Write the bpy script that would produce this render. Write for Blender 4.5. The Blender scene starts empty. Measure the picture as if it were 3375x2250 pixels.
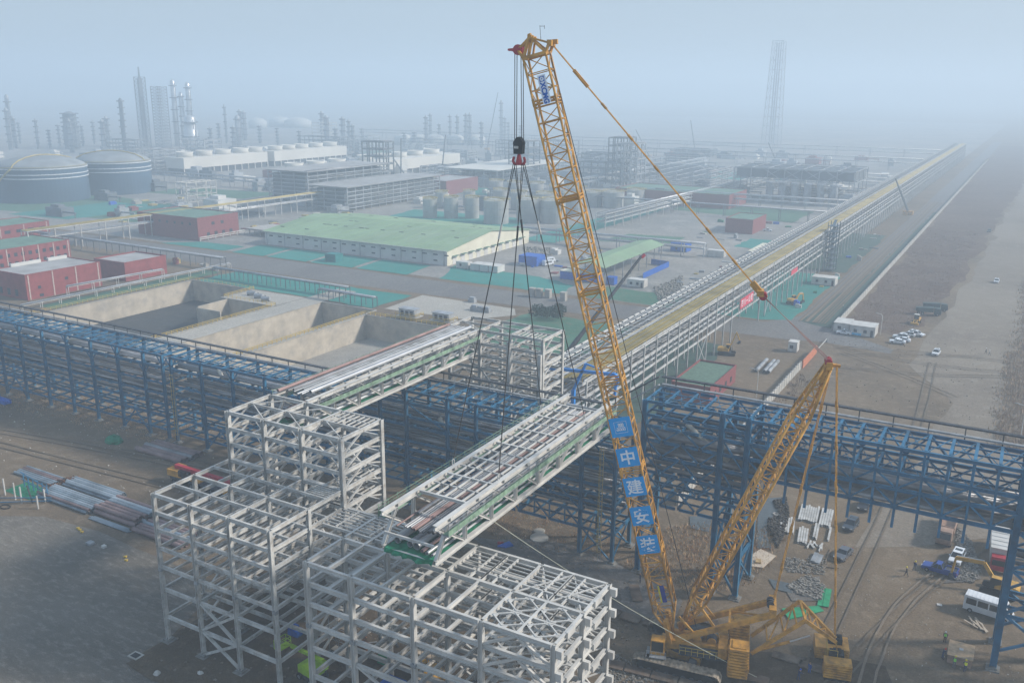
import bpy, math, random
from mathutils import Vector, Matrix
R = math.radians
rnd = random.Random(7)
# ---------------------------------------------------------------- camera
H = 75.0; F = 2982.5; PITCH = .27328; ROLL = .00779; AZ = .518237
fw = Vector((-math.sin(AZ)*math.cos(PITCH), math.cos(AZ)*math.cos(PITCH), -math.sin(PITCH)))
rt = Vector((math.cos(AZ), math.sin(AZ), 0)); up = rt.cross(fw)
RT = rt*math.cos(ROLL)+up*math.sin(ROLL); UP = -rt*math.sin(ROLL)+up*math.cos(ROLL)
CAM = Vector((0, 0, H))
sc = bpy.context.scene; COL = sc.collection
cd = bpy.data.cameras.new('camera'); cam = bpy.data.objects.new('camera', cd); COL.objects.link(cam)
cd.sensor_width = 36; cd.lens = F/3375*36; cd.clip_end = 20000; cd.clip_start = .5
m = Matrix((RT, UP, -fw)).transposed().to_4x4(); m.translation = CAM; cam.matrix_world = m
sc.camera = cam
# ---------------------------------------------------------------- sky, sun, exposure
SUN_AZ, SUN_EL = 60, 33           # degrees from +Y towards +X, elevation
w = bpy.data.worlds.new('World'); sc.world = w; w.use_nodes = True
wn = w.node_tree; wn.nodes.clear()
sky = wn.nodes.new('ShaderNodeTexSky'); sky.sky_type = 'NISHITA'; sky.sun_disc = False
sky.sun_elevation = R(SUN_EL); sky.sun_rotation = R(SUN_AZ); sky.air_density = 1.6; sky.dust_density = 3.0; sky.ozone_density = 3.0
wbg = wn.nodes.new('ShaderNodeBackground'); wout = wn.nodes.new('ShaderNodeOutputWorld')
# hazy sky: the clear Nishita sky seen through a bright veil of smog that is palest near the horizon
wtc = wn.nodes.new('ShaderNodeTexCoord'); wsx = wn.nodes.new('ShaderNodeSeparateXYZ'); wn.links.new(wtc.outputs['Generated'], wsx.inputs[0])
wrp = wn.nodes.new('ShaderNodeValToRGB'); wn.links.new(wsx.outputs['Z'], wrp.inputs[0])
e = wrp.color_ramp.elements; e[0].position = 0; e[0].color = (2.2, 2.8, 3.35, 1); e[1].position = 1; e[1].color = (1.7, 2.35, 3.3, 1)
x = e.new(.07); x.color = (2.2, 2.78, 3.4, 1); x = e.new(.2); x.color = (2.0, 2.65, 3.45, 1)
wmx = wn.nodes.new('ShaderNodeMix'); wmx.data_type = 'RGBA'; wmx.inputs[0].default_value = .9
wn.links.new(sky.outputs[0], wmx.inputs[6]); wn.links.new(wrp.outputs[0], wmx.inputs[7])
wbg.inputs['Strength'].default_value = .1
wn.links.new(wmx.outputs[2], wbg.inputs['Color']); wn.links.new(wbg.outputs[0], wout.inputs['Surface'])
sl = bpy.data.lights.new('sun', 'SUN'); sl.energy = 2.4; sl.angle = R(6.0); sl.color = (1, .93, .84)
so = bpy.data.objects.new('sun', sl); COL.objects.link(so)
sdir = Vector((math.sin(R(SUN_AZ))*math.cos(R(SUN_EL)), math.cos(R(SUN_AZ))*math.cos(R(SUN_EL)), math.sin(R(SUN_EL))))
so.rotation_euler = sdir.to_track_quat('Z', 'Y').to_euler(); so.location = (0, 0, 200)
sc.view_settings.view_transform = 'Standard'; sc.view_settings.look = 'None'; sc.view_settings.gamma = 1
sc.view_settings.exposure = 1.04
cy = sc.cycles
cy.max_bounces = 5; cy.diffuse_bounces = 2; cy.glossy_bounces = 2; cy.transmission_bounces = 2; cy.volume_bounces = 3
cy.transparent_max_bounces = 4; cy.use_denoising = True
try: cy.denoiser = 'OPENIMAGEDENOISE'
except Exception: pass
# ---------------------------------------------------------------- pixel helpers (full-size photo pixels -> world points)
def ray(x, y): return fw+RT*((x-1687.5)/F)-UP*((y-1125)/F)
def GZ(x, y, z=0.0):
    d = ray(x, y); return CAM+d*((z-H)/d.z)
def GX(x, y, X):
    d = ray(x, y); return CAM+d*(X/d.x)
def GY(x, y, Y):
    d = ray(x, y); return CAM+d*(Y/d.y)
def zoomf(ox, oy, s): return lambda x, y: (ox+x/s, oy+y/s)
t0 = zoomf(0, 0, 2.0815); t1 = zoomf(1120, 0, 2.0815); t2 = zoomf(2245, 0, 2.0815)
m0 = zoomf(0, 700, 2.0815); m1 = zoomf(1120, 700, 2.0815); m2 = zoomf(2245, 700, 2.0815)
b0 = zoomf(0, 1500, 2.0815); b1 = zoomf(1120, 1500, 2.0815); b2 = zoomf(2245, 1500, 2.0815)
# ---------------------------------------------------------------- materials
MT = {}
def mat(name, col, rough=.7, metal=0., var=.15, scale=1.5, col2=None, spec=.3, bump=0., stain=None, stain_amt=0., sscale=.3, detail=5, space='Object'):
    if name in MT: return MT[name]
    ma = bpy.data.materials.new(name); ma.use_nodes = True; nt = ma.node_tree; N = nt.nodes; L = nt.links
    bs = N['Principled BSDF']; bs.inputs['Roughness'].default_value = rough; bs.inputs['Metallic'].default_value = metal
    bs.inputs['Specular IOR Level'].default_value = spec
    tc = N.new('ShaderNodeTexCoord')
    no = N.new('ShaderNodeTexNoise'); no.inputs['Scale'].default_value = scale; no.inputs['Detail'].default_value = detail
    L.new(tc.outputs[space], no.inputs['Vector'])
    mx = N.new('ShaderNodeMix'); mx.data_type = 'RGBA'
    c2 = col2 or tuple(max(0, c*(1-2*var)) for c in col)
    mx.inputs[6].default_value = (*[min(1, c*(1+.5*var)) for c in col], 1) if not col2 else (*col, 1); mx.inputs[7].default_value = (*c2, 1)
    rp = N.new('ShaderNodeMapRange'); rp.inputs[1].default_value = .35; rp.inputs[2].default_value = .68
    L.new(no.outputs[0], rp.inputs[0]); L.new(rp.outputs[0], mx.inputs[0])
    out = mx.outputs[2]
    if stain:
        n2 = N.new('ShaderNodeTexNoise'); n2.inputs['Scale'].default_value = sscale; n2.inputs['Detail'].default_value = 8; n2.inputs['Roughness'].default_value = .7
        L.new(tc.outputs[space], n2.inputs['Vector'])
        r2 = N.new('ShaderNodeMapRange'); r2.inputs[1].default_value = .5; r2.inputs[2].default_value = .7; r2.inputs[4].default_value = stain_amt
        L.new(n2.outputs[0], r2.inputs[0])
        m3 = N.new('ShaderNodeMix'); m3.data_type = 'RGBA'; L.new(out, m3.inputs[6]); m3.inputs[7].default_value = (*stain, 1)
        L.new(r2.outputs[0], m3.inputs[0]); out = m3.outputs[2]
    L.new(out, bs.inputs['Base Color'])
    if bump:
        bp = N.new('ShaderNodeBump'); bp.inputs['Strength'].default_value = bump; bp.inputs['Distance'].default_value = .3
        L.new(no.outputs[0], bp.inputs['Height']); L.new(bp.outputs[0], bs.inputs['Normal'])
    MT[name] = ma; return ma
WHITE = mat('white steel paint', (.55, .54, .51), .6, var=.13, scale=.7, stain=(.24, .19, .14), stain_amt=.7, sscale=.8)
WHITE2 = mat('chalky white steel paint', (.58, .565, .53), .55, var=.1, scale=.5, stain=(.34, .3, .26), stain_amt=.35, sscale=.3)
BLUE = mat('blue steel paint', (.026, .155, .29), .5, var=.22, scale=.6, stain=(.10, .12, .14), stain_amt=.5, sscale=.4)
BLUE2 = mat('sky blue paint', (.02, .25, .72), .45, var=.1)
YEL = mat('crane yellow paint', (.62, .31, .05), .5, var=.2, scale=.8, stain=(.16, .09, .04), stain_amt=.75, sscale=.9)
YEL2 = mat('faded yellow pipe paint', (.50, .39, .14), .6, var=.18, scale=.2)
GALV = mat('galvanised grey steel', (.36, .38, .40), .5, metal=.2, var=.2, scale=.4, stain=(.2, .18, .16), stain_amt=.5)
DARK = mat('dark grey steel', (.065, .07, .08), .6, var=.25)
BLACK = mat('black rubber and grease', (.014, .014, .016), .65, var=.2)
ROPE = mat('wire rope', (.03, .03, .034), .6, var=.2)
LROPE = mat('pale tag line', (.55, .55, .42), .8)
PIPE = mat('grey lagged pipe', (.30, .30, .31), .45, metal=.35, var=.2, scale=.15, stain=(.16, .14, .13), stain_amt=.5)
PIPER = mat('red brown primed pipe', (.34, .22, .20), .6, var=.2, scale=.3)
SILV = mat('bright metal pipe', (.62, .62, .62), .35, metal=.6, var=.12, scale=.2)
NET = mat('green safety netting', (.012, .20, .10), .9, var=.25, scale=2)
NETP = mat('pale green mesh', (.24, .36, .25), .9, var=.25, scale=1)
CONC = mat('concrete', (.42, .40, .36), .9, var=.15, scale=.15, stain=(.22, .2, .18), stain_amt=.6, sscale=.12)
CONCD = mat('old concrete footing', (.22, .215, .20), .9, var=.2, scale=1)
RED = mat('red paint', (.42, .035, .05), .5, var=.15)
RAILY = mat('yellow guard rail paint', (.62, .42, .06), .6, var=.1)
# ---------------------------------------------------------------- mesh helpers
class MB:
    def __init__(s): s.v = []; s.f = []
    def add(s, vs, fs):
        k = len(s.v); s.v += [tuple(v) for v in vs]; s.f += [tuple(i+k for i in f) for f in fs]; return s
    def box(s, a, b):
        x0, y0, z0 = a; x1, y1, z1 = b
        return s.add([(x0,y0,z0),(x1,y0,z0),(x1,y1,z0),(x0,y1,z0),(x0,y0,z1),(x1,y0,z1),(x1,y1,z1),(x0,y1,z1)],
                     [(0,3,2,1),(4,5,6,7),(0,1,5,4),(1,2,6,5),(2,3,7,6),(3,0,4,7)])
    def cbox(s, c, d): return s.box([c[i]-d[i]/2 for i in range(3)], [c[i]+d[i]/2 for i in range(3)])
    def sweep(s, p, q, prof, ref=None, p2=None):
        p = Vector(p); q = Vector(q); a = (q-p).normalized()
        u = Vector(ref) if ref else (Vector((0,0,1)) if abs(a.z) < .9 else Vector((0,1,0)))
        sd = a.cross(u).normalized(); u = sd.cross(a); n = len(prof)
        pb = p2 or prof
        vs = [p+sd*x+u*y for x, y in prof]+[q+sd*x+u*y for x, y in pb]
        return s.add(vs, [(i, (i+1) % n, n+(i+1) % n, n+i) for i in range(n)]+[tuple(range(n-1, -1, -1)), tuple(range(n, 2*n))])
    def beam(s, p, q, w, h=None, ref=None):
        h = h or w; a = w/2; b = h/2
        return s.sweep(p, q, [(-a,-b),(a,-b),(a,b),(-a,b)], ref)
    def ibeam(s, p, q, w, h=None, ref=None):
        h = h or w; a = w/2; b = h/2; t = w*.07; f = h*.09
        return s.sweep(p, q, [(-a,-b),(a,-b),(a,-b+f),(t,-b+f),(t,b-f),(a,b-f),(a,b),(-a,b),(-a,b-f),(-t,b-f),(-t,-b+f),(-a,-b+f)], ref)
    def tube(s, p, q, r, n=8, r2=None):
        pr = [(r*math.cos(2*math.pi*i/n), r*math.sin(2*math.pi*i/n)) for i in range(n)]
        k = (r2 if r2 is not None else r)/r
        return s.sweep(p, q, pr, None, [(x*k, y*k) for x, y in pr])
    def hollow(s, p, q, r, n=12, t=.12):
        p = Vector(p); q = Vector(q); a = (q-p).normalized(); u = Vector((0,0,1)) if abs(a.z) < .9 else Vector((0,1,0))
        sd = a.cross(u).normalized(); u = sd.cross(a); ri = r*(1-t); vs = []
        for P_, rr in ((p, r), (q, r), (q, ri), (p, ri)):
            vs += [P_+sd*rr*math.cos(2*math.pi*i/n)+u*rr*math.sin(2*math.pi*i/n) for i in range(n)]
        fs = []
        for k in range(4):
            k2 = (k+1) % 4
            fs += [(k*n+i, k*n+(i+1) % n, k2*n+(i+1) % n, k2*n+i) for i in range(n)]
        return s.add(vs, fs)
    def path(s, pts, r, n=6):
        for a, b in zip(pts, pts[1:]):
            if (Vector(a)-Vector(b)).length > 1e-3: s.tube(a, b, r, n)
        return s
    def prism(s, pts, z0, z1):
        n = len(pts)
        return s.add([(x,y,z0) for x,y in pts]+[(x,y,z1) for x,y in pts],
                     [(i,(i+1)%n,n+(i+1)%n,n+i) for i in range(n)]+[tuple(range(n-1,-1,-1)), tuple(range(n,2*n))])
    def lathe(s, c, prof, n=24):
        cx, cyy, cz = c; vs = []; fs = []
        for r, z in prof: vs += [(cx+r*math.cos(2*math.pi*i/n), cyy+r*math.sin(2*math.pi*i/n), cz+z) for i in range(n)]
        for k in range(len(prof)-1): fs += [(k*n+i, k*n+(i+1) % n, (k+1)*n+(i+1) % n, (k+1)*n+i) for i in range(n)]
        fs += [tuple(range(n-1,-1,-1)), tuple((len(prof)-1)*n+i for i in range(n))]
        return s.add(vs, fs)
    def ext(s, pts, p, q):   # polygon given as 3D points at p plane, extruded by vector q
        n = len(pts); q = Vector(q)
        return s.add([Vector(a) for a in pts]+[Vector(a)+q for a in pts], [(i,(i+1)%n,n+(i+1)%n,n+i) for i in range(n)]+[tuple(range(n-1,-1,-1)), tuple(range(n,2*n))])
    def mesh(s, name, ma, off=(0,0,0), smooth=False):
        me = bpy.data.meshes.new(name); ox, oy, oz = off
        me.from_pydata([(x-ox, y-oy, z-oz) for x, y, z in s.v], [], s.f)
        if ma: me.materials.append(ma)
        if smooth: me.polygons.foreach_set('use_smooth', [True]*len(me.polygons))
        me.update(); return me
    def build(s, name, ma, parent=None, off=None, smooth=False, label=None):
        if off is None: off = parent['_o'] if parent is not None and '_o' in parent else (0,0,0)
        o = bpy.data.objects.new(name, s.mesh(name, ma, off, smooth)); COL.objects.link(o)
        if parent is not None: o.parent = parent
        if label: o['label'] = label
        return o
def empty(name, label, cat, loc=(0,0,0), rz=0, group=None, world=True):
    o = bpy.data.objects.new(name, None); COL.objects.link(o); o.location = loc; o.rotation_euler = (0,0,rz)
    o['label'] = label; o['category'] = cat; o.empty_display_size = .2
    if group: o['group'] = group
    if world: o['_o'] = tuple(loc)        # children of this thing are written in world coordinates
    return o
def tag(o, label, cat, group=None):
    o['label'] = label; o['category'] = cat
    if group: o['group'] = group
    return o
def single(mb, name, ma, label, cat, loc, group=None, smooth=False):   # a thing that is one mesh, written in world coordinates
    o = mb.build(name, ma, None, loc, smooth); o.location = loc; return tag(o, label, cat, group)
def struct(mb, name, ma):
    o = mb.build(name, ma); o['kind'] = 'structure'; return o
def stuff(o, label=None):
    o['kind'] = 'stuff'
    if label: o['label'] = label
    return o
def kids(o): return [c for c in bpy.data.objects if c.parent == o]
def copy_tree(o, parent=None):
    c = o.copy(); COL.objects.link(c); c.parent = parent
    for ch in o.children: copy_tree(ch, c)
    return c
class Frame:
    """steel frame: members kept apart, up to 100 of a kind as own parts, the rest as one 'stuff' part"""
    def __init__(s, name, label, cat, loc, ma, group=None):
        s.root = empty(name, label, cat, loc, 0, group); s.loc = loc; s.ma = ma; s.k = {}
    def m(s, kind, p, q, w, h=None, sh='I', ma=None, trim=0., ref=None):
        p = Vector(p); q = Vector(q)
        if trim:
            a = (q-p).normalized()*trim; p = p+a; q = q-a
        s.k.setdefault(kind, []).append((p, q, w, h, sh, ma, ref)); return s
    def part(s, mb, kind, ma): return mb.build(kind, ma, s.root)
    def build(s, cap=100):
        for kind, L in s.k.items():
            L.sort(key=lambda t: ((t[0]+t[1])/2-CAM).length/max(.2, (t[1]-t[0]).length)**.5)
            for i, (p, q, w_, h_, sh, ma, ref) in enumerate(L):
                if i < cap or i == cap: mb = MB()
                if sh == 'I': mb.ibeam(p, q, w_, h_, ref)
                elif sh == 'T': mb.tube(p, q, w_/2, 8)
                elif sh == 'H': mb.hollow(p, q, w_/2, 12)
                else: mb.beam(p, q, w_, h_, ref)
                if i < cap: mb.build(kind, ma or s.ma, s.root, smooth=(sh in 'TH'))
            if len(L) > cap: stuff(mb.build(kind, L[cap][5] or s.ma, s.root))
        return s.root
# ================================================================ GROUND
def dirt(name, a, b, c, scale=.02, s2=.35, streak=0.):
    if name in MT: return MT[name]
    ma = bpy.data.materials.new(name); ma.use_nodes = True; nt = ma.node_tree; N = nt.nodes; L = nt.links
    bs = N['Principled BSDF']; bs.inputs['Roughness'].default_value = .95; bs.inputs['Specular IOR Level'].default_value = .1
    tc = N.new('ShaderNodeTexCoord'); mp = N.new('ShaderNodeMapping'); L.new(tc.outputs['Object'], mp.inputs[0])
    if streak: mp.inputs['Rotation'].default_value = (0, 0, .1); mp.inputs['Scale'].default_value = (1, streak, 1)
    def noise(sc_, det, ro=.6):
        n = N.new('ShaderNodeTexNoise'); n.inputs['Scale'].default_value = sc_; n.inputs['Detail'].default_value = det; n.inputs['Roughness'].default_value = ro
        L.new(mp.outputs[0], n.inputs['Vector']); return n
    def rng(n, lo, hi):
        r = N.new('ShaderNodeMapRange'); r.inputs[1].default_value = lo; r.inputs[2].default_value = hi; L.new(n.outputs[0], r.inputs[0]); return r
    n1 = noise(scale, 8, .65); n2 = noise(s2, 10, .75); n3 = noise(s2*9, 6, .8)
    x1 = N.new('ShaderNodeMix'); x1.data_type = 'RGBA'; x1.inputs[6].default_value = (*a, 1); x1.inputs[7].default_value = (*b, 1); L.new(rng(n1, .4, .6).outputs[0], x1.inputs[0])
    x2 = N.new('ShaderNodeMix'); x2.data_type = 'RGBA'; L.new(x1.outputs[2], x2.inputs[6]); x2.inputs[7].default_value = (*c, 1); L.new(rng(n2, .5, .72).outputs[0], x2.inputs[0])
    x3 = N.new('ShaderNodeMix'); x3.data_type = 'RGBA'; x3.blend_type = 'MULTIPLY'; x3.inputs[0].default_value = 1; L.new(x2.outputs[2], x3.inputs[6])
    cr = N.new('ShaderNodeMapRange'); cr.inputs[1].default_value = .3; cr.inputs[2].default_value = .7; cr.inputs[3].default_value = .62; cr.inputs[4].default_value = 1.3
    L.new(n3.outputs[0], cr.inputs[0]); L.new(cr.outputs[0], x3.inputs[7]); L.new(x3.outputs[2], bs.inputs['Base Color'])
    bp = N.new('ShaderNodeBump'); bp.inputs['Strength'].default_value = .7; bp.inputs['Distance'].default_value = .5; L.new(n2.outputs[0], bp.inputs['Height']); L.new(bp.outputs[0], bs.inputs['Normal'])
    MT[name] = ma; return ma
D_DIRT = dirt('trodden brown dirt', (.20, .15, .10), (.14, .108, .076), (.27, .215, .155))
D_FAR = dirt('distant plant ground', (.30, .28, .255), (.21, .21, .20), (.42, .39, .35), .012, .06)
D_LOT = dirt('dark rough paving', (.14, .125, .105), (.185, .165, .14), (.31, .285, .245), .04, .45, 2.5)
D_ASPH = dirt('dusty asphalt', (.16, .152, .148), (.185, .178, .17), (.22, .21, .20), .03, .25, .25)
D_TRACK = dirt('pale beaten track', (.245, .205, .16), (.195, .16, .125), (.29, .25, .205), .015, .2)
D_SCRUB = dirt('dry red brown scrub', (.105, .066, .048), (.135, .092, .067), (.21, .175, .14), .03, .3)
D_SLAB = dirt('pale concrete slab', (.42, .39, .34), (.37, .35, .31), (.48, .45, .4), .03, .2)
D_NET = dirt('green dust net over soil', (.035, .215, .185), (.05, .26, .225), (.10, .19, .15), .02, .3)
D_NET2 = dirt('faded green dust net', (.06, .16, .105), (.085, .19, .13), (.18, .17, .12), .03, .4)
D_GRAV = dirt('dark gravel bank', (.13, .12, .11), (.18, .165, .15), (.30, .28, .26), .06, .8)
PX = (-286, -253, -227, -217, -192.3, -191.4, -150); PYN = 160
mb = MB()
xs = [-7000, -1500, -286, -253, -227, -217, -192.3, -191.4, -150, 400, 7000]; ys = [-200, 160, 228, 235, 242, 244, 1400, 9000]
def inpit(x, y):
    if not y > 160: return 0
    if -286 < x < -253: return y < 244
    if -253 < x < -227: return y < 228
    if -217 < x < -192.3: return y < 242
    if -191.4 < x < -150: return y < 235
    return 0
for i in range(len(xs)-1):
    for j in range(len(ys)-1):
        if inpit((xs[i]+xs[i+1])/2, (ys[j]+ys[j+1])/2): continue
        mb.add([(xs[i],ys[j],0),(xs[i+1],ys[j],0),(xs[i+1],ys[j+1],0),(xs[i],ys[j+1],0)], [(0,1,2,3)])
struct(mb, 'ground', D_DIRT)
LZ = [0]
def wob(pts, amp=1.2, step=6, seed=1):
    r = random.Random(seed); out = []
    for a, b in zip(pts, pts[1:]+pts[:1]):
        a = Vector(a[:2]); b = Vector(b[:2]); n = max(1, int((b-a).length/step)); no = Vector((-(b-a).y, (b-a).x)).normalized()
        for k in range(n): out.append(tuple(a.lerp(b, k/n)+no*(r.uniform(-amp, amp) if k else 0)))
    return out
def sheet(name, ma, pts, amp=1.2, step=6, z=None):
    LZ[0] += 1; zz = z if z is not None else .02+.003*LZ[0]
    p = wob(pts, amp, step, LZ[0]); mb = MB(); mb.add([(x, y, zz) for x, y in p], [tuple(range(len(p)))])
    o = struct(mb, name, ma)
    return o
def gp(*L): return [tuple(GZ(*q))[:2] for q in L]
sheet('far_ground', D_FAR, [(-2500, 300), (-76, 300), (-76, 2500), (-2500, 2500)], 0)
sheet('scrub_field', D_SCRUB, [(-49.5, 306), (-30, 300), (-26, 330), (-20, 420), (-17, 600), (-5, 900), (0, 1500), (-49.5, 1500)], 2.5, 9)
sheet('dirt_track', D_TRACK, [(-18, 150), (8, 170), (6, 260), (10, 420), (16, 700), (30, 1500), (-4, 1500), (-8, 900), (-14, 600), (-17, 420), (-22, 320), (-24, 270), (-10, 240), (-14, 190)], 2, 9)
sheet('scrub_field', D_SCRUB, [(12, 150), (60, 150), (160, 420), (220, 1500), (50, 1500), (26, 700), (14, 400), (12, 260)], 2.5, 9)
sheet('asphalt_road', D_ASPH, [(-470, 273), (-233, 271), (-162, 274), (-62, 279), (-50, 282), (-30, 279), (-30, 284), (-50, 300), (-52, 1600), (-63.5, 1600), (-63.5, 312), (-72, 298), (-165, 294), (-250, 296), (-470, 296)], .25, 20)
sheet('paved_lot', D_LOT, gp(b0(-300, 420), b0(300, 420), b0(680, 520), b0(1090, 700), b0(1500, 900), b0(1180, 1235), b0(950, 1370), b0(1330, 1600), b0(1330, 1900), b0(-700, 1900)), .25, 5)
sheet('concrete_slab', D_SLAB, [(-193, 270.6), (-153, 270), (-148, 262), (-158, 248), (-192, 246)], .2, 8)
# green dust nets laid over bare soil, seen as patches between the roads
nets = [
 [(-285, 246), (-285, 268), (-196, 268), (-196, 244), (-226, 246)],
 [(-150, 240), (-145, 268), (-95, 268), (-92, 244), (-110, 228), (-135, 226)],
 [(-205, 299), (-150, 300), (-152, 316), (-172, 324), (-215, 326)],
 [(-142, 300), (-92, 301), (-92, 318), (-140, 322)],
 [(-74, 300), (-65, 305), (-65, 390), (-90, 392), (-90, 300)],
 [(-74, 400), (-65, 400), (-65, 520), (-90, 520), (-90, 400)],
 [(-62, 305), (-51.2, 300), (-51.2, 640), (-53.5, 640), (-56, 400)],
 [(-92, 150), (-75, 150), (-70, 205), (-74, 262), (-90, 262)],
 [(-370, 298), (-327, 299), (-327, 312), (-356, 311)],
 [(-298, 186), (-289, 186), (-289, 262), (-298, 262)],
 [(-470, 252), (-420, 262), (-400, 272), (-470, 272)],
 [(-640, 320), (-420, 340), (-420, 400), (-660, 420)],
 [(-330, 410), (-250, 420), (-250, 470), (-340, 470)],
 [(-200, 560), (-120, 540), (-120, 600), (-210, 610)],
 [(-225, 402), (-205, 402), (-205, 560), (-225, 560)], [(-360, 400), (-320, 400), (-325, 430), (-360, 425)], [(-400, 560), (-330, 560), (-330, 600), (-400, 605)], [(-190, 420), (-155, 425), (-155, 455), (-185, 450)], [(-125, 440), (-95, 440), (-95, 470), (-125, 470)], [(-560, 440), (-470, 450), (-470, 490), (-560, 480)], [(-530, 320), (-480, 325), (-480, 400), (-530, 390)], [(-470, 700), (-400, 700), (-400, 780), (-470, 770)], [(-260, 780), (-190, 780), (-190, 860), (-260, 850)], [(-700, 850), (-560, 850), (-560, 900), (-700, 900)]]
D_NET3 = dirt('dirty dark green net', (.05, .095, .08), (.07, .12, .10), (.12, .115, .10), .03, .4)
for i, p in enumerate(nets): sheet('dust_net', D_NET3 if i in (6, 7, 5) else (D_NET, D_NET2)[i % 2], p, .8, 5)
for x0, x1 in ((-321, -303), (-299, -277), (-273, -251), (-247, -222)): sheet('dust_net', D_NET, [(x0, 298), (x1+1.5, 298), (x1-1.5, 320), (x0-3, 320)], .3, 5)
sheet('gravel_bank', D_GRAV, gp(b1(900, 560), b1(1600, 620), b1(2050, 830), b1(2352, 1000), b1(2352, 1250), b1(1880, 1050), b1(1500, 800), b1(1000, 640)), 1., 4)
sheet('gravel_bank', D_GRAV, gp(b2(700, 900), b2(950, 830), b2(1000, 1000), b2(760, 1000)), .6, 3)
sheet('gravel_bank', D_GRAV, gp(b2(1880, 480), b2(2000, 600), b2(2060, 850), b2(1800, 880), b2(1900, 650)), .6, 3)
D_MUD = dirt('wet dark mud under frames', (.085, .063, .042), (.115, .087, .058), (.18, .14, .10), .05, .6)
sheet('muddy_ground', D_MUD, [(-97, 66), (-30, 66), (-33, 92), (-60, 98), (-98, 98)], 1.2, 5)
sheet('crane_mats_ground', D_MUD, gp(b2(-200, 1300), b2(600, 1350), b2(1400, 1450), b2(1500, 1700), b2(-200, 1700)), .8, 4)
rt_ = random.Random(31)
D_RUT = dirt('pressed tyre ruts', (.155, .125, .092), (.17, .135, .10), (.20, .165, .125), .1, .8); D_RUT2 = dirt('dusty pale ruts', (.235, .19, .145), (.215, .175, .13), (.26, .215, .165), .1, .8)
RZ = [0]
def rut(x0, y0, x1, y1, cur, ma, n=14, w=.35, gauge=1.9):
    RZ[0] += 1
    for s_ in (-1, 1):
        P_ = []; d_ = Vector((x1-x0, y1-y0)); nn = Vector((-d_.y, d_.x)).normalized()
        for k in range(n+1): t = k/n; P_.append(Vector((x0, y0))+d_*t+nn*(cur*math.sin(math.pi*t)+s_*gauge/2+rt_.uniform(-.08, .08)))
        pts = [tuple(p+nn*w*rt_.uniform(.35, .6)) for p in P_]+[tuple(p-nn*w*rt_.uniform(.35, .6)) for p in reversed(P_)]
        sheet('tyre_track', ma, pts, 0, 999, .2+.0012*RZ[0]+.0006*s_); LZ[0] -= 1
for i in range(1): x = rt_.uniform(-17, -1); rut(x, rt_.uniform(108, 150), x+rt_.uniform(-5, 4), rt_.uniform(180, 320), rt_.uniform(-3, 3), (D_RUT, D_RUT2)[i % 2])
for i in range(3): rut(rt_.uniform(-210, -160), rt_.uniform(100, 118), rt_.uniform(-120, -100), rt_.uniform(98, 120), rt_.uniform(-4, 4), (D_RUT, D_RUT2)[i % 2])
for i in range(8): x = rt_.uniform(-62, -54); rut(x, 305, x+rt_.uniform(-1, 1), 700, rt_.uniform(-.5, .5), (D_RUT2, D_RUT)[i % 2], 20, .5)
for i in range(5): rut(rt_.uniform(-48, -40), rt_.uniform(255, 285), rt_.uniform(-14, 2), rt_.uniform(215, 290), rt_.uniform(-5, 5), (D_RUT, D_RUT2)[i % 2])
for i in range(2): rut(rt_.uniform(-25, -8), rt_.uniform(104, 112), rt_.uniform(-12, 2), rt_.uniform(140, 180), rt_.uniform(-6, 6), (D_RUT, D_RUT2)[i % 2])
D_WET = mat('still murky pond water', (.075, .085, .085), .12, var=.1, spec=.5)
sheet('puddle', D_WET, gp(b2(560, 300), b2(700, 290), b2(640, 450), b2(590, 560), b2(620, 640), b2(520, 640), b2(530, 400)), .3, 3)
sheet('puddle', D_WET, gp(b2(600, 850), b2(740, 880), b2(760, 950), b2(640, 920)), .3, 3)
sheet('puddle', D_WET, gp(b2(60, 420), b2(210, 430), b2(190, 530), b2(60, 500)), .3, 3)
# ================================================================ BASINS (sunken concrete tanks)
CONCB = mat('shuttered basin concrete', (.48, .42, .335), .9, var=.12, scale=.25, stain=(.24, .23, .22), stain_amt=.7, sscale=.2)
CONCF = dirt('basin floor concrete', (.36, .34, .30), (.30, .28, .25), (.2, .19, .18), .05, .25)
POND = dirt('silt covered basin floor', (.05, .055, .055), (.07, .07, .068), (.11, .105, .10), .03, .3)
def basin(label, pts, depth, floor, loc):
    root = empty('concrete_basin', label, 'basin', loc, 0, 'concrete basins')
    mb = MB(); n = len(pts)
    for a, b in zip(pts, pts[1:]+pts[:1]): mb.add([(*a, -depth), (*b, -depth), (*b, .15), (*a, .15)], [(0,1,2,3)])
    mb.build('basin_wall', CONCB, root)
    mb = MB(); mb.add([(x, y, -depth+.01) for x, y in pts], [tuple(range(n))]); mb.build('basin_floor', floor, root)
    # coping: concrete kerb round the rim, outside the walls
    mb = MB(); cxm = sum(p[0] for p in pts)/n; cym = sum(p[1] for p in pts)/n
    for a, b in zip(pts, pts[1:]+pts[:1]):
        mb.beam((a[0], a[1], .24), (b[0], b[1], .24), .5, .2)
    mb.build('coping', CONC, root)
    return root
def rail(fr_root, pts, z=.3, h=1.15, step=2.0, ma=RAILY, name='guard_rail', t=.05):
    mb = MB()
    for a, b in zip(pts, pts[1:]):
        a = Vector((a[0], a[1], z if len(a) < 3 else a[2])); b = Vector((b[0], b[1], z if len(b) < 3 else b[2])); L = (b-a).length; n = max(1, int(L/step))
        for k in range(n+1):
            p = a.lerp(b, k/n); mb.beam(p, p+Vector((0,0,h)), t)
        for hh in (h, h*.55): mb.beam(a+Vector((0,0,hh)), b+Vector((0,0,hh)), t)
    return mb.build(name, ma, fr_root)
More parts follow.
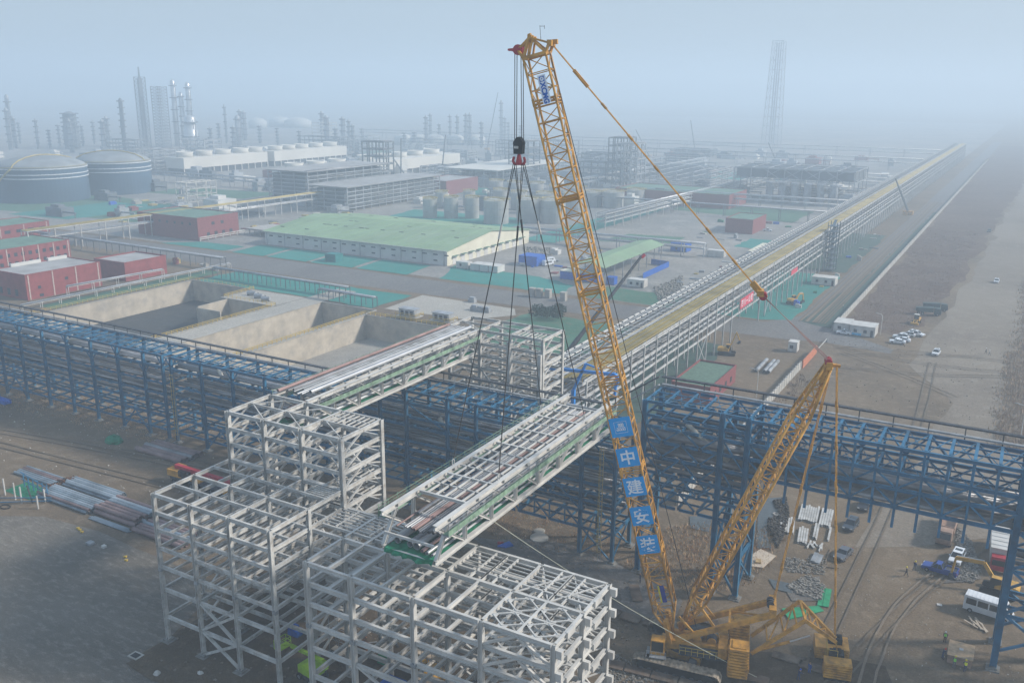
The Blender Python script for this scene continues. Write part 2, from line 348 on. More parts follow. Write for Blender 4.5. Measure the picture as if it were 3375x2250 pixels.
bs1 = basin('deep L-shaped concrete basin with dark silted floor behind the blue pipe rack', [(-286,160),(-227,160),(-227,228),(-253,228),(-253,244),(-286,244)], 8, POND, (-256, 200, 0))
rail(bs1, [(-286.6, 165), (-286.6, 244.6), (-253, 244.6)], t=.08); rail(bs1, [(-226.4, 165), (-226.4, 228.5), (-252, 228.6), (-252.5, 244)], t=.1)
bs2 = basin('narrow pale concrete basin between the silted basin and the yellow-railed wall', [(-217,160),(-192.3,160),(-192.3,242),(-217,242)], 8, CONCF, (-205, 200, 0))
bs3 = basin('pale dry concrete basin nearest the white steel tower', [(-191.4,160),(-150,160),(-150,235),(-191.4,235)], 8, CONCF, (-170, 200, 0))
rail(bs3, [(-191.8, 165), (-191.8, 235.4), (-158, 235.4)], t=.12)
mb = MB(); mb.box((-249.5, 214, -8), (-249, 228, .2)); mb.box((-249.5, 213.6, -8), (-238, 214.1, -.2)); mb.build('baffle_wall', CONCB, bs1)
sheet('concrete_slab', D_SLAB, [(-226.6, 165), (-217.4, 165), (-217.4, 262), (-226.6, 262)], 0)
sheet('concrete_slab', D_SLAB, [(-252.5, 228.6), (-227, 228.6), (-227, 244.2), (-252.5, 244.2)], 0)
for i, (x, y) in enumerate(((-246, 236.5), (-240.5, 234.5), (-235, 232.5))):
    p = empty('aerator_pump', ('leftmost', 'middle', 'rightmost')[i]+' of three grey drum pumps on the basin platform', 'pump', (x, y, .05), .3, 'drum pumps on the basin platform', False)
    MB().tube((-1.6, 0, 1.1), (1.6, 0, 1.1), .8, 14).build('drum', GALV, p); MB().box((-1.5, -.6, 0), (-1.2, .6, .5)).box((1.2, -.6, 0), (1.5, .6, .5)).build('saddle', DARK, p)
    MB().tube((0, 0, 1.8), (0, 0, 2.3), .3).build('nozzle', GALV, p)
for i, (x, y) in enumerate(((-176, 239), (-163, 240))):
    p = empty('control_cabin', ('left', 'right')[i]+' grey control cabin with yellow stair rails behind the dry basin', 'cabin', (x, y, .05), 0, 'control cabins behind the dry basin')
    MB().box((x-3.2, y-1.6, 1.2), (x+3.2, y+1.6, 3.6)).build('cabin_body', GALV, p); MB().box((x-3.4, y-1.8, 3.6), (x+3.4, y+1.8, 3.75)).build('roof', GALV, p)
    MB().box((x-4, y-2.4, .9), (x+4, y+2.4, 1.2)).build('platform', CONC, p); rail(p, [(x-4, y-2.4, 1.2), (x+4, y-2.4, 1.2), (x+4, y+2.4, 1.2)], name='guard_rail', t=.1)
    mb = MB(); [mb.box((x-2.4+k*1.9, y-1.63, 1.7), (x-1.2+k*1.9, y-1.61, 3.1)) for k in range(3)]; mb.build('louvre', DARK, p)
# ================================================================ WHITE STEEL FRAMES
LV = [22.6, 20, 17.45, 14.75, 11.9, 8.5, 4.2]
def ped(fr, x, y):
    mb = MB(); mb.box((x-.55, y-.55, 0), (x+.55, y+.55, .45)); mb.box((x-.85, y-.85, 0), (x+.85, y+.85, .18)); mb.build('footing', CONCD, fr.root)
def colm(fr, x, y, z, w=.52):
    fr.m('column', (x, y, .4), (x, y, z), w, w*.95, ref=(1, 0, 0)); ped(fr, x, y)
    if z > 14: fr.m('splice_plate', (x, y, 11.0), (x, y, 11.45), w+.07, w+.05, 'B', GALV)
def X(fr, a, b, c, d, w=.28, kind='brace'):
    fr.m(kind, a, c, w, w*.9, 'B'); b = Vector(b); d = Vector(d); o = Vector((0, .012, .011)); fr.m(kind, b+o, d+o, w*.98, w*.88, 'B')
def grid(fr, xs, ys, lv, skipx=(), w=.30, h=.50, sec=True):
    for z in lv:
        zz = z-h/2
        for y in ys:
            for a, b in zip(xs, xs[1:]): fr.m('beam', (a, y, zz), (b, y, zz), w, h, trim=.27)
        for x in xs:
            for a, b in zip(ys, ys[1:]): fr.m('beam', (x, a, zz-.004), (x, b, zz-.004), w, h, trim=.27)
        if sec:
            for a, b in zip(xs, xs[1:]):
                xm = (a+b)/2
                for c, d in zip(ys, ys[1:]):
                    for xq in (a+(b-a)/3, a+2*(b-a)/3): fr.m('joist', (xq, c, zz+.03), (xq, d, zz+.03), w*.8, h*.7, trim=.16)
def gusset(fr, x, y, z, s=.6, ma=None):
    mb = MB(); mb.box((x-s, y-s, z), (x+s, y+s, z+.03)); return mb
XS = [-96.4, -89.4, -82.4, -75.4]; YS = [72.6, 79.5, 86.4]
A = Frame('steel_structure', 'low left block of the white steel frame, two bays deep, beside the dark paved lot', 'steel frame', (-86, 76, 0), WHITE, 'white steel frame blocks')
for x in XS:
    for y in YS[:2]: colm(A, x, y, 22.55)
grid(A, XS, YS, LV[1:5]); grid(A, XS, YS[:2]+[86.1], LV[:1], sec=False)
for z in LV[:3]:
    for y in (76.0, 83.0):
        for a, b in zip(XS, XS[1:]): A.m('joist', (a, y, z-.2), (b, y, z-.2), .24, .4, trim=.17)
for k in range(6): A.m('purlin', (-79.4+.02, 83.3+k*.5, 22.35), (-75.6, 83.3+k*.5, 22.35), .12, .2, 'B')
A.m('joist', (-79.5, 83.2, 22.3), (-79.5, 86.2, 22.3), .2, .35)
for z in LV[5:]:
    for y in YS[:2]:
        for a, b in zip(XS, XS[1:]): A.m('beam', (a, y, z-.25), (b, y, z-.25), .32, .5, trim=.27)
    for x in XS: A.m('beam', (x, 72.6, z-.26), (x, 79.5, z-.26), .3, .45, trim=.27); A.m('beam', (x, 79.5, z-.26), (x, 86.1, z-.26), .3, .45, trim=.27)
for z0, z1 in ((4.2, 8.2), (.4, 3.9)):
    X(A, (-89.1, 72.6, z1), (-89.1, 72.6, z0), (-82.7, 72.6, z0), (-82.7, 72.6, z1), .34)
    for x in (-96.4, -75.4): X(A, (x, 79.8, z1), (x, 79.8, z0), (x, 86.1, z0), (x, 86.1, z1), .3)
A.build()
B = Frame('steel_tower', 'tall white steel tower with zigzag bracing where the upper pipe bridge lands', 'steel frame', (-86, 90, 0), WHITE, 'white steel frame blocks')
TL = [29.9, 27.45, 25.05]+LV
def tower(B, xs, y0, y1, tl):
    ym = (y0+y1)/2
    for x in xs:
        for y in (y0, y1): colm(B, x, y, tl[0]-.05, .62)
    for i, z in enumerate(tl):
        for y in (y0, y1):
            for a, b in zip(xs, xs[1:]): B.m('beam', (a, y, z-.27), (b, y, z-.27), .32, .54, trim=.32)
        for x in xs: B.m('beam', (x, y0, z-.275), (x, y1, z-.275), .34, .55, trim=.32)
        if i < len(tl)-1:
            zl = tl[i+1]
            for x in xs:
                B.m('brace', (x, y0+.35, zl+.05), (x, ym-.2, z-.58), .24, .24, 'B'); B.m('brace', (x, y1-.35, z-1.5), (x, ym+.5, z-.4), .18, .18, 'B')
        if i < 6:
            for a, b in zip(xs, xs[1:]):
                B.m('joist', (a, ym, z-.22), (b, ym, z-.22), .22, .4, trim=.19)
                B.m('plan_brace', (a+.3, ym+.3, z-.15), (b-.3, y0+.4, z-.15), .13, .13, 'B')
                B.m('plan_brace', (a+.3, ym+.35, z-.3), ((a+b)/2, y1-.4, z-.3), .13, .13, 'B')
tower(B, XS, 86.4, 95.0, TL)
for z in (29.9, 22.6, 20.0):
    for k in range(7): B.m('purlin', (-81.6+k*.9, 90.9, z-.1), (-81.6+k*.9, 94.7, z-.1), .13, .2, 'B')
    B.m('purlin', (-82.1, 92.9, z-.13), (-75.7, 92.9, z-.13), .14, .2, 'B')
for z1, z0 in ((24.6, 20.1), (17, 12), (11.5, 4.5)): B.m('brace', (-82.1, 94.9, z1), (-75.8, 94.9, z0), .26, .26, 'B'); B.m('brace', (-82.1, 94.9, z0), (-89.1, 94.9, z1), .26, .26, 'B')
B.build()
# right-hand block
XR = [-69.8, -62.9, -54.0, -45.0, -36.2]; YR = [72.7, 79.6, 86.5]; LR_ = [20, 17.3, 14.55, 11.7, 8.4, 4.4]
Cf = Frame('steel_structure', 'long white steel block with star-braced end bay beside the crawler crane', 'steel frame', (-53, 79, 0), WHITE2, 'white steel frame blocks')
for x in XR:
    for y in YR: colm(Cf, x, y, 19.95, .6)
for z in LR_:
    for y in YR:
        for a, b in zip(XR, XR[1:]): Cf.m('beam', (a, y, z-.3), (b, y, z-.3), .36, .58, trim=.32)
    for x in XR:
        for a, b in zip(YR, YR[1:]): Cf.m('beam', (x, a, z-.305), (x, b, z-.305), .36, .58, trim=.32)
    for a, b in zip(XR, XR[1:]):
        xm = (a+b)/2
        for c, d in zip(YR, YR[1:]): Cf.m('joist', (xm, c, z-.24), (xm, d, z-.24), .3, .46, trim=.2)
    if 8 < z < 19:
        for a, b in zip(XR[:-1], XR[1:-1]): Cf.m('joist', (a, 76.15, z-.26), (b, 76.15, z-.26), .22, .36, trim=.2)
    if z > 8: 
        for a, b in zip(XR[2:], XR[3:]): Cf.m('joist', (a, 81.4, z-.2), (b, 81.4, z-.2), .24, .38, trim=.2)
for z in (20, 17.3, 14.55):
    for xa in (-54.0, -45.0):
        for k in (3.0, 4.5, 6.0): Cf.m('purlin', (xa+k, 79.9, z-.14), (xa+k, 86.2, z-.14), .2, .26, 'I')
        for k in range(5): Cf.m('purlin', (xa+.3, 82.3+k*.82, z-.2), (xa+8.6, 82.3+k*.82, z-.2), .11, .16, 'B')
# link deck between the two blocks
for z in LR_[:4]:
    Cf.m('beam', (-75.1, 86.5, z-.3), (-69.8, 86.5, z-.3), .32, .5, trim=.3); Cf.m('beam', (-75.1, 79.6, z-.31), (-69.8, 79.6, z-.31), .32, .5, trim=.3)
    Cf.m('joist', (-75.1, 81.4, z-.25), (-54, 81.4, z-.25), .24, .38, trim=.3)
for k in range(6): Cf.m('purlin', (-75.1, 82.2+k*.75, 19.85), (-63.2, 82.2+k*.75, 19.85), .12, .18, 'B')
for x in (-72.7, -67.2, -66.2): Cf.m('purlin', (x, 81.6, 19.9), (x, 86.3, 19.9), .16, .22, 'B')
# star plan bracing with gusset plates in the end bay
for z in LR_[:5]:
    mbg = MB(); zb = z-.12
    for xa, xb in ((-44.6, -40.7), (-40.4, -36.6)):
        for ya, yb in ((73.1, 76.0), (76.3, 79.3)):
            xm = (xa+xb)/2; ym = (ya+yb)/2
            for p, q in (((xm, ya), (xb, ym)), ((xb, ym), (xm, yb)), ((xm, yb), (xa, ym)), ((xa, ym), (xm, ya))):
                Cf.m('plan_brace', (*p, zb), (*q, zb), .15, .15, 'B')
            for gx, gy in ((xm, ya), (xb, ym), (xm, yb), (xa, ym)): mbg.box((gx-.55, gy-.33, zb-.02), (gx+.55, gy+.33, zb+.012))
        Cf.m('plan_brace', (xa, 79.9, zb), (xb, 86.2, zb), .14, .14, 'B'); Cf.m('plan_brace', (xb, 79.9, zb-.16), (xa, 86.2, zb-.16), .14, .14, 'B')
    Cf.m('joist', (-44.9, 76.15, z-.3), (-36.4, 76.15, z-.3), .24, .4, trim=.2)
    mbg.build('gusset_plate', WHITE2, Cf.root)
for z1, z0 in zip(LR_, LR_[1:]):
    Cf.m('brace', (-44.7, 72.7, z0), (-40.8, 72.7, z1-.6), .28, .28, 'B'); Cf.m('brace', (-40.4, 72.7, z1-.6), (-36.5, 72.7, z0), .28, .28, 'B')
    for y in (86.5,): Cf.m('brace', (-44.7, y, z0), (-40.8, y, z1-.6), .24, .24, 'B'); Cf.m('brace', (-40.4, y, z1-.6), (-36.5, y, z0), .24, .24, 'B')
for z in LR_[:5]:   # stub brackets facing the crane side
    for y in YR: Cf.m('bracket', (-35.88, y, z-.9), (-35.2, y, z-.9), .5, .95, 'B')
    for y in (76.1, 83): Cf.m('bracket', (-36.0, y-.9, z-.35), (-36.0, y+.9, z-.35), .3, .8, 'B')
for z1, z0 in ((8.1, 4.5), (4.0, .5)):
    for xa, xb in ((-62.6, -54.3),):
        for y in (72.7, 86.5): X(Cf, (xa, y, z1), (xa, y, z0), (xb, y, z0), (xb, y, z1), .3)
Cf.build()
Dt = Frame('steel_tower', 'far white steel tower at the other end of the upper pipe bridge', 'steel frame', (-86, 148, 0), WHITE, 'white steel frame blocks')
tower(Dt, [-96.3, -89.3, -82.4, -75.5], 144.0, 152.2, [29.9, 27.3, 24.9, 22.4, 19.9, 17.3, 14.6, 11.5, 8.2, 4.5])
for z in (29.9,):
    for k in range(7): Dt.m('purlin', (-82+k*.9, 144.5, z-.1), (-82+k*.9, 147.6, z-.1), .13, .2, 'B')
for z1, z0 in ((22, 15), (14.2, 8)): Dt.m('brace', (-89, 143.9, z1), (-82.7, 143.9, z0), .3, .3, 'B'); Dt.m('brace', (-82.7, 143.9, z1), (-89, 143.9, z0), .28, .26, 'B')
Dt.m('column', (-82.4, 143.3, 18), (-82.4, 143.3, 28.5), .7, .7, 'B'); Dt.m('column', (-75.7, 143.3, 18), (-75.7, 143.3, 27), .7, .7, 'B')
Dt.build()
# ================================================================ TRUSS BRIDGES
def truss(label, x0, x1, ya, yb, zb, zt, n, pipes, loc, stringers):
    T = Frame('pipe_bridge', label, 'pipe bridge', loc, WHITE2, 'white truss pipe bridges')
    p = (yb-ya)/n; ys_ = [ya+p*i for i in range(n+1)]
    for x in (x0, x1):
        T.m('chord', (x, ya-.1, zt-.3), (x, yb+.1, zt-.3), .62, .6); T.m('chord', (x, ya-.1, zb+.28), (x, yb+.1, zb+.28), .55, .56)
        for i, y in enumerate(ys_):
            if 0 < i < n: T.m('post', (x, y, zb+.56), (x, y, zt-.6), .42, .42)
            if i < n:
                if i < n/2: T.m('diagonal', (x, ys_[i]+.35, zt-.62), (x, ys_[i+1]-.25, zb+.6), .34, .34)
                else: T.m('diagonal', (x, ys_[i]+.25, zb+.6), (x, ys_[i+1]-.35, zt-.62), .34, .34)
        T.m('end_post', (x, ya+.1, zb+.6), (x, ya+2.6, zt-.6), .42, .42); T.m('end_post', (x, yb-.1, zb+.6), (x, yb-2.6, zt-.6), .42, .42)
        for k in range(n): T.m('lug', (x+.32, ya+p*k+2.6, zt-.3), (x+.36, ya+p*k+3.1, zt-.3), .1, .35, 'B')
    for i, y in enumerate(ys_):
        T.m('cross_beam', (x0, y+.02, zb+.2), (x1, y+.02, zb+.2), .3, .4, trim=.3)
        T.m('cross_beam', (x0, y+.02, (zb+zt)/2-.2), (x1, y+.02, (zb+zt)/2-.2), .22, .3, trim=.25)
        if 0 < i < n:
            T.m('cross_beam', (x0, y+.9, zt-.25), (x1, y+.9, zt-.25), .3, .36, trim=.32)
            if i < n-1: T.m('cross_beam', (x0, y+.9+p/2, zt-.2), (x1, y+.9+p/2, zt-.2), .16, .2, trim=.32)
    for k in range(stringers):
        x = x0+1.4+(x1-x0-2.4)*k/(max(1, stringers-1)); T.m('stringer', (x, ya+p+.9, zt-.2), (x, yb-p+.9, zt-.2), .2, .2)
    # netting floor and side walkways
    mb = MB(); r = random.Random(3); nn = int((yb-ya)/.8); top = []
    for k in range(nn+1):
        y = ya-.2+(yb-ya+.4)*k/nn; e = r.uniform(-.1, .1)
        top += [(x0+.3, y, zb+.42+e*.3), ((x0+x1)/2, y, zb+.40+e*.3), (x1-.3, y, zb+.42+e*.3)]
    mb.add(top, [(3*k+j, 3*k+j+1, 3*k+j+4, 3*k+j+3) for k in range(nn) for j in (0, 1)]); mb.build('netting_floor', NET, T.root)
    mb = MB(); e = [(x0+.3+i*(x1-x0-.6)/14, ya-.2-r.uniform(0, .6), zb+.1-r.uniform(0, .25)) for i in range(15)]
    b = [(x, ya-.2, zb+.42) for x, y, z in e]
    mb.add(e+b, [(i, i+1, 16+i, 15+i) for i in range(14)]); mb.build('netting_skirt', NET, T.root)
    for x, s in ((x1+.35, 1), (x0-.35, -1)):
        mb = MB(); mb.box((min(x, x+s*.9), ya+.8, zt-1.5), (max(x, x+s*.9), yb-.8, zt-1.44)); mb.build('walkway', GALV, T.root)
        mb = MB(); xx = x+s*.9
        mb.box((xx-.02, ya+.8, zt-1.42), (xx+.02, yb-.8, zt-.75)); mb.box((min(x, xx), ya+1.0, zt-1.42), (max(x, xx)-.03, yb-1, zt-1.38)); mb.build('safety_net', NETP, T.root)
        mb = MB(); nk = int((yb-ya)/1.9)
        for k in range(nk+1):
            y = ya+.9+(yb-ya-1.8)*k/nk; mb.beam((xx, y, zt-1.6), (xx, y, zt+.15), .05)
        mb.beam((xx, ya+.8, zt-.02), (xx, yb-.8, zt-.02), .05); mb.beam((xx, ya+.8, zt-.45), (xx, yb-.8, zt-.45), .045); mb.build('handrail', NETP if s < 0 else GALV, T.root)
    for x, z, r_, ma, y0 in pipes:
        mb = MB(); mb.hollow((x, y0, z), (x, yb-.6, z), r_, 14); mb.build('pipe', ma, T.root, smooth=False)
    return T.build()
PIPEL = mat('pale grey pipe', (.42, .42, .43), .4, metal=.35, var=.15, scale=.2)
T2 = truss('white truss bridge loaded with pipes, hanging level from the crane slings', -60.0, -52.6, 75.3, 123.7, 23.1, 28.0, 8,
  [(-58.7, 24.15, .42, PIPEL, 76.3), (-56.9, 24.1, .40, PIPEL, 76.3), (-55.9, 24.15, .46, SILV, 76.2), (-54.9, 23.95, .22, PIPER, 75.9), (-54.1, 23.95, .22, SILV, 75.7), (-53.4, 23.9, .16, PIPEL, 75.7),
   (-59.3, 25.5, .11, PIPER, 77.0), (-58.9, 25.62, .2, PIPEL, 80.7), (-58.35, 25.5, .12, PIPEL, 77.3), (-58.0, 25.5, .12, SILV, 77.2), (-57.65, 25.5, .13, PIPEL, 77.5), (-57.3, 25.5, .12, PIPER, 77.3), (-56.9, 25.54, .19, PIPER, 77.2),
   (-56.4, 25.5, .12, PIPE, 77.3), (-56.05, 25.5, .12, PIPEL, 77.1), (-55.7, 25.5, .12, PIPE, 77.2), (-55.05, 25.55, .2, PIPE, 77.5), (-54.5, 25.55, .2, PIPE, 77.6), (-53.85, 25.58, .22, PIPEL, 77.7)], (-56.3, 99.5, 23.1), 5)
T1 = truss('white truss bridge carrying silver and red pipes between the two white towers', -96.2, -89.6, 95.6, 143.4, 25.05, 29.9, 8,
  [(-95.6, 30.35, .26, PIPER, 95.8), (-94.7, 30.2, .14, PIPE, 97), (-94.1, 30.25, .2, PIPE, 97.6), (-93.5, 30.2, .14, GALV, 97), (-92.9, 30.2, .12, GALV, 98.5), (-92.1, 30.3, .15, SILV, 96.2), (-91.5, 30.3, .15, SILV, 96.5), (-90.7, 30.45, .32, SILV, 97.6),
   (-94.5, 26.1, .4, PIPE, 96.2), (-93.2, 26.1, .4, PIPE, 96.2), (-91.6, 26.0, .3, SILV, 96.2), (-90.6, 26.0, .25, SILV, 96.2), (-94, 27.7, .15, PIPER, 96), (-93.4, 27.7, .15, PIPE, 96), (-92.6, 27.7, .18, PIPE, 96)], (-93, 119, 25), 4)
# ================================================================ BLUE RACKS
def rack(label, xs, yn, yb, top, lv, loc, name='pipe_rack', foot=True, colw=.55, pipes=True, seed=1, colx=None, braces=()):
    Rk = Frame(name, label, 'pipe rack', loc, BLUE, 'blue pipe racks'); r = random.Random(seed); colx = colx or xs
    for x in colx:
        for y in (yn, yb):
            Rk.m('column', (x, y, .3), (x, y, top-.02), colw, colw, ref=(1, 0, 0)); ped(Rk, x, y)
    allx = sorted(xs)
    for i, z in enumerate([top]+list(lv)):
        for y in (yn, yb):
            for a, b in zip(allx, allx[1:]):
                Rk.m('beam', (a, y, z-.18), (b, y, z-.18), .26, .44, trim=.29)
        if i:
            for f_ in (.35, .7): Rk.m('stringer', (allx[0], yn+(yb-yn)*f_, z-.12), (allx[-1], yn+(yb-yn)*f_, z-.12), .22, .3)
            for a, b in zip(allx, allx[1:]):
                if b-a > 5: Rk.m('floor_beam', ((a+b)/2, yn, z-.2), ((a+b)/2, yb, z-.2), .2, .32, trim=.14)
        for x in allx: Rk.m('cross_beam', (x, yn, z-.22), (x, yb, z-.22), .28, .42, trim=.29)
    for a, b in zip(allx, allx[1:]):
        n = max(1, round((b-a)/3)); 
        for k in range(1, n): xx = a+(b-a)*k/n; Rk.m('roof_joist', (xx, yn, top-.16), (xx, yb, top-.16), .2, .28, trim=.14)
        for k in range(n):
            x0 = a+(b-a)*k/n+.15; x1 = a+(b-a)*(k+1)/n-.15
            Rk.m('roof_brace', (x0, yn+.3, top-.2), (x1, yb-.3, top-.2), .08, .08, 'B'); Rk.m('roof_brace', (x1, yn+.3, top-.29), (x0, yb-.3, top-.29), .08, .08, 'B')
    for f_ in (1/3, 2/3): Rk.m('purlin', (allx[0], yn+(yb-yn)*f_, top-.12), (allx[-1], yn+(yb-yn)*f_, top-.12), .12, .16, 'B')
    return Rk
def rack_pipes(Rk, x0, x1, rows, label='pipe'):
    for z, ys_, rr, ma in rows:
        for y in ys_:
            mb = MB(); mb.tube((x0, y, z+rr), (x1, y, z+rr), rr, 12); mb.build(label, ma, Rk.root, smooth=True)
LX = [-250, -241, -232.5, -224, -215.8, -207.4, -198.4, -189.3, -180.6, -171.6, -162.9, -156.8]
L1 = [16.9, 13.2, 10.7, 8.3, 5.8, 2.6]
def prow(r, z, ma=PIPE, lo=124.6, hi=130.4, big=.3):
    ys_ = []; y = lo
    while y < hi: ys_.append(y); y += r.uniform(.8, 1.5)
    return (z, ys_, big, ma)
def fill(Rk, x0, x1, spec):
    for z, L in spec:
        for y, rr, ma in L:
            a = x0+rnd.uniform(0, .4); b = x1-rnd.uniform(0, .4); mb = MB(); mb.tube((a, y, z+rr), (b, y, z+rr), rr, 12 if rr > .25 else 8); mb.build('pipe', ma, Rk.root, smooth=True)
SPEC = lambda l: [(l[0], [(124.9, .28, PIPE), (125.8, .5, PIPEL), (127.2, .18, PIPE), (128, .3, PIPE), (129.6, .12, PIPER)]), (l[1], [(124.7, .4, PIPE), (125.8, .2, SILV), (126.8, .2, PIPE), (127.8, .35, PIPE), (129.2, .16, PIPE)]),
   (l[2], [(124.8, .2, PIPEL), (125.5, .2, PIPE), (126.4, .3, PIPE), (128.4, .2, PIPER), (129.5, .2, PIPE)]), (l[3], [(124.9, .16, PIPE), (126, .3, PIPE), (127.6, .16, SILV), (129, .3, PIPE)])]
def brc(Rk, cells, y=123.8, w=.24):
    for x0, z0, x1, z1 in cells: Rk.m('brace', (x0, y, z0), (x1, y, z1), w, w, 'B')
K1 = rack('blue pipe rack at far left, nearest the basin with the dark silted floor', LX, 123.8, 131, 19.5, L1, (-205, 127, 0))
fill(K1, -250, -156.6, [(a-.0, l) for a, l in SPEC([L1[0], L1[1], L1[2], L1[3]])])
def knee(Rk, xs_, top, drop, yn=123.8):
    for x in xs_:
        for s in (-1, 1): Rk.m('knee_brace', (x+.3*s, yn, top-drop), (x+1.6*s, yn, top-.4), .2, .2, 'B')
knee(K1, LX[5::2], 19.5, 2.2); knee(K1, LX[4::2], 16.8, 1.9)
for x0, x1 in ((-171.6, -162.9), (-215.8, -207.4), (-241, -232.5)):
    xm = (x0+x1)/2; brc(K1, [(x0+.3, .8, xm, 5.4), (x1-.3, .8, xm, 5.4)]); brc(K1, [(x0+.3, 3, xm, 8), (x1-.3, 3, xm, 8)], 131)
K1.build()
# white expansion loop on top of the first rack
MX = [-154.1, -145, -136, -127, -118, -109]
K2 = rack('blue pipe rack with a caged ladder, left of the tall white tower', MX, 123.8, 131, 19.5, L1, (-131, 127, 0), seed=2)
fill(K2, -154, -109, SPEC([L1[0], L1[1], L1[2], L1[3]])); knee(K2, MX[::2], 19.5, 2.2)
for x0, x1 in ((-145, -136), (-127, -118)):
    xm = (x0+x1)/2; brc(K2, [(x0+.3, .8, xm, 5.4), (x1-.3, .8, xm, 5.4)])
K2.build()
M3 = [-107, -98.3, -92.4, -83.5, -77.6, -69.4, -63.4, -57.4, -51.5]; L3 = [20.7, 18.1, 16.4, 13.5, 11.9, 10.4, 8.3, 5.4]
K3 = rack('blue pipe rack passing under the two white bridges', M3, 123.8, 131, 22.9, L3, (-79, 127, 0), seed=3, colx=[-107, -98.3, -92.4, -83.5, -77.6, -57.4, -51.5])
fill(K3, -107, -51.3, SPEC([16.4, 13.5, 11.9, 18.1])); 
fill(K3, -107, -51.3, [(8.3, [(124.9, .2, PIPE), (126.5, .3, PIPE), (129, .3, PIPE)])])
for y in (123.8, 131):
    xs_ = [-77.4+ i*2.86 for i in range(8)]
    for i in range(7):
        a, b = xs_[i], xs_[i+1]; z0, z1 = (5.4, 8.0) if i % 2 else (8.0, 5.4)
        brc(K3, [(a+.1, z0, b-.1, z1)], y, .22); K3.m('truss_post', (b, y, 5.5), (b, y, 8), .2, .2, 'B')
    brc(K3, [(-57.1, 5.2, -52, .6), (-51.8, 5.2, -57, .6)], y); brc(K3, [(-57.1, 22.4, -51.8, 16.6), (-63.2, 13.2, -57.7, 8.6), (-69.2, 18, -63.6, 13.6), (-92.2, 20.4, -83.7, 16.6)], y)
for y in (123.8,): X(K3, (-51.5, 124.2, 5.2), (-51.5, 124.2, .8), (-51.5, 130.6, .8), (-51.5, 130.6, 5.2), .22); X(K3, (-57.4, 124.2, 5.2), (-57.4, 124.2, .8), (-57.4, 130.6, .8), (-57.4, 130.6, 5.2), .22)
K3.build()
LQ = [27.1, 25.4, 23.1, 20.6, 17.9, 15.2, 12.6]
R1x = [-47, -41, -34.9, -31]
K4 = rack('tall blue pipe rack behind the crane boom, standing on high legs', R1x+[-44, -38], 123.8, 131, 29.3, LQ, (-39, 127, 0), seed=4, colx=[-47, -34.9, -31], colw=.75)
fill(K4, -47, -31, [(23.1, [(124.8, .5, PIPE), (126, .35, PIPE), (127.3, .5, PIPEL), (128.9, .3, PIPE)]), (20.6, [(124.8, .4, PIPE), (126, .4, PIPE), (127.4, .4, PIPE), (128.8, .4, PIPE)]), (25.4, [(126.5, .2, PIPE), (129, .3, PIPE)]), (17.9, [(125, .3, PIPE), (127, .3, PIPE), (129, .3, PIPE)])])
for y in (123.8, 131):
    for z0, z1 in ((25.3, 23.2), (23, 20.7), (20.5, 18), (17.8, 15.3), (15.1, 12.7)):
        brc(K4, [(-46.7, z0, -44.2, z1), (-43.8, z1, -41.2, z0), (-40.8, z0, -38.2, z1), (-37.8, z1, -35.3, z0)], y, .24)
    brc(K4, [(-34.5, 12.3, -31.3, 6.5), (-31.3, 12.3, -34.5, 6.5), (-34.5, 6.2, -31.3, .8), (-31.3, 6.2, -34.5, .8)], y, .3)
    for z1, z0 in ((29, 25.6), (25, 20.8), (20.4, 15.4)): brc(K4, [(-34.5, z1, -31.3, z0)], y, .22)
for x in (-47, -34.9, -31):
    for z1, z0 in ((12.2, 6.6), (6.2, .8)): X(K4, (x, 124.3, z1), (x, 124.3, z0), (x, 130.5, z0), (x, 130.5, z1), .3)
    K4.m('cross_beam', (x, 123.8, 6.4), (x, 131, 6.4), .35, .45, trim=.4)
K4.build()
# long-span bridge of the blue rack
R2x = [-31+2.93*i for i in range(13)]
K5 = Frame('pipe_bridge', 'blue lattice bridge carrying grey pipes high over the parked cars', 'pipe bridge', (-13, 127, 18), BLUE, 'blue pipe racks')
for y in (123.8, 131):
    for z in (29.15, 25.6, 23.3, 20.7):
        K5.m('chord', (-30.6, y, z-.25), (3.8, y, z-.25), .34, .5)
    for i, x in enumerate(R2x[1:-1]):
        K5.m('post', (x, y, 20.7), (x, y, 28.7), .3, .3)
        K5.m('hanger', (x, y+(.6 if y < 130 else -.6), 20.4), (x, y, 17.4), .34, .34, 'B') if y < 130 else None
    for i in range(12):
        a, b = R2x[i]+.15, R2x[i+1]-.15; u = i % 2 == 0
        K5.m('diagonal', (a, y, 25.2 if u else 23.3), (b, y, 23.3 if u else 25.2), .2, .24, 'B'); K5.m('diagonal', (a, y, 20.7 if not u else 23), (b, y, 23 if not u else 20.7), .2, .24, 'B')
        if y > 130: K5.m('diagonal', (a, y, 28.7 if u else 25.7), (b, y, 25.7 if u else 28.7), .2, .24, 'B')
for x in R2x[1:-1]:
    for z, w in ((29.3, .4), (25.5, .36), (23.1, .3), (20.6, .3)): K5.m('cross_beam', (x, 123.8, z-.3), (x, 131, z-.3), w, .45, trim=.2)
for i in range(12):
    a, b = R2x[i]+.2, R2x[i+1]-.2
    for z in (29.1, 25.35):
        K5.m('roof_brace', (a, 124.1, z), (b, 130.7, z), .1, .1, 'B'); K5.m('roof_brace', (b, 124.1, z-.12), (a, 130.7, z-.12), .1, .1, 'B')
for f_ in (1/3, 2/3):
    for z in (29.2, 25.4): K5.m('purlin', (-30.7, 123.8+7.2*f_, z-.12), (3.8, 123.8+7.2*f_, z-.12), .18, .24, 'I')
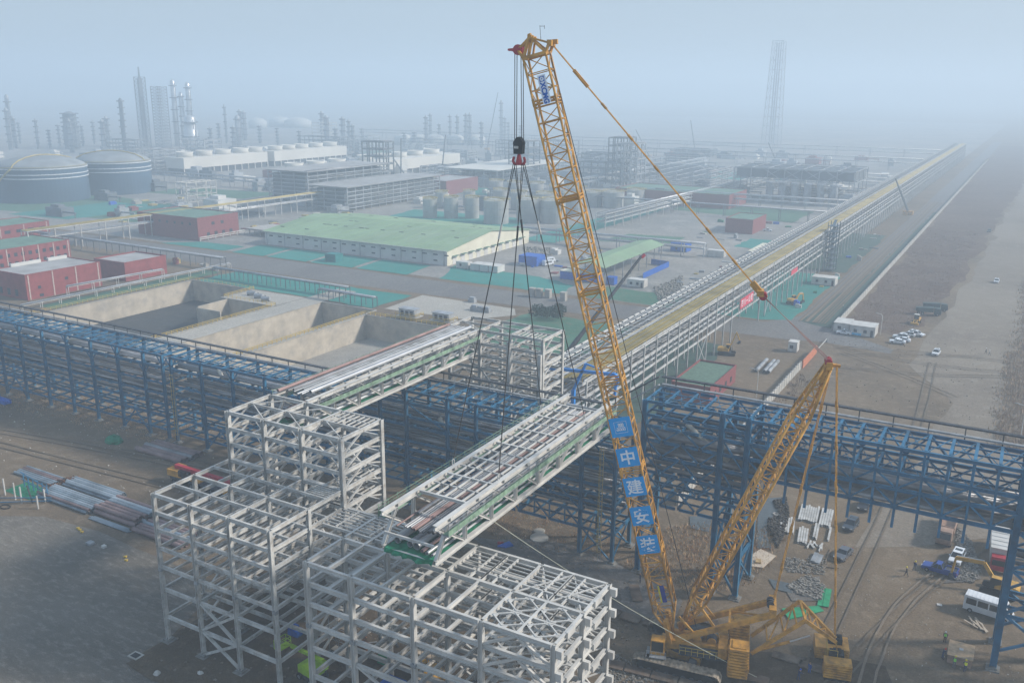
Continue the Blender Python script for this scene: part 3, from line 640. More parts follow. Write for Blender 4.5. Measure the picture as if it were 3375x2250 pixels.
fill(K5, -31, 4, [(23.1, [(124.8, .45, PIPE), (125.9, .35, PIPEL), (127.0, .5, PIPEL), (128.3, .35, PIPE), (129.5, .3, PIPE)]), (20.5, [(124.8, .4, PIPEL), (126, .4, PIPE), (127.3, .45, PIPE), (128.7, .4, PIPEL), (130, .25, PIPE)])])
K5.build()
R3x = [4.2, 13.2, 22]
K6 = rack('blue pipe rack legs at the right edge of the site', R3x, 124.3, 131.3, 29.2, [25.5, 22.9, 20.5, 15, 8.5], (10, 127, 0), seed=6, colw=.85)
fill(K6, 4, 22, SPEC([22.9, 20.5, 25.5, 15]))
for y in (124.3, 131.3):
    for z0, z1 in ((14.8, 8.7), (8.3, 3), (20.2, 15.2)): brc(K6, [(4.6, z1, 12.8, z0), (12.8, z1, 4.6, z0)], y, .32)
for z0, z1 in ((14.8, 8.7), (8.3, 2), (20.2, 15.2)): X(K6, (4.2, 124.7, z0), (4.2, 124.7, z1), (4.2, 131, z1), (4.2, 131, z0), .3)
K6.build()
# cable trays running behind the racks
def tray(label, pts, loc, gap=1.2, n_post=4.5):
    root = empty('cable_tray', label, 'cable tray', loc, 0, 'dark cable trays behind the racks')
    for dz, nm, w in ((0, 'upper_tray', .75), (-gap, 'lower_tray', .6)):
        mb = MB()
        for a, b in zip(pts, pts[1:]): mb.beam(Vector(a)+Vector((0,0,dz)), Vector(b)+Vector((0,0,dz)), w, .22)
        mb.build(nm, DARK if dz == 0 else GALV, root)
    for a, b in zip(pts, pts[1:]):
        a = Vector(a); b = Vector(b); n = max(1, int((b-a).length/n_post))
        for k in range(n):
            p = a.lerp(b, (k+.5)/n); MB().beam(p-Vector((0,0,gap+.6)), p-Vector((0,0,.1)), .14).build('post', DARK, root)
tray('dark cable tray along the back of the left blue rack', [(-258, 132.2, 20.7), (-108, 132.2, 20.5)], (-180, 132, 19))
tray('dark cable tray along the back of the middle blue rack', [(-107, 132.2, 24.3), (-58, 132.2, 24.2), (-53, 132.2, 27.0), (-48, 132.2, 30.5)], (-80, 132, 23), 1.4)
tray('dark cable tray along the back of the right blue rack', [(-47.5, 132.2, 30.6), (22, 132.2, 30.6)], (-10, 132, 29.5), 1.3)
# expansion loops and odd pipes on the racks
def bentpipe(label, pts, r, ma, loc):
    root = Vector(loc); mb = MB(); mb.path(pts, r, 10)
    for p in pts[1:-1]: mb.lathe((p[0], p[1], p[2]), [(r*.3, -r*.95), (r, -r*.3), (r, r*.3), (r*.3, r*.95)], 10)
    single(mb, 'expansion_loop', ma, label, 'pipe', loc, 'bent pipes on the blue racks', True)
LAG = mat('bright aluminium lagging', (.6, .57, .5), .4, metal=.4, var=.15, scale=.4)
bentpipe('bent pale lagged pipe loop over the left blue rack', [(-191, 126.5, 17.2), (-191, 126.5, 18.8), (-190, 124.4, 18.6), (-187.5, 123.4, 18.6), (-183.5, 125.5, 18.9), (-183, 125.5, 18.2)], .26, LAG, (-187, 125, 17))
bentpipe('bright elbow pipe rising from the rack left of the tall white tower', [(-141.5, 125.2, 18.4), (-139.5, 125.2, 16.2), (-134, 125.2, 15.6)], .42, LAG, (-140, 125, 15))
bentpipe('bright inclined pipe between the two bridges', [(-86, 124.9, 18.5), (-83.8, 124.9, 16.2), (-79, 124.9, 15.2)], .42, LAG, (-84, 125, 15))
bentpipe('bright inclined pipe inside the tall blue rack', [(-41, 126, 25.8), (-37.5, 125.5, 23.4), (-34, 125.2, 21.4)], .42, LAG, (-38, 126, 21))
def ladder(label, x, y, z0, z1, cage=.38, loc=None, ma=RAILY):
    root = empty('caged_ladder', label, 'ladder', (x, y, z0), 0, 'caged ladders on the racks')
    mb = MB(); [mb.beam((x+s*.24, y, z0), (x+s*.24, y, z1), .06) for s in (-1, 1)]; k = z0
    while k < z1: mb.beam((x-.24, y, k), (x+.24, y, k), .04); k += .4
    mb.build('ladder_rails', GALV, root); mb = MB(); k = z0+2.4; n = 8
    while k < z1:
        p = [(x+cage*math.cos(a), y-.1-cage*1.5*math.sin(a), k) for a in [math.pi*i/n for i in range(n+1)]]; mb.path(p, .03, 4); k += .9
    for a in (.5, 1.57, 2.6): mb.beam((x+cage*math.cos(a), y-.1-cage*1.5*math.sin(a), z0+2.4), (x+cage*math.cos(a), y-.1-cage*1.5*math.sin(a), z1), .04)
    mb.build('cage', ma, root)
ladder('yellow caged ladder on the blue rack left of the tall white tower', -153.2, 123.2, 0, 16)
ladder('yellow caged ladder between the blue legs behind the crane boom', -53.4, 122.9, 0, 20.5)
# ================================================================ CRAWLER CRANE
CF = Vector((-34.5, 105.2, 3.0)); CAL = R(-165); CD = Vector((math.cos(CAL), math.sin(CAL), 0)); CN = Vector((-CD.y, CD.x, 0)); ZV = Vector((0, 0, 1))
def CP(s_, z, o_=0.): return Vector((CF.x, CF.y, 0))+CD*s_+CN*o_+ZV*z
def PL(q, off=0.):
    r = ray(*q); t = (CN.dot(Vector((CF.x, CF.y, 0))-CAM)+off)/CN.dot(r); return CAM+r*t
k_ = zoomf(1950, 1900, 2.613); K_ = zoomf(1650, 100, 6.671); hk = zoomf(1600, 430, 7.128); u_ = zoomf(2350, 850, 3.9)
crane = empty('crawler_crane', 'orange yellow crawler crane with tall lattice boom lifting the truss bridge', 'crane', tuple(CP(0, 0)))
def lattice(a, b, wp, wo, perp, out, cells, cr, lr, tap0=.0, tap1=.0, t0l=4., t1l=4., nsec=1, root=crane, nm=('chord', 'lacing')):
    """box lattice from a to b; wp, wo = widths along perp and out; tapers at the ends"""
    ax = (b-a); L = ax.length; ax = ax/L
    def k(t):
        if t < t0l: return tap0+(1-tap0)*t/t0l
        if t > L-t1l: return tap1+(1-tap1)*(L-t)/t1l
        return 1.
    def pt(t, i):
        f = k(t); sp = (-1, 1, 1, -1)[i]; so_ = (-1, -1, 1, 1)[i]
        return a+ax*t+perp*(sp*wp/2*f)+out*(so_*wo/2*f)
    for i in range(4):
        mb = MB(); mb.path([pt(t, i) for t in (0, t0l, L-t1l, L)], cr, 8); mb.build(nm[0], YEL, root, smooth=True)
    per = cells//nsec
    for s_ in range(nsec):
        mb = MB()
        for c in range(s_*per, (s_+1)*per if s_ < nsec-1 else cells):
            ta = L*c/cells; tb = L*(c+1)/cells
            for i in range(4):
                j = (i+1) % 4
                p, q = (i, j) if c % 2 == 0 else (j, i)
                mb.tube(pt(ta, p), pt(tb, q), lr, 5)
                mb.tube(pt(tb, i), pt((ta+tb*3)/4 if False else tb, j), lr*(1.0 if c % 5 else 1.7), 5)
        mb.build(nm[1], YEL, root)
# boom
bf = CP(0, 3); bt = CP(20.1, 78.7); BA = (bt-bf).normalized(); BP = (CN.cross(BA)).normalized()
if BP.dot(CD) > 0: BP = -BP            # BP points to the right in the photograph
lattice(bf, bt, 2.8, 2.6, BP, CN, 40, .15, .065, .05, 1., 4.5, .5, 6)
for t_ in (13, 25, 37, 49, 61, 73):     # section joints
    c = bf+BA*t_
    mb = MB()
    for s_ in (-.18, .18):
        cc = c+BA*s_
        for i in range(4):
            p = [(-1,-1),(1,-1),(1,1),(-1,1)]; x, y = p[i]; x2, y2 = p[(i+1) % 4]
            mb.tube(cc+BP*(x*1.4)+CN*(y*1.3), cc+BP*(x2*1.4)+CN*(y2*1.3), .1, 6)
    for x, y in ((-1,-1),(1,-1),(1,1),(-1,1)): mb.tube(c-BA*.45+BP*(x*1.4)+CN*(y*1.3), c+BA*.45+BP*(x*1.4)+CN*(y*1.3), .19, 8)
    mb.build('section_joint', YEL, crane)
mb = MB(); [mb.beam(bf+CN*(y*1.2)-BA*.4, bf+CN*(y*1.3)+BA*3.2, .5, .9) for y in (-1, 1)]; mb.build('boom_foot', YEL, crane)
mb = MB()   # walkway chequer panels half way up
mb.beam(bf+BA*31.5-BP*1.2+CN*1.25, bf+BA*31.5+BP*1.2+CN*1.25, .12); mb.build('panel_rail', YEL, crane)
# boom head
hR = CP(18.35, 80.1); hL = CP(20.9, 80.75); shv = CP(22.3, 79.35); lC = bf+BA*(bt-bf).length-BP*1.4; rC = lC+BP*2.8
mb = MB()
for o_ in (-1.2, 1.2):
    O = CN*o_; O2 = CN*(o_*.45)
    for a, b, w_ in ((lC+O, hL+O2, .3), (rC+O, hR+O*.9, .3), (hL+O2, hR+O*.9, .22), (rC+O, hL+O2, .24), (lC+O, shv+O2, .26), (hL+O2, shv+O2, .26), (lC+O+BP*.6, hL+O2+BP*.5, .2)): mb.beam(a, b, w_)
mb.beam(lC-CN*1.3, lC+CN*1.3, .35); mb.beam(rC-CN*1.3, rC+CN*1.3, .35); mb.beam(lC+CN*1.25, rC+CN*1.25, .34); mb.beam(lC-CN*1.25, rC-CN*1.25, .34)
mb.build('boom_head', YEL, crane)
mb = MB(); mb.beam(hR-CN*1.2, hR+CN*1.2, .55, .7); mb.beam(hR+BP*.1+ZV*.1, hR+BP*.75+CD*-.05+ZV*.0, .6, .55); mb.beam(hL-CN*.6, hL+CN*.6, .5, .6); mb.beam(hL, hL+ZV*.45+CD*.15, .35); mb.build('head_lug', YEL, crane)
for o_ in (-.5, 0, .5): mb = MB(); mb.tube(shv+CN*(o_-.12), shv+CN*(o_+.12), .62, 16); mb.build('sheave', RED, crane)
mb = MB(); mb.beam(shv-CD*.4+CN*.75+ZV*.1, shv+CD*1.1+CN*.75-ZV*.02, .12, .3); mb.beam(shv-CD*.4-CN*.75+ZV*.1, shv+CD*1.1-CN*.75, .12, .3); mb.beam(shv+CD*1.1-CN*.8, shv+CD*1.1+CN*.8, .2); mb.build('sheave_cheek', RED, crane)
mb = MB(); am = (hL+hR)/2; mb.tube(am, am+ZV*1.7+CD*.15, .03, 5); mb.tube(am+ZV*1.6+CD*.15, am+ZV*1.6-CD*.4, .025, 4); mb.tube(am+ZV*1.3-CD*.4, am+ZV*1.7-CD*.4, .03, 4); mb.build('wind_vane', DARK, crane)
# mast
mf = CP(-1.2, 4.2); mtp = CP(-16.6, 43.2); MA_ = (mtp-mf).normalized(); MP = CN.cross(MA_).normalized()
lattice(mf, mtp, 1.9, 3.0, MP, CN, 26, .18, .075, .12, .35, 6, 7, 4, nm=('mast_chord', 'mast_lacing'))
mb = MB(); mb.beam(mtp-CN*.9, mtp+CN*.9, .7, .9); mb.beam(mtp, mtp-CD*1.3-ZV*.1, .5, .35); mb.beam(mtp-MA_*2.4-CN*.6, mtp+CN*-.3, .3); mb.beam(mtp-MA_*2.4+CN*.6, mtp+CN*.3, .3); mb.build('mast_head', YEL, crane)
for o_ in (-.55, 0, .55): MB().tube(mtp+ZV*.4+CD*.1+CN*(o_-.12), mtp+ZV*.4+CD*.1+CN*(o_+.12), .45, 12).build('mast_sheave', RED, crane)
# pendants with link plates
def pendant(a, b, nseg, o_=.35, r=.055, ma=YEL, nm='pendant', plate=.13):
    for s_ in ((-1, 1) if o_ else (1,)):
        mb = MB(); A_ = a+CN*(o_*s_); B_ = b+CN*(o_*s_); mb.tube(A_, B_, r, 6)
        for i in range(1, nseg): c = A_.lerp(B_, i/nseg); dd = (B_-A_).normalized(); mb.beam(c-dd*.45, c+dd*.45, plate*1.6, plate*1.6)
        mb.build(nm, ma, crane)
spr = CP(-7.96, 51.5)
pendant(hR+CN*0, spr, 8, .3)
c = hR.lerp(spr, .14); dd = (spr-hR).normalized(); MB().beam(c-dd*1.3, c+dd*1.3, .3, .4).build('tension_sensor', YEL, crane)
mb = MB(); mb.beam(spr-dd*1.6, spr+dd*.9, .6, .75); mb.beam(spr-CN*.8, spr+CN*.8, .8, .7); mb.build('spreader_block', YEL, crane)
for o_ in (-.4, 0, .4): MB().tube(spr+dd*.5+CN*(o_-.1), spr+dd*.5+CN*(o_+.1), .5, 12).build('spreader_sheave', RED, crane)
for o_ in (-.5, -.2, .2, .5):
    MB().tube(spr+dd*.6+CN*o_+ZV*(.35*o_), mtp+ZV*.5+CN*o_+CD*.3*o_, .045, 5).build('luffing_rope', PIPER, crane)
hub = CP(-20.9, 6.3); gt = CP(-12.8, 9.9)
pendant(mtp-CD*.9, hub+ZV*.2, 7, .85, .06); pendant(mtp-CD*.3, gt, 6, .6, .065)
MB().tube(CP(18.5, 79.3, .3), CP(-3.2, 5.2, .3), .05, 5).build('hoist_rope', ROPE, crane)
# gantry beams
for o_ in (-1.75, 1.75):
    MB().beam(CP(-.7, 3.7, o_), CP(-12.9, 9.5, o_*.95), .55, .7).build('gantry_beam', YEL, crane)
mb = MB(); mb.beam(CP(-12.8, 9.7, -1.9), CP(-12.8, 9.7, 1.9), .9, 1.1); mb.beam(CP(-7.5, 7.2, -1.6), CP(-7.5, 7.2, 1.6), .3, .3); mb.beam(CP(-7.5, 7.1, -1.6), CP(-11.5, 9, 1.5), .22, .22); mb.build('gantry_head', YEL, crane)
for o_ in (-.6, 0, .6): MB().tube(CP(-12.5, 10.2, o_-.12), CP(-12.5, 10.2, o_+.12), .5, 12).build('gantry_sheave', DARK, crane)
MB().beam(PL(k_(870, 170), 1.3), PL(k_(1085, 470), 1.3), .3).tube(PL(k_(1085, 470), 1.3), PL(k_(1115, 512), 1.3), .08).build('backstop_strut', YEL, crane)
MB().beam(PL(k_(750, 340), 1.5), PL(k_(880, 485), 1.5), .28).build('backstop_strut', YEL, crane)
MB().beam(PL(k_(970, 240), -1.3), PL(k_(1060, 350), -1.3), .26).build('backstop_strut', YEL, crane)
# superstructure deck
def cbx(mb, s0, s1, o0, o1, z0, z1):
    mb.add([CP(s0, z0, o0), CP(s1, z0, o0), CP(s1, z0, o1), CP(s0, z0, o1), CP(s0, z1, o0), CP(s1, z1, o0), CP(s1, z1, o1), CP(s0, z1, o1)], [(0,3,2,1),(4,5,6,7),(0,1,5,4),(1,2,6,5),(2,3,7,6),(3,0,4,7)]); return mb
mb = MB(); cbx(mb, .8, -7.6, -1.5, -.9, 2.0, 3.3); cbx(mb, .8, -7.6, .9, 1.5, 2.0, 3.3); cbx(mb, .6, -7.5, -.9, .9, 2.0, 2.6); cbx(mb, -7.6, -10.4, -4.2, 4.2, 1.9, 2.5); cbx(mb, -6.3, -7.5, -2.6, 2.6, 2.3, 3.6); mb.build('superstructure', YEL, crane)
mb = MB(); cbx(mb, -1.2, -7.0, 1.5, 2.5, 1.9, 2.05); cbx(mb, -1.2, -7.0, 1.52, 2.0, 2.1, 2.9); cbx(mb, -.9, -5.8, -2.9, -1.5, 1.9, 3.4); mb.build('machinery_house', DARK, crane)
mb = MB()
for a in range(8): mb.beam(CP(-1.3-a*.8, 2.05, 2.45), CP(-1.3-a*.8, 3.1, 2.45), .05)
mb.beam(CP(-1.3, 3.1, 2.45), CP(-6.9, 3.1, 2.45), .05); mb.beam(CP(-1.3, 2.6, 2.45), CP(-6.9, 2.6, 2.45), .05); mb.build('handrail', RAILY, crane)
for s_ in (-3.5, -5.4):
    MB().tube(CP(s_, 3.35, -.85), CP(s_, 3.35, .85), .62, 16).build('winch_drum', YEL, crane); mb = MB(); mb.tube(CP(s_, 3.35, -.6), CP(s_, 3.35, .6), .68, 16); mb.build('wound_rope', DARK, crane)
# cab
cab = MB(); cbx(cab, 2.5, .6, 2.0, 3.6, 2.1, 2.5); cbx(cab, 2.45, .65, 2.05, 3.55, 4.0, 4.15)
for s_ in (2.42, .72):
    for o_ in (2.08, 3.52): cab.beam(CP(s_, 2.4, o_), CP(s_, 4.1, o_), .1)
cabo = cab.build('cab', YEL, crane)
GLS = mat('dark tinted glass', (.02, .026, .03), .12, var=.1, spec=.6)
mb = MB(); cbx(mb, 2.38, .76, 2.12, 3.48, 2.45, 3.98); g = mb.build('cab_glass', GLS, cabo, off=tuple(CP(0, 0)))
mb = MB(); cbx(mb, 2.9, .3, 3.6, 4.3, 2.0, 2.1); cbx(mb, 3.0, 2.5, 1.9, 4.3, 2.0, 2.1)
for a in range(5): mb.beam(CP(2.9-a*.62, 2.1, 4.28), CP(2.9-a*.62, 3.0, 4.28), .04)
mb.beam(CP(2.95, 3.0, 4.28), CP(.35, 3.0, 4.28), .04); mb.build('cab_platform', GALV, crane)
# stacked counterweight slabs either side
for o_ in (3.1, -3.1):
    for i in range(10):
        mb = MB(); z = 1.0+.43*i; cbx(mb, -7.75, -10.25, o_-1.25, o_+1.25, z, z+.31); cbx(mb, -8.1, -9.9, o_-.9, o_+.9, z+.31, z+.43)
        cbx(mb, -7.62, -7.75, o_+.3, o_+1.05, z+.05, z+.26)
        mb.build('counterweight_slab', YEL, crane)
# undercarriage
CHA = R(7.5); XD = Vector((math.cos(CHA), math.sin(CHA), 0)); YD = Vector((-XD.y, XD.x, 0)); cc = Vector((-33.2, 105.6, 0))
mb = MB(); mb.ext([cc+XD*a+YD*b+ZV*.55 for a, b in ((-3, -2.2), (-1.2, -1.5), (1.2, -1.5), (3, -2.2), (3, 2.2), (1.2, 1.5), (-1.2, 1.5), (-3, 2.2))], None, (0, 0, 1.05)); mb.build('carbody', YEL, crane)
mb = MB(); mb.tube(cc+ZV*1.6, cc+ZV*2.05, 1.7, 24); mb.build('slew_ring', DARK, crane)
mb = MB(); mb.ext([cc+XD*a+YD*b+ZV*.6 for a, b in ((-2.6, -4), (-1.6, -4), (-1.6, 4), (-2.6, 4))], None, (0, 0, .8)); mb.ext([cc+XD*a+YD*b+ZV*.6 for a, b in ((1.6, -4), (2.6, -4), (2.6, 4), (1.6, 4))], None, (0, 0, .8)); mb.build('cross_member', DARK, crane)
for sgn in (-1, 1):
    c0 = cc+YD*(sgn*4.5)+XD*.3; Lh = 5.9; w_ = .85; TR = MB()
    prof = []
    for i in range(17): a = math.pi/2+math.pi*i/16; prof.append((-Lh+.85+.85*math.cos(a), .88+.85*math.sin(a)))
    for i in range(17): a = -math.pi/2+math.pi*i/16; prof.append((Lh-.85+.85*math.cos(a), .88+.85*math.sin(a)))
    n_ = len(prof); vs = [c0+XD*a+YD*(-w_)+ZV*b for a, b in prof]+[c0+XD*a+YD*w_+ZV*b for a, b in prof]
    TR.add(vs, [(i, (i+1) % n_, n_+(i+1) % n_, n_+i) for i in range(n_)])
    ns = 46; tot = 2*(2*Lh-1.7)+2*math.pi*.85
    for i in range(ns):   # track shoes
        u = tot*i/ns; l1 = 2*Lh-1.7
        if u < l1: p = (Lh-.85-u, 1.75); nrm = (0, 1)
        elif u < l1+math.pi*.85: a = math.pi/2+(u-l1)/.85; p = (-Lh+.85+.87*math.cos(a), .88+.87*math.sin(a)); nrm = (math.cos(a), math.sin(a))
        elif u < 2*l1+math.pi*.85: p = (-Lh+.85+(u-l1-math.pi*.85), .02); nrm = (0, -1)
        else: a = -math.pi/2+(u-2*l1-math.pi*.85)/.85; p = (Lh-.85+.87*math.cos(a), .88+.87*math.sin(a)); nrm = (math.cos(a), math.sin(a))
        P_ = c0+XD*p[0]+ZV*max(.05, p[1]); TR.beam(P_-YD*w_*1.02, P_+YD*w_*1.02, .26, .1, ref=XD*nrm[0]+ZV*nrm[1])
    tk = mat('dusty steel track shoes', (.34, .28, .21), .85, var=.3, scale=1.2)
    TR.build('crawler_track', tk, crane)
    mb = MB(); mb.ext([c0+XD*a+YD*(-w_*.8)+ZV*b for a, b in ((-Lh+.9, .35), (Lh-.9, .35), (Lh-.7, 1.1), (Lh-2, 1.5), (-Lh+2, 1.5), (-Lh+.7, 1.1))], None, YD*(w_*1.6)); mb.build('track_frame', BLACK, crane)
    for i in range(9): MB().tube(c0+XD*(-Lh+1.4+i*1.13)+YD*(-w_*.95)+ZV*.42, c0+XD*(-Lh+1.4+i*1.13)+YD*(w_*.95)+ZV*.42, .33, 12).build('track_roller', DARK, crane)
# derrick ballast frame
def fr2(a, b, w_=.34, nm='ballast_frame_beam'): MB().beam(a, b, w_, w_*1.3).build(nm, YEL, crane)
apN = CP(-16.9, 9.3, 1.7); apF = CP(-16.3, 9.9, -1.9); hb = CP(-21.0, 6.2, .3); rtN = CP(-10.6, 3.5, 2.0); rtF = CP(-10.6, 3.6, -2.0)
fr2(rtN, apN); fr2(rtF, apF); fr2(apN, hb+CN*.35); fr2(apF, hb-CN*.5); fr2(apN, apF, .26)
for t_ in (.3, .6, .85): fr2(rtN.lerp(apN, t_), rtF.lerp(apF, t_), .2, 'frame_strut')
fr2(rtN.lerp(apN, .3), rtF.lerp(apF, .6), .16, 'frame_strut'); fr2(rtN.lerp(apN, .6), rtF.lerp(apF, .85), .16, 'frame_strut')
for t_, u in ((.2, .2), (.45, .45), (.7, .7)): fr2(apN.lerp(hb, t_), apF.lerp(hb, u), .18, 'frame_strut')
for t_, u in ((.0, .2), (.2, .45), (.45, .7)): fr2(apN.lerp(hb, t_), apF.lerp(hb, u), .14, 'frame_strut')
MB().tube(CP(-11.2, 3.5, 1.2), CP(-15.3, 5.6, 1.2), .2).build('telescopic_cylinder', YEL, crane); MB().tube(CP(-15.3, 5.6, 1.2), CP(-17.7, 6.9, 1.2), .11).build('piston_rod', SILV, crane)
# suspended ballast
bl = empty('ballast_tray', 'orange counterweight slabs in two piles standing behind the crane on a hanging tray', 'counterweight', tuple(GZ(*k_(2090, 830))), 0)
tb = Vector(bl.location); 
def obx(mb, c, x0, x1, y0, y1, z0, z1, X_=CD, Y_=CN):
    mb.add([c+X_*a+Y_*b+ZV*z for z in (z0, z1) for a, b in ((x0, y0), (x1, y0), (x1, y1), (x0, y1))], [(0,1,2,3),(4,7,6,5),(0,4,5,1),(1,5,6,2),(2,6,7,3),(3,7,4,0)]); return mb
pB = GZ(*k_(2110, 900)); pA = GZ(*k_(2060, 770)); 
for i in range(6): obx(MB(), pB, -1.75, 1.75, -1.9, 0, .35+.36*i, .35+.36*i+.27).build('ballast_slab', YEL, bl)
for i in range(5): obx(MB(), pA, -2.3, 2.1, -4.4, -1.0, .35+.36*i, .35+.36*i+.27).build('ballast_slab', YEL, bl)
mb = MB(); obx(mb, pB, -1.4, 1.6, -6.2, .2, .05, .35); obx(mb, pB, -.9, .9, -3.6, -2.1, .35, 2.6); obx(mb, pB, -.9, .9, -6.8, -5.4, .35, 2.9); mb.build('tray_beam', BLACK, bl)
for i, yy in enumerate((-2.8, -6.1)):
    MB().tube(pB+CN*yy+ZV*2.8-CD*.5, pB+CN*yy+ZV*2.8+CD*.5, .4, 12).build('tray_winch', BLACK, bl)
    MB().tube(pB+CN*yy+ZV*2.8, hub+CN*(-.2 if i else .4), .06, 6).build('tray_pendant', YEL, bl)
mb = MB(); [mb.beam(pB+CD*x+CN*y+ZV*.35, pB+CD*x+CN*y+ZV*3.3, .05) for x in (1.3, 0) for y in (-1.95, -3.9)]; mb.beam(pB+CD*1.3-CN*1.95+ZV*3.3, pB-CN*1.95+ZV*3.3, .05); mb.beam(pB+CD*1.3-CN*3.9+ZV*3.3, pB+CD*1.3-CN*1.95+ZV*3.3, .05); mb.build('tray_rail', RAILY, bl)
# hook block and slings
hx = PL(hk(790, 470)); hkr = empty('hook_block', 'black hook block with red double hook hanging below the boom head', 'hook', tuple(hx))
def hz_(v): return PL(hk(790, v))
zt_, zb_, zh_, ze_ = hz_(155).z, hz_(550).z, hz_(700).z, hz_(815).z; hc = Vector((hx.x, hx.y, 0))
mb = MB(); 
for s_ in (-1, 1): mb.ext([hc+CN*(s_*.12)+CD*a+ZV*b for a, b in ((-.55, zb_), (-.62, zb_+1.4), (-.55, zt_-.5), (-.2, zt_), (.2, zt_), (.55, zt_-.5), (.62, zb_+1.4), (.55, zb_))], None, CN*(s_*.5))
mb.build('block_cheek', BLACK, hkr); 
for s_ in (-.5, .5): MB().tube(hc+CN*-.3+CD*s_*.7+ZV*(zt_-.75), hc+CN*.3+CD*s_*.7+ZV*(zt_-.75), .38, 14).build('block_sheave', BLACK, hkr)
MB().box((hc.x-.3, hc.y-.78, (zt_+zb_)/2-.35), (hc.x+.3, hc.y-.74, (zt_+zb_)/2-.05)).build('load_plate', WHITE2, hkr)
mb = MB(); mb.tube(hc+ZV*(zb_+.2), hc+ZV*(zh_+.2), .16, 10); mb.lathe((hc.x, hc.y, ze_), [(.25, 0), (.4, .3), (.32, .8), (.2, 1.3), (.14, 1.6)], 12)
for s_ in (-1, 1): mb.path([hc+CD*(s_*.2)+ZV*(ze_+.15), hc+CD*(s_*.55)+ZV*(ze_+.1), hc+CD*(s_*.78)+ZV*(ze_+.5), hc+CD*(s_*.62)+ZV*(ze_+1.0)], .17, 8)
mb.build('double_hook', RED, hkr)
for a, b in ((-.62, -.3), (-.45, .3), (.45, -.3), (.62, .3)): MB().tube(shv+CD*(a*.7)+CN*b+ZV*-.3, hc+CD*a*.85+CN*b*.6+ZV*(zt_-.6), .055, 6).build('hoist_rope', ROPE, hkr)
SLG = mat('greasy sling rope', (.045, .04, .036), .7, var=.3, scale=1)
for i, (x, y, lab) in enumerate(((-60.0, 90.2, 'near left'), (-52.6, 89.2, 'near right'), (-60.0, 114.2, 'far left'), (-52.6, 113.8, 'far right'))):
    top = hc+CD*(-.55 if x > -56 else .55)+ZV*(ze_+.15)+CN*(.25 if y < 100 else -.25); end = Vector((x, y, 28.9)); mid = top.lerp(end, .2)
    sg = empty('lifting_sling', 'wire sling from the hook to the '+lab+' lug of the hanging bridge', 'sling', tuple(end), 0, 'slings under the hook')
    MB().tube(mid, end, .07, 7).build('sling_rope', SLG, sg)
    for s_ in (-.12, .12): MB().tube(top+CD*s_, mid, .055, 6).build('upper_strand', SLG, sg)
    MB().tube(mid.lerp(end, .0), mid.lerp(end, .06), .13, 8).build('chafe_sleeve', WHITE2 if i in (0, 3) else SLG, sg)
    mb = MB(); mb.path([end+Vector((0,-.22,-.75)), end+Vector((0,-.25,-.2)), end+Vector((0,0,.12)), end+Vector((0,.25,-.2)), end+Vector((0,.22,-.75))], .07, 8); mb.build('shackle', WHITE2, sg)
# ---------------------------------------------------------------- writing
def textmesh(body, size, name, ma, off=0.0, ext=.012):
    cu = bpy.data.curves.new('t', 'FONT'); cu.body = body; cu.size = size; cu.align_x = 'CENTER'; cu.align_y = 'CENTER'; cu.offset = off; cu.extrude = ext
    ob = bpy.data.objects.new('t', cu); COL.objects.link(ob); bpy.context.view_layer.update()
    me = bpy.data.meshes.new_from_object(ob.evaluated_get(bpy.context.evaluated_depsgraph_get())); bpy.data.objects.remove(ob); bpy.data.curves.remove(cu)
    xs_ = [v.co.x for v in me.vertices]; ys_ = [v.co.y for v in me.vertices]; cx_ = (min(xs_)+max(xs_))/2; cy_ = (min(ys_)+max(ys_))/2
    for v in me.vertices: v.co.x -= cx_; v.co.y -= cy_
    me.materials.clear(); me.materials.append(ma); me.name = name
    return me
def place(me, name, parent, c, X_, Y_, label=None):
    o = bpy.data.objects.new(name, me); COL.objects.link(o); o.parent = parent
    X_ = X_.normalized(); Y_ = Y_.normalized(); N_ = X_.cross(Y_)
    mt = Matrix((X_, Y_, N_)).transposed().to_4x4(); mt.translation = Vector(c)-Vector(parent['_o'] if '_o' in parent else (0,0,0)); o.matrix_basis = mt
    if label: o['label'] = label
    return o
SIGNB = mat('banner blue', (.0, .32, .74), .5, var=.05); SIGNW = mat('lettering white', (.80, .82, .86), .6, var=.04)
def panel(nm, root, c, X_, Y_, w_, h_, ma, t=.05):
    N_ = X_.cross(Y_).normalized(); mb = MB(); c = Vector(c)
    mb.add([c+X_*(a*w_/2)+Y_*(b*h_/2)+N_*n_ for n_ in (-t, 0) for a, b in ((-1,-1),(1,-1),(1,1),(-1,1))], [(0,3,2,1),(4,5,6,7),(0,1,5,4),(1,2,6,5),(2,3,7,6),(3,0,4,7)])
    return mb.build(nm, ma, root)
fo = CN*1.48   # banners hang just outside the boom's near face
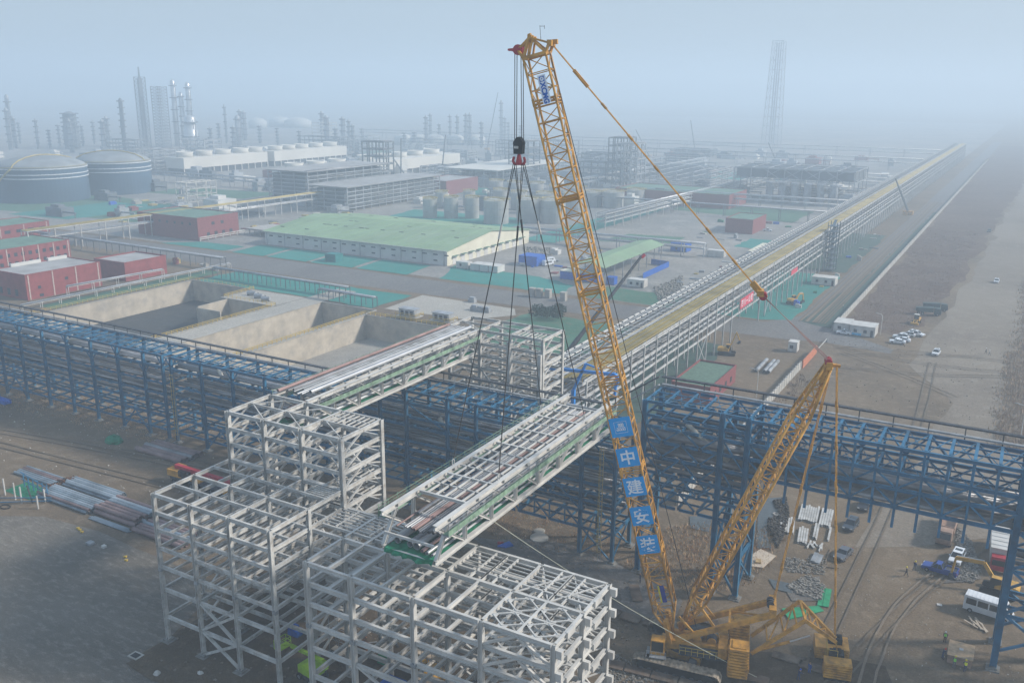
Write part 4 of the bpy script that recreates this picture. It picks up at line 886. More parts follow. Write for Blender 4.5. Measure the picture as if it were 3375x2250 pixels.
for i, ch in enumerate(('', '中', '建', '安', '装')):
    zc = 33.1-4.02*i; s_ = 7.95-(33.1-zc)*.257/.966+(.0); c = CP(s_, zc)+fo
    bn = empty('banner', ('blue banner with a white maze emblem, topmost of the five on the boom', 'blue banner with the first character below the emblem', 'blue banner in the middle of the five on the boom', 'blue banner second from the bottom of the boom row', 'blue banner at the bottom of the five on the boom')[i], 'banner', tuple(c), 0, 'square blue banners on the boom')
    panel('banner_cloth', bn, c, BP, BA, 2.8, 2.6, SIGNB)
    if ch: place(textmesh(ch, 2.1, 'character', SIGNW, .036), 'character', bn, c+CN*.02, BP, BA)
    else:
        mb = MB(); T_ = lambda a, b: c+BP*a+BA*b+CN*.02
        def bar(a, b, c2, d, w_=.07): mb.beam(T_(a, b), T_(c2, d), w_, .02, ref=CN)
        for q in (((-.8,-.75),(.8,-.75)), ((.8,-.75),(.8,.75)), ((.8,.75),(-.8,.75)), ((-.8,.75),(-.8,-.75))): bar(*q[0], *q[1], .03)
        mb.build('thin_border', SIGNW, bn); mb = MB()
        for k in range(3): a = -.26+k*.24; bar(a, .5, a, .05, .09); bar(a, .5, a+.15, .5, .09); bar(a+.15, .5, a+.15, .05, .07)
        for k, a in enumerate((-.45, -.15, .15, .42)):
            bar(a-.1, -.05, a+.1, -.05, .08); bar(a+.1, -.05, a+.1, -.42, .08); bar(a+.1, -.42, a-.12, -.42, .08); bar(a-.12, -.42, a-.12, -.22, .08); bar(a-.12, -.22, a+.0, -.22, .07)
        mb.build('maze_emblem', SIGNW, bn)
# makers plate, reading downwards
c = PL(K_(955, 1295), 1.5); X2 = -BA; Y2 = BP
sgn_ = empty('name_board', 'long white name board with blue letters near the top of the boom', 'sign', tuple(c), 0)
panel('board', sgn_, c, X2, Y2, 3.35, .98, SIGNW, .12)
ttb = mat('sign letter blue', (.01, .12, .50), .5, var=.05)
me = textmesh('XCMG', .86, 'lettering', ttb, .04); place(me, 'lettering', sgn_, c+X2*.42+CN*.02, X2, Y2)
mb = MB(); e0 = c-X2*1.2+CN*.015
mb.add([e0+X2*a+Y2*b for a, b in ((-.32,-.32),(.32,-.32),(.32,.32),(-.32,.32))], [(0,1,2,3)]); mb.build('emblem_square', ttb, sgn_)
mb = MB(); e1 = e0+CN*.01; pts = [(.2*math.cos(a)*1.25, .2*math.sin(a)*1.25) for a in [i*math.pi/6 for i in range(12)]]; mb.add([e1+X2*a+Y2*b for a, b in pts], [tuple(range(12))]); mb.build('emblem_disc', SIGNW, sgn_)
mb = MB(); e2 = e1+CN*.01; mb.add([e2+X2*a+Y2*b for a, b in ((-.14, 0), (.1, -.13), (.03, 0), (.1, .13))], [(0,1,2,3)]); mb.build('emblem_mark', ttb, sgn_)
c = PL(k_(605, 148), 1.48); fl = empty('load_chart_board', 'narrow yellow and dark blue board low on the boom', 'sign', tuple(c), 0)
panel('yellow_half', fl, c-BP*.26, BP, BA, .24, 2.5, mat('board yellow', (.75, .62, .03), .6)); panel('blue_half', fl, c+BP*.16, BP, BA, .6, 2.5, mat('board blue', (.02, .04, .28), .6))
# taglines
def rope_line(label, a, b, sag=.4, r=.035):
    mb = MB(); a = Vector(a); b = Vector(b); mb.path([a.lerp(b, t/8)-ZV*(sag*4*(t/8)*(1-t/8)) for t in range(9)], r, 5); single(mb, 'tag_line', LROPE, label, 'rope', tuple(a), 'pale tag lines')
rope_line('pale tag line running from the hanging bridge down past the white block', (-52.3, 87.5, 23.3), tuple(GZ(*k_(1470, 885))), 1.0, .045)
# ================================================================ LONG PIPE RACK INTO THE HAZE
YE = 1180
LG = Frame('pipe_rack', 'very long grey pipe rack topped with yellow pipes running off into the haze', 'pipe rack', (-81, 600, 0), mat('pale grey rack steel', (.50, .50, .49), .6, var=.12, scale=.3, stain=(.3,.28,.26), stain_amt=.4))
LGM = LG.ma; gy = []; y = 162
while y < YE: gy.append(y); y += 8
gyc = [y for y in gy if not 272 < y < 296]
for x in (-87.6, -81, -74.6):
    for y in gyc:
        LG.m('column', (x, y, 0), (x, y, 17.4 if x > -75 and int(y/8) % 2 else 16.8), .38, .38, ref=(1,0,0))
        if x > -75 and y < 420: LG.m('post', (x+.02, y+4, 10.4), (x+.02, y+4, 13.4), .22, .22)
for x in (-87.6, -81, -74.6):
    for z in (16.6, 13.5, 10.4, 7.9):
        if z == 7.9 and x == -81: continue
        a = 160
        while a < YE: b = min(a+96, YE); LG.m('beam', (x, a, z), (x, b, z), .3, .5); a = b
for y in gy:
    for z in (16.5, 13.4, 10.3): LG.m('cross_beam', (-87.6, y, z-.2), (-74.6, y, z-.2), .3, .42, trim=.22)
    if y < 700: LG.m('joist', (-87.4, y+2.7, 16.5), (-79.8, y+2.7, 16.5), .16, .25); LG.m('joist', (-87.4, y+5.4, 16.5), (-79.8, y+5.4, 16.5), .16, .25)
for y0 in (162, 234, 306, 402, 498):
    for x in (-74.6, -87.6): LG.m('brace', (x, y0+.3, .5), (x, y0+7.7, 7.6), .2, .2, 'B'); LG.m('brace', (x, y0+7.7, .5), (x, y0+.3, 7.6), .19, .19, 'B')
for i in range(22):     # lattice span over the road
    y0 = 272+i*1.1
    for z0, z1 in ((7.9, 10.4), (10.4, 13.5), (13.5, 16.6)): LG.m('lattice', (-74.5, y0, z0 if i % 2 else z1), (-74.5, y0+1.1, z1 if i % 2 else z0), .13, .13, 'B')
RAILM = mat('ochre grey pipe', (.40, .35, .22), .6, var=.2, scale=.2)
for i in range(9):
    mb = MB(); x = -79.3+.5*i; a = 160
    mb.tube((x, 160+.6*i, 17.15), (x, YE, 17.15), (.17, .12, .2)[i % 3], 6); mb.build('yellow_pipe', (YEL2, YEL2, RAILM)[i % 3], LG.root, smooth=True)
for x, r_, ma in ((-87.3, .22, WHITE2), (-86.7, .14, GALV), (-85.9, .14, GALV), (-85.2, .2, WHITE2), (-80.2, .18, GALV), (-74.7, .14, LGM), (-80.9, .12, WHITE2), (-84.2, .1, GALV), (-82.6, .1, GALV)):
    MB().tube((x, 161, 17.1), (x, YE, 17.1), r_, 6).build('pipe', ma, LG.root)
for z, xs_ in ((14, (-86.5, -85.4, -83.9, -82.3, -79.5, -78, -76.2)), (10.9, (-86.2, -84.5, -82.2, -79.3, -77.4, -75.8))):
    for i, x in enumerate(xs_): MB().tube((x, 161, z), (x, YE, z), (.2, .32, .25)[i % 3], 6).build('pipe', (PIPE, GALV, SILV)[i % 3], LG.root)
for y in gy:
    for dy in (0, 4):
        for x in (-87.3, -85.2): LG.m('pipe_shoe', (x, y+dy-.25, 17.1), (x, y+dy+.25, 17.1), .7, .45, 'B', DARK)
mb = MB(); mb.beam((-74.6, 160, 17.9), (-74.6, 700, 17.9), .05); mb.beam((-79.7, 160, 18.0), (-79.7, 700, 18.0), .05)
y = 160
while y < 700: mb.beam((-74.6, y, 16.9), (-74.6, y, 17.9), .05); y += 2.7
mb.build('handrail', RAILY, LG.root); LG.build()
bnr = empty('banner', 'red banner with white characters on the long rack over the road', 'banner', (-74.2, 280.5, 10.5))
cB = Vector((-74.15, 280.5, 10.6)); panel('banner_cloth', bnr, cB, Vector((0,1,0)), ZV, 14.5, 3.2, mat('faded red banner cloth', (.62, .06, .10), .8))
for i, ch in enumerate('四川一公司'): place(textmesh(ch, 2.3, 'character', SIGNW, .03), 'character', bnr, cB+Vector((.03, -5.2+i*2.6, 0)), Vector((0,1,0)), ZV)
bn2 = empty('banner', 'small pink red banner on the long rack farther up the road', 'banner', (-74.2, 345, 9)); panel('banner_cloth', bn2, Vector((-74.15, 345, 9.2)), Vector((0,1,0)), ZV, 10, 1.8, mat('faded red banner cloth', (.62, .06, .10), .8))
stt = Frame('stair_tower', 'dark blue grey stair tower standing against the long rack', 'stair tower', (-71.5, 402, 0), mat('grey blue steel', (.10, .14, .18), .6))
for x in (-73.5, -69.8):
    for y in (399, 405): stt.m('column', (x, y, 0), (x, y, 21), .3)
for i in range(9):
    z = 1+i*2.3; stt.m('landing', (-73.5, 402, z), (-69.8, 402, z), 5.8, .15, 'B'); stt.m('flight', (-71.6, 399.2, z), (-71.6, 404.8, z+2.2), 1.2, .15, 'B')
stt.build()
# ================================================================ BUILDINGS
BRK = mat('red brick cladding', (.27, .062, .06), .85, var=.12, scale=.5); BRK2 = mat('dusky red cladding', (.24, .07, .07), .85, var=.12)
ROOFG = mat('grey flat roof felt', (.38, .37, .36), .9, var=.12, scale=.15, stain=(.25,.24,.24), stain_amt=.6, sscale=.06)
ROOFGR = mat('green painted roof', (.13, .23, .17), .8, var=.15, scale=.2); GRROOF = mat('pale green metal roof', (.25, .37, .21), .6, var=.1, scale=.08, stain=(.31, .37, .27), stain_amt=.5, sscale=.05)
CREAM = mat('cream wall sheet', (.70, .66, .52), .8, var=.06, scale=.2); GWALL = mat('grey white wall sheet', (.60, .59, .56), .8, var=.08, scale=.2)
WINM = mat('dark window glass', (.03, .045, .06), .2, var=.1, spec=.5); TRIM = mat('pale pilaster paint', (.52, .42, .38), .8)
def house(label, x0, x1, y0, y1, h, wall, roof, name='brick_building', cat='building', wins=(), parapet=.4, pil=0, group=None, lean=0):
    root = empty(name, label, cat, ((x0+x1)/2, (y0+y1)/2, 0), 0, group)
    MB().box((x0, y0, 0), (x1, y1, h)).build('wall', wall, root)
    MB().box((x0+.25, y0+.25, h-.1), (x1-.25, y1-.25, h+.06)).build('roof', roof, root)
    if parapet:
        mb = MB()
        for a, b in (((x0-.05, y0-.05), (x1+.05, y0+.2)), ((x0-.05, y1-.2), (x1+.05, y1+.05)), ((x0-.05, y0+.2), (x0+.2, y1-.2)), ((x1-.2, y0+.2), (x1+.05, y1-.2))): mb.box((*a, h), (*b, h+parapet))
        mb.build('parapet', wall, root)
    for f, u0, u1, n, z0, z1, wd in wins:    # face, from, to, count, bottom, top, width
        for i in range(n):
            u = u0+(u1-u0)*(i+.5)/n; mb = MB()
            if f == 'x': mb.box((x1+.0, u-wd/2, z0), (x1+.05, u+wd/2, z1))
            else: mb.box((u-wd/2, y0-.05, z0), (u+wd/2, y0, z1))
            mb.build('window', WINM, root)
    for i in range(pil):
        u = y0+(y1-y0)*(i+.12)/(pil-.76 if pil > 1 else 1)
        if u < y1: MB().box((x1, u-.22, 0), (x1+.12, u+.22, h+.1)).build('pilaster', TRIM, root)
    return root
G_ = 'red clad buildings on the left'
h1 = house('red building with grey flat roof nearest the silted basin', -328, -308.2, 189, 219.6, 9, BRK, ROOFG, wins=[('x', 192, 196, 1, 3.5, 4.6, 1.2), ('x', 203, 207, 1, 5, 6, 1.3), ('x', 192, 197, 1, .6, 1.6, 1.6), ('y', -326, -312, 3, 1, 3.4, 1.8)], pil=4, group=G_)
MB().box((-328.2, 196, 9), (-327.2, 208, 10.2)).box((-328.2, 211, 9), (-327.2, 219, 10.2)).build('roof_kerb', GWALL, h1)
house('small red building with a pale flat roof just behind the nearest red one', -325, -306.5, 229, 249, 7, BRK, ROOFG, wins=[('x', 240, 243, 1, 2, 3, 1)], parapet=.6, group=G_)
house('long red two-storey building with two rows of windows', -396, -369, 205, 249, 8.2, BRK, ROOFGR, wins=[('x', 206, 248, 13, 4.8, 6.4, 1.5), ('x', 206, 248, 13, 1.2, 2.8, 1.5)], pil=7, group=G_)
house('farthest red building on the left with a green roof', -452, -428, 240, 279, 8.6, BRK, ROOFGR, wins=[('x', 242, 278, 6, 5, 6.6, 3), ('x', 242, 278, 6, 1.5, 3, 3)], pil=4, group=G_)
r5 = house('red hall with dark green roof beyond the asphalt road', -403, -358.5, 312, 339, 11, BRK2, ROOFGR, wins=[('x', 320, 324, 1, 7, 8.6, 2), ('x', 326, 330, 1, 7, 8.6, 2), ('x', 316, 336, 4, 1.6, 3.6, 2), ('y', -400, -361, 7, 7.5, 8.8, 1.5)], parapet=.5, group=G_)
rail(r5, [(-356.8, 311.5), (-356.8, 341)], z=0, h=2.0, step=4.5, ma=WHITE, t=.4, name='fence_post') 
house('small red house with green roof beside the long rack', -143, -128, 484, 511, 7.5, BRK2, ROOFGR, group='red houses in the middle distance')
house('dim red box building behind the storage tanks', -392, -366, 545, 588, 9.8, BRK2, ROOFG, group='red houses in the middle distance')
house('low red hall hazy behind the tank group', -250, -170, 580, 620, 9, BRK2, ROOFGR, group='red houses in the middle distance')
house('dark red low hall with green roof beside the cooling towers', -560, -530, 560, 640, 7, BRK2, ROOFGR, group='red houses in the middle distance')
gh = house('red gatehouse with green flat roof behind the tall blue rack', -72, -62, 207, 229, 4.2, BRK2, mat('green roof felt', (.12, .2, .15), .9), wins=[('x', 209, 227, 4, 1.2, 2.6, 1.5)], parapet=.5)
# big green warehouse
wh = empty('warehouse', 'long cream warehouse with pale green metal roof', 'warehouse', (-268, 362, 0))
x0, x1, y0, y1, he, hp = -324, -217, 323, 397, 6.6, 10.6
mb = MB(); ym = (y0+y1)/2
mb.add([(x0,y0,0),(x1,y0,0),(x1,y1,0),(x0,y1,0),(x0,y0,he),(x1,y0,he),(x1,y1,he),(x0,y1,he),(x0,ym,hp),(x1,ym,hp)], [(0,1,5,4),(1,2,6,9,5),(2,3,7,6),(3,0,4,8,7)])
w1 = MB(); w1.add([(x1+.03,y0+.02,0),(x1+.03,y1-.02,0),(x1+.03,y1-.02,he),(x1+.03,ym,hp-.05),(x1+.03,y0+.02,he)], [(0,1,2,3,4)])
mb.build('wall', GWALL, wh); w1.build('gable_wall', CREAM, wh)  # sunlit look of the gable put in as a paler, warmer colour than the sides
mb = MB(); o_ = 1.0
for ya, za, yb, zb2 in ((y0-o_, he-.2, ym, hp+.12), (ym, hp+.12, y1+o_, he-.2)):
    mb.add([(x0-o_, ya, za), (x1+.7, ya, za), (x1+.7, yb, zb2), (x0-o_, yb, zb2), (x0-o_, ya, za+.25), (x1+.7, ya, za+.25), (x1+.7, yb, zb2+.25), (x0-o_, yb, zb2+.25)], [(0,3,2,1),(4,5,6,7),(0,1,5,4),(1,2,6,5),(2,3,7,6),(3,0,4,7)])
mb.build('roof', GRROOF, wh)
for i in range(19):
    x = x0+4+i*5.7
    MB().box((x-1.2, y0-.06, 4.3), (x+1.2, y0, 4.9)).build('window', WINM, wh)
    if i % 2: MB().box((x-1.0, y0-.06, 1.7), (x+1.0, y0, 2.3)).build('window', WINM, wh)
for i in range(10):
    y = y0+6+i*6.6; MB().box((x1+.04, y-1.6, 0), (x1+.12, y+1.6, 3.4)).build('loading_door', GWALL, wh); MB().box((x1+.04, y-2, 3.7), (x1+1.6, y+2, 3.9)).build('door_canopy', ROOFGR, wh)
for i in range(18):
    x = x0+6*i; mb = MB()
    for ya, za, yb, zb2 in ((y0-1, he+.1, ym, hp+.42), (ym, hp+.42, y1+1, he+.1)): mb.beam((x, ya, za), (x, yb, zb2), .22, .12)
    mb.build('roof_seam', GRROOF, wh)
for i in range(10): MB().box((x0+1+i*11.6, y0-.22, 0), (x0+1.25+i*11.6, y0-.03, he)).build('downpipe', GALV, wh)
MB().box((x0-1, y0-1.25, he-.15), (x1+.7, y0-1.0, he+.12)).build('gutter', WHITE2, wh)
rr_ = random.Random(5)
for i in range(26):
    x = rr_.uniform(x0+3, x1-4); y = rr_.choice((y0+9, y0+20, y0+30, y1-26, y1-12)); z = he+(hp-he)*(1-abs(y-ym)/(ym-y0))+.16
    MB().cbox((x, y, z+.14), (2.4, .5, .3)).build('roof_vent', DARK, wh)
# fenced canopy
cn = empty('open_shed', 'green roofed open shed on posts near the blue cabins', 'shed', (-148, 352, 0))
mb = MB(); mb.add([(-141.3,320.2,7.2),(-141.3,386,7.2),(-148.5,388,8.6),(-148.5,321,8.6),(-156,324.6,7.2),(-156,388,7.2),(-141.3,320.2,7.4),(-141.3,386,7.4),(-148.5,388,8.8),(-148.5,321,8.8),(-156,324.6,7.4),(-156,388,7.4)], [(0,1,2,3),(3,2,5,4),(6,9,8,7),(9,10,11,8),(0,6,7,1),(0,3,9,6),(3,4,10,9)]); mb.build('roof', GRROOF, cn)
for i in range(8):
    for x in (-155, -142): MB().beam((x, 323+i*8.8, 0), (x, 323+i*8.8, 7.25), .35).build('post', GALV, cn)
def pcabin(label, x, y, lx, ly, h, wall=WHITE2, roof=WHITE2, rz=0., group=None, door=True, nw=2, loc_z=0):
    root = empty('site_cabin', label, 'cabin', (x, y, 0), rz, group, False)
    MB().box((-lx/2, -ly/2, .15), (lx/2, ly/2, h)).build('wall', wall, root); MB().box((-lx/2-.12, -ly/2-.12, h), (lx/2+.12, ly/2+.12, h+.14)).build('roof', roof, root)
    for i in range(nw): u = -lx/2+lx*(i+.6)/(nw+.6); MB().box((u-.5, -ly/2-.05, 1.1), (u+.5, -ly/2, 2.1)).build('window', WINM, root)
    if door: MB().box((lx/2-1.3, -ly/2-.05, .2), (lx/2-.5, -ly/2, 2.2)).build('door', DARK, root)
    MB().box((-lx/2+.1, -ly/2+.1, 0), (lx/2-.1, ly/2-.1, .15)).build('skid', DARK, root)
    return root
SITEG = 'white site cabins'
c2_ = pcabin('wider white site cabin with a dark door beside the parked white cars', -40.9, 298.6, 7.6, 6.6, 3.2, group=SITEG); MB().box((-3.5, -3.42, .15), (-.2, -3.32, .9)).build('skirting', mat('sky blue skirting', (.05, .45, .75), .6), c2_)
pcabin('narrower white site cabin behind the white pickup at the wall end', -47.5, 300.5, 4.8, 7.5, 3.0, group=SITEG, nw=1, door=False)
pcabin('white roadside cabin under the long rack by the green net', -67.8, 372, 9, 6, 3, rz=.0, group=SITEG)
pcabin('small grey and white guard booth near the orange wall', -55.6, 267, 2.6, 3, 3, group=SITEG, nw=1, door=False)
BLC = mat('cobalt blue sheet', (.01, .11, .50), .6, var=.15)
BG = 'blue clad cabins by the open shed'
pcabin('blue box cabin with a blue roof beside the two minibuses', -187.5, 346, 9, 8, 4.2, BLC, BLC, group=BG, door=False, nw=0)
pcabin('long blue cabin with cream roof left of the boom', -154.5, 327.5, 17, 5, 3.3, BLC, CREAM, group=BG, door=False, nw=0)
pcabin('isolated blue cabin far right of the open shed', -143.5, 415, 8, 7, 4, BLC, BLC, group=BG, nw=1)
pcabin('small blue box right of the boom', -140.5, 326, 3.4, 3.4, 3, BLC, BLC, group=BG, door=False, nw=0)
pcabin('white two-window cabin at the fence right of the boom', -130.2, 327.5, 7, 4, 3, group=SITEG)
pcabin('white container nearest the warehouse corner', -208.5, 323.5, 6, 3.5, 2.8, group=SITEG, nw=1, door=False)
for i in range(3): pcabin(('left','middle','right')[i]+' grey white container of the row in front of the warehouse gable', -201.5+4.6*i, 323.8, 4.2, 6, 2.8, GWALL, WHITE2, group=SITEG, nw=0, door=False)
pcabin('flat cream roofed low office beside the long rack', -103, 424, 14, 26, 3.6, GWALL, CREAM, group=SITEG)
pcabin('white container between blue cabin and the low office', -124, 409, 8, 4, 3, group=SITEG, nw=0, door=False)
pcabin('teal box cabin on the green net before the warehouse', -266, 306, 6, 5, 3.4, mat('teal sheet', (.02, .2, .2), .7), mat('teal sheet', (.02, .2, .2), .7), nw=0, door=False)
fb = empty('blue_fence', 'cobalt blue hoarding around the yard right of the open shed', 'fence', (-134, 357, 0))
for a, b in (((-134, 343, 0), (-134, 373, 0)), ((-134, 373, 0), (-143, 375, 0))): MB().beam(Vector(a)+ZV*1.2, Vector(b)+ZV*1.2, .15, 2.4).build('fence_panel', BLC, fb)
# boundary walls
WALLC = mat('pale boundary wall render', (.50, .48, .44), .9, var=.12, scale=.4)
def bwall(label, x, ya, yb, h, ma, loc, step=3.0, cat='wall', cap=100):
    fr = Frame('boundary_wall', label, cat, loc, ma); y = ya
    fr.part(MB().box((x-.12, ya, 0), (x+.12, yb, h)), 'wall_panel', ma)
    while y <= yb: fr.m('pier', (x, y, 0), (x, y, h+.25), .45, .45, 'B'); y += step
    fr.build()
bwall('long pale wall beside the asphalt road running into the haze', -50, 301, 1180, 2.1, WALLC, (-50, 640, 0), 4)
bwall('pale paneled wall running down behind the tall blue rack', -49.6, 150, 250, 2.2, WALLC, (-49.6, 200, 0), 2.6)
ow = empty('boundary_wall', 'orange painted wall section at the site gate', 'wall', (-49.2, 260, 0)); MB().box((-49.4, 250.5, 0), (-49.1, 268.5, 2.3)).build('wall_panel', mat('orange wall paint', (.55, .19, .10), .85), ow)
bg_ = empty('barrier_gate', 'red and white gate barrier at the end of the orange wall', 'gate', (-49, 271, 0)); MB().box((-49.3, 282, 0), (-48.7, 282.6, 1.2)).build('barrier_box', GALV, bg_); MB().tube((-49, 269.5, 1.1), (-49, 282.2, 1.1), .1).build('barrier_arm', WHITE2, bg_)
# ================================================================ TANKS
TKB = mat('blue grey tank shell', (.06, .11, .17), .6, var=.15, scale=.05); TKW = mat('white band', (.7, .72, .74), .6); DOME = mat('grey tank dome', (.28, .30, .31), .6, var=.15, scale=.08)
def bigtank(label, x, y, r, h, dome, stair):
    root = empty('storage_tank', label, 'tank', (x, y, 0), 0, 'giant domed tanks')
    MB().lathe((x, y, 0), [(r, 0), (r, h)], 64).build('tank_shell', TKB, root, smooth=False)
    MB().lathe((x, y, h), [(r+.2, -.1), (r*.93, dome*.3), (r*.75, dome*.62), (r*.5, dome*.84), (r*.2, dome*.97), (.5, dome)], 48).build('dome_roof', DOME, root, smooth=True)
    for z in (h-.5, h-4, h-6.5): MB().lathe((x, y, z), [(r+.05, 0), (r+.4, 0), (r+.4, .55), (r+.05, .55)], 64).build('wind_girder', TKW, root)
    mb = MB(); 
    for i in range(24): a = R(stair-i*2.4); b = R(stair-(i+1)*2.4); mb.beam((x+(r+1)*math.cos(a), y+(r+1)*math.sin(a), h*(1-i/24)), (x+(r+1)*math.cos(b), y+(r+1)*math.sin(b), h*(1-(i+1)/24)), .7, .9)
    mb.build('spiral_stair', YEL2, root)
    for s_ in (stair, stair+180-20):
        mb = MB(); P_ = [(x+(r*f)*math.cos(R(s_)), y+(r*f)*math.sin(R(s_)), h+dome*z+.5) for f, z in ((1, 0), (.93, .3), (.75, .62), (.5, .84), (.2, .97), (0, 1))]; mb.path(P_, .4, 5); mb.build('roof_walkway', YEL2, root)
    mb = MB(); mb.path([(x+r*math.cos(i*math.pi/24), y+r*math.sin(i*math.pi/24), h+1) for i in range(49)], .12, 4); mb.build('edge_rail', YEL2, root)
bigtank('leftmost giant dark tank with a yellow stair down its side', -581, 378, 28.5, 22, 7, -70)
bigtank('right giant dark tank with yellow roof walkway', -580, 433, 25.5, 22, 7, -140)
TFS = mat('dull aluminium tank shell', (.40, .40, .38), .6, metal=.1, var=.15, scale=.1)
tf = [(-310,444,4.2,11),(-299,450,4.2,12),(-288,456,4.2,12),(-266,447,7.2,13),(-253,462,7.0,13),(-239,466,7,13),(-330,486,4,10),(-318,500,4,10),(-300,510,5,11),(-284,505,5,11),(-262,500,6,12),(-238,550,7,10),(-252,549,6,9),(-234,578,6,9),(-338,568,5,10),(-322,566,5,10),(-305,568,5,10),(-285,560,5,10),(-245,505,6,12),(-270,560,6,10)]
for i, (x, y, r_, h) in enumerate(tf):
    near = i < 6
    root = empty('storage_tank', ('small silver tank with yellow top rails, first from the left in the front row', 'small silver tank with yellow top rails, second from the left in the front row', 'small silver tank with yellow top rails, third from the left in the front row', 'wide silver tank left of the boom among the yellow-railed tanks', 'wide silver tank partly behind the sling ropes beside the boom', 'widest silver tank seen right behind the boom lattice')[i] if near else 'hazy silver tank with yellow rails in the rows behind the front tanks', 'tank', (x, y, 0), 0, 'yellow-railed storage tanks' if near else 'hazy yellow-railed tanks in the rear rows')
    MB().lathe((x, y, 0), [(r_, 0), (r_, h), (r_*.6, h+.8), (.3, h+1.2)], 28).build('tank_shell', TFS, root, smooth=False)
    mb = MB(); n = 16
    for zz in (h+.6, h+1.2): mb.path([(x+r_*math.cos(k*2*math.pi/n), y+r_*math.sin(k*2*math.pi/n), zz) for k in range(n+1)], .12, 4)
    for k in range(n): mb.beam((x+r_*math.cos(k*2*math.pi/n), y+r_*math.sin(k*2*math.pi/n), h), (x+r_*math.cos(k*2*math.pi/n), y+r_*math.sin(k*2*math.pi/n), h+1.2), .12)
    mb.box((x-r_*.3, y-.5, h+1), (x+r_*1.3, y+.5, h+1.5)); mb.build('top_rail', YEL2, root)
    for zz in (h*.33, h*.66): MB().lathe((x, y, zz), [(r_+.03, 0), (r_+.18, 0), (r_+.18, .3), (r_+.03, .3)], 28).build('shell_band', GALV, root)
# white far tanks
for i, (px, py, r_) in enumerate(((430, 815, 20), (560, 805, 20), (650, 825, 20), (790, 800, 19), (935, 850, 20), (540, 835, 22))):
    g = GZ(*t1(px, py)); x, y = g.x, g.y; f = min(1, 1250/g.xy.length); x *= f; y *= f
    r_ *= .6
    root = empty('storage_tank', 'faint white dome tank far off in the haze', 'tank', (x, y, 0), 0, 'faint white far tanks'); MB().lathe((x, y, 0), [(r_, 0), (r_, 10), (r_*.8, 12), (r_*.4, 13.5), (.5, 14)], 28).build('tank_shell', WHITE2, root, smooth=True)
for i, (px, py, r_) in enumerate(((1770, 880, 9), (1925, 870, 12), (2045, 875, 14))):
    g = GZ(*t0(px, py)); root = empty('storage_tank', 'faint white roofed tank behind the left cooling towers', 'tank', tuple(g), 0, 'faint white far tanks'); MB().lathe(tuple(g), [(r_*1.8, 0), (r_*1.8, 12), (r_, 17), (.5, 19)], 24).build('tank_shell', WHITE2, root, smooth=True)
# ================================================================ COOLING TOWERS
CTW = mat('off white cooling tower cladding', (.66, .63, .57), .8, var=.06, scale=.05)
def cooling(label, x0, x1, y0, y1, h, fx, fys, face):
    root = empty('cooling_tower', label, 'cooling tower', ((x0+x1)/2, y0, 0), 0, 'cooling tower blocks')
    MB().box((x0, y0, 5), (x1, y1, h)).build('tower_casing', CTW, root); MB().box((x0+1.5, y0+1, 0), (x1-1.5, y1-1, 5)).build('air_inlet', DARK, root)
    y = y0
    while y <= y1+.1: MB().beam((x1-.3, y, 0), (x1-.3, y, 5), .7).build('inlet_post', CTW, root); y += (y1-y0)/12
    for y in fys:
        MB().lathe((fx, y, h), [(7.4, 0), (6.7, 2.2), (7.6, 4.4), (7.1, 4.4), (6.3, 2.2), (6.9, .3)], 24).build('fan_stack', CTW, root, smooth=True); MB().lathe((fx, y, h+.4), [(6.2, 0), (6.2, .2)], 20).build('fan_deck', DARK, root)
cooling('left front cooling tower with five round fan stacks', -663, -640, 548, 648, 14.3, -652, (560, 582, 604, 626, 644), 1)
cooling('left rear cooling tower with five round fan stacks', -661, -638, 655, 762, 14.3, -650, (669, 687, 706, 728, 750), 1)
cooling('middle cooling tower with three fan stacks behind the steel frame', -515, -492, 525, 602, 13, -504, (538, 563, 589), 1)
cooling('right cooling tower with five fan stacks behind the steel frame', -513, -484, 612, 745, 14, -502, (624, 648, 672, 697, 724), 1)
# ================================================================ OPEN STEEL STRUCTURES, MIDDLE DISTANCE
def openframe(label, x0, x1, y0, y1, h, nx, ny, lv, ma, roof=None, name='steel_structure', group='hazy open steel frames', w=.5, cat='steel frame', rails=0):
    fr = Frame(name, label, cat, ((x0+x1)/2, y0, 0), ma, group)
    X_ = [x0+(x1-x0)*i/nx for i in range(nx+1)]; Y_ = [y0+(y1-y0)*i/ny for i in range(ny+1)]
    for x in X_:
        for y in Y_:
            if x in (X_[0], X_[-1]) or y in (Y_[0], Y_[-1]): fr.m('column', (x, y, 0), (x, y, h), w, w, 'B')
    for k in range(lv):
        z = h*(k+1)/lv-.3
        for x in X_: fr.m('beam', (x, y0, z), (x, y1, z), w*.8, w, 'B')
        for y in Y_: fr.m('cross_beam', (x0, y, z-.02), (x1, y, z-.02), w*.8, w, 'B')
        if rails and k % rails == 0: fr.m('pipe', (x1-1, y0, z+.8), (x1-1, y1, z+.8), .5, sh='T', ma=PIPE); fr.m('pipe', (x1-2.5, y0, z+.8), (x1-2.5, y1, z+.8), .8, sh='T', ma=PIPE)
    if roof: fr.part(MB().box((x0-1, y0-1, h), (x1+1, y1+1, h+.4)), 'roof', roof)
    return fr.build()
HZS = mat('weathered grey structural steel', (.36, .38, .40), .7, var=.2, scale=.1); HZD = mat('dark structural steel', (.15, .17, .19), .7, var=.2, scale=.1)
openframe('tall tiered grey steel frame in front of the cooling towers', -438, -404, 443, 527, 22, 3, 9, 9, HZS, ROOFG, rails=2)
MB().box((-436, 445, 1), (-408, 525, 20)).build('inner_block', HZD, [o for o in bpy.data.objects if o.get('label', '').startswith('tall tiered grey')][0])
openframe('lower grey frame hall with close vertical posts behind the warehouse', -395, -367, 437, 538, 14.8, 3, 13, 6, HZS, ROOFG, rails=2)
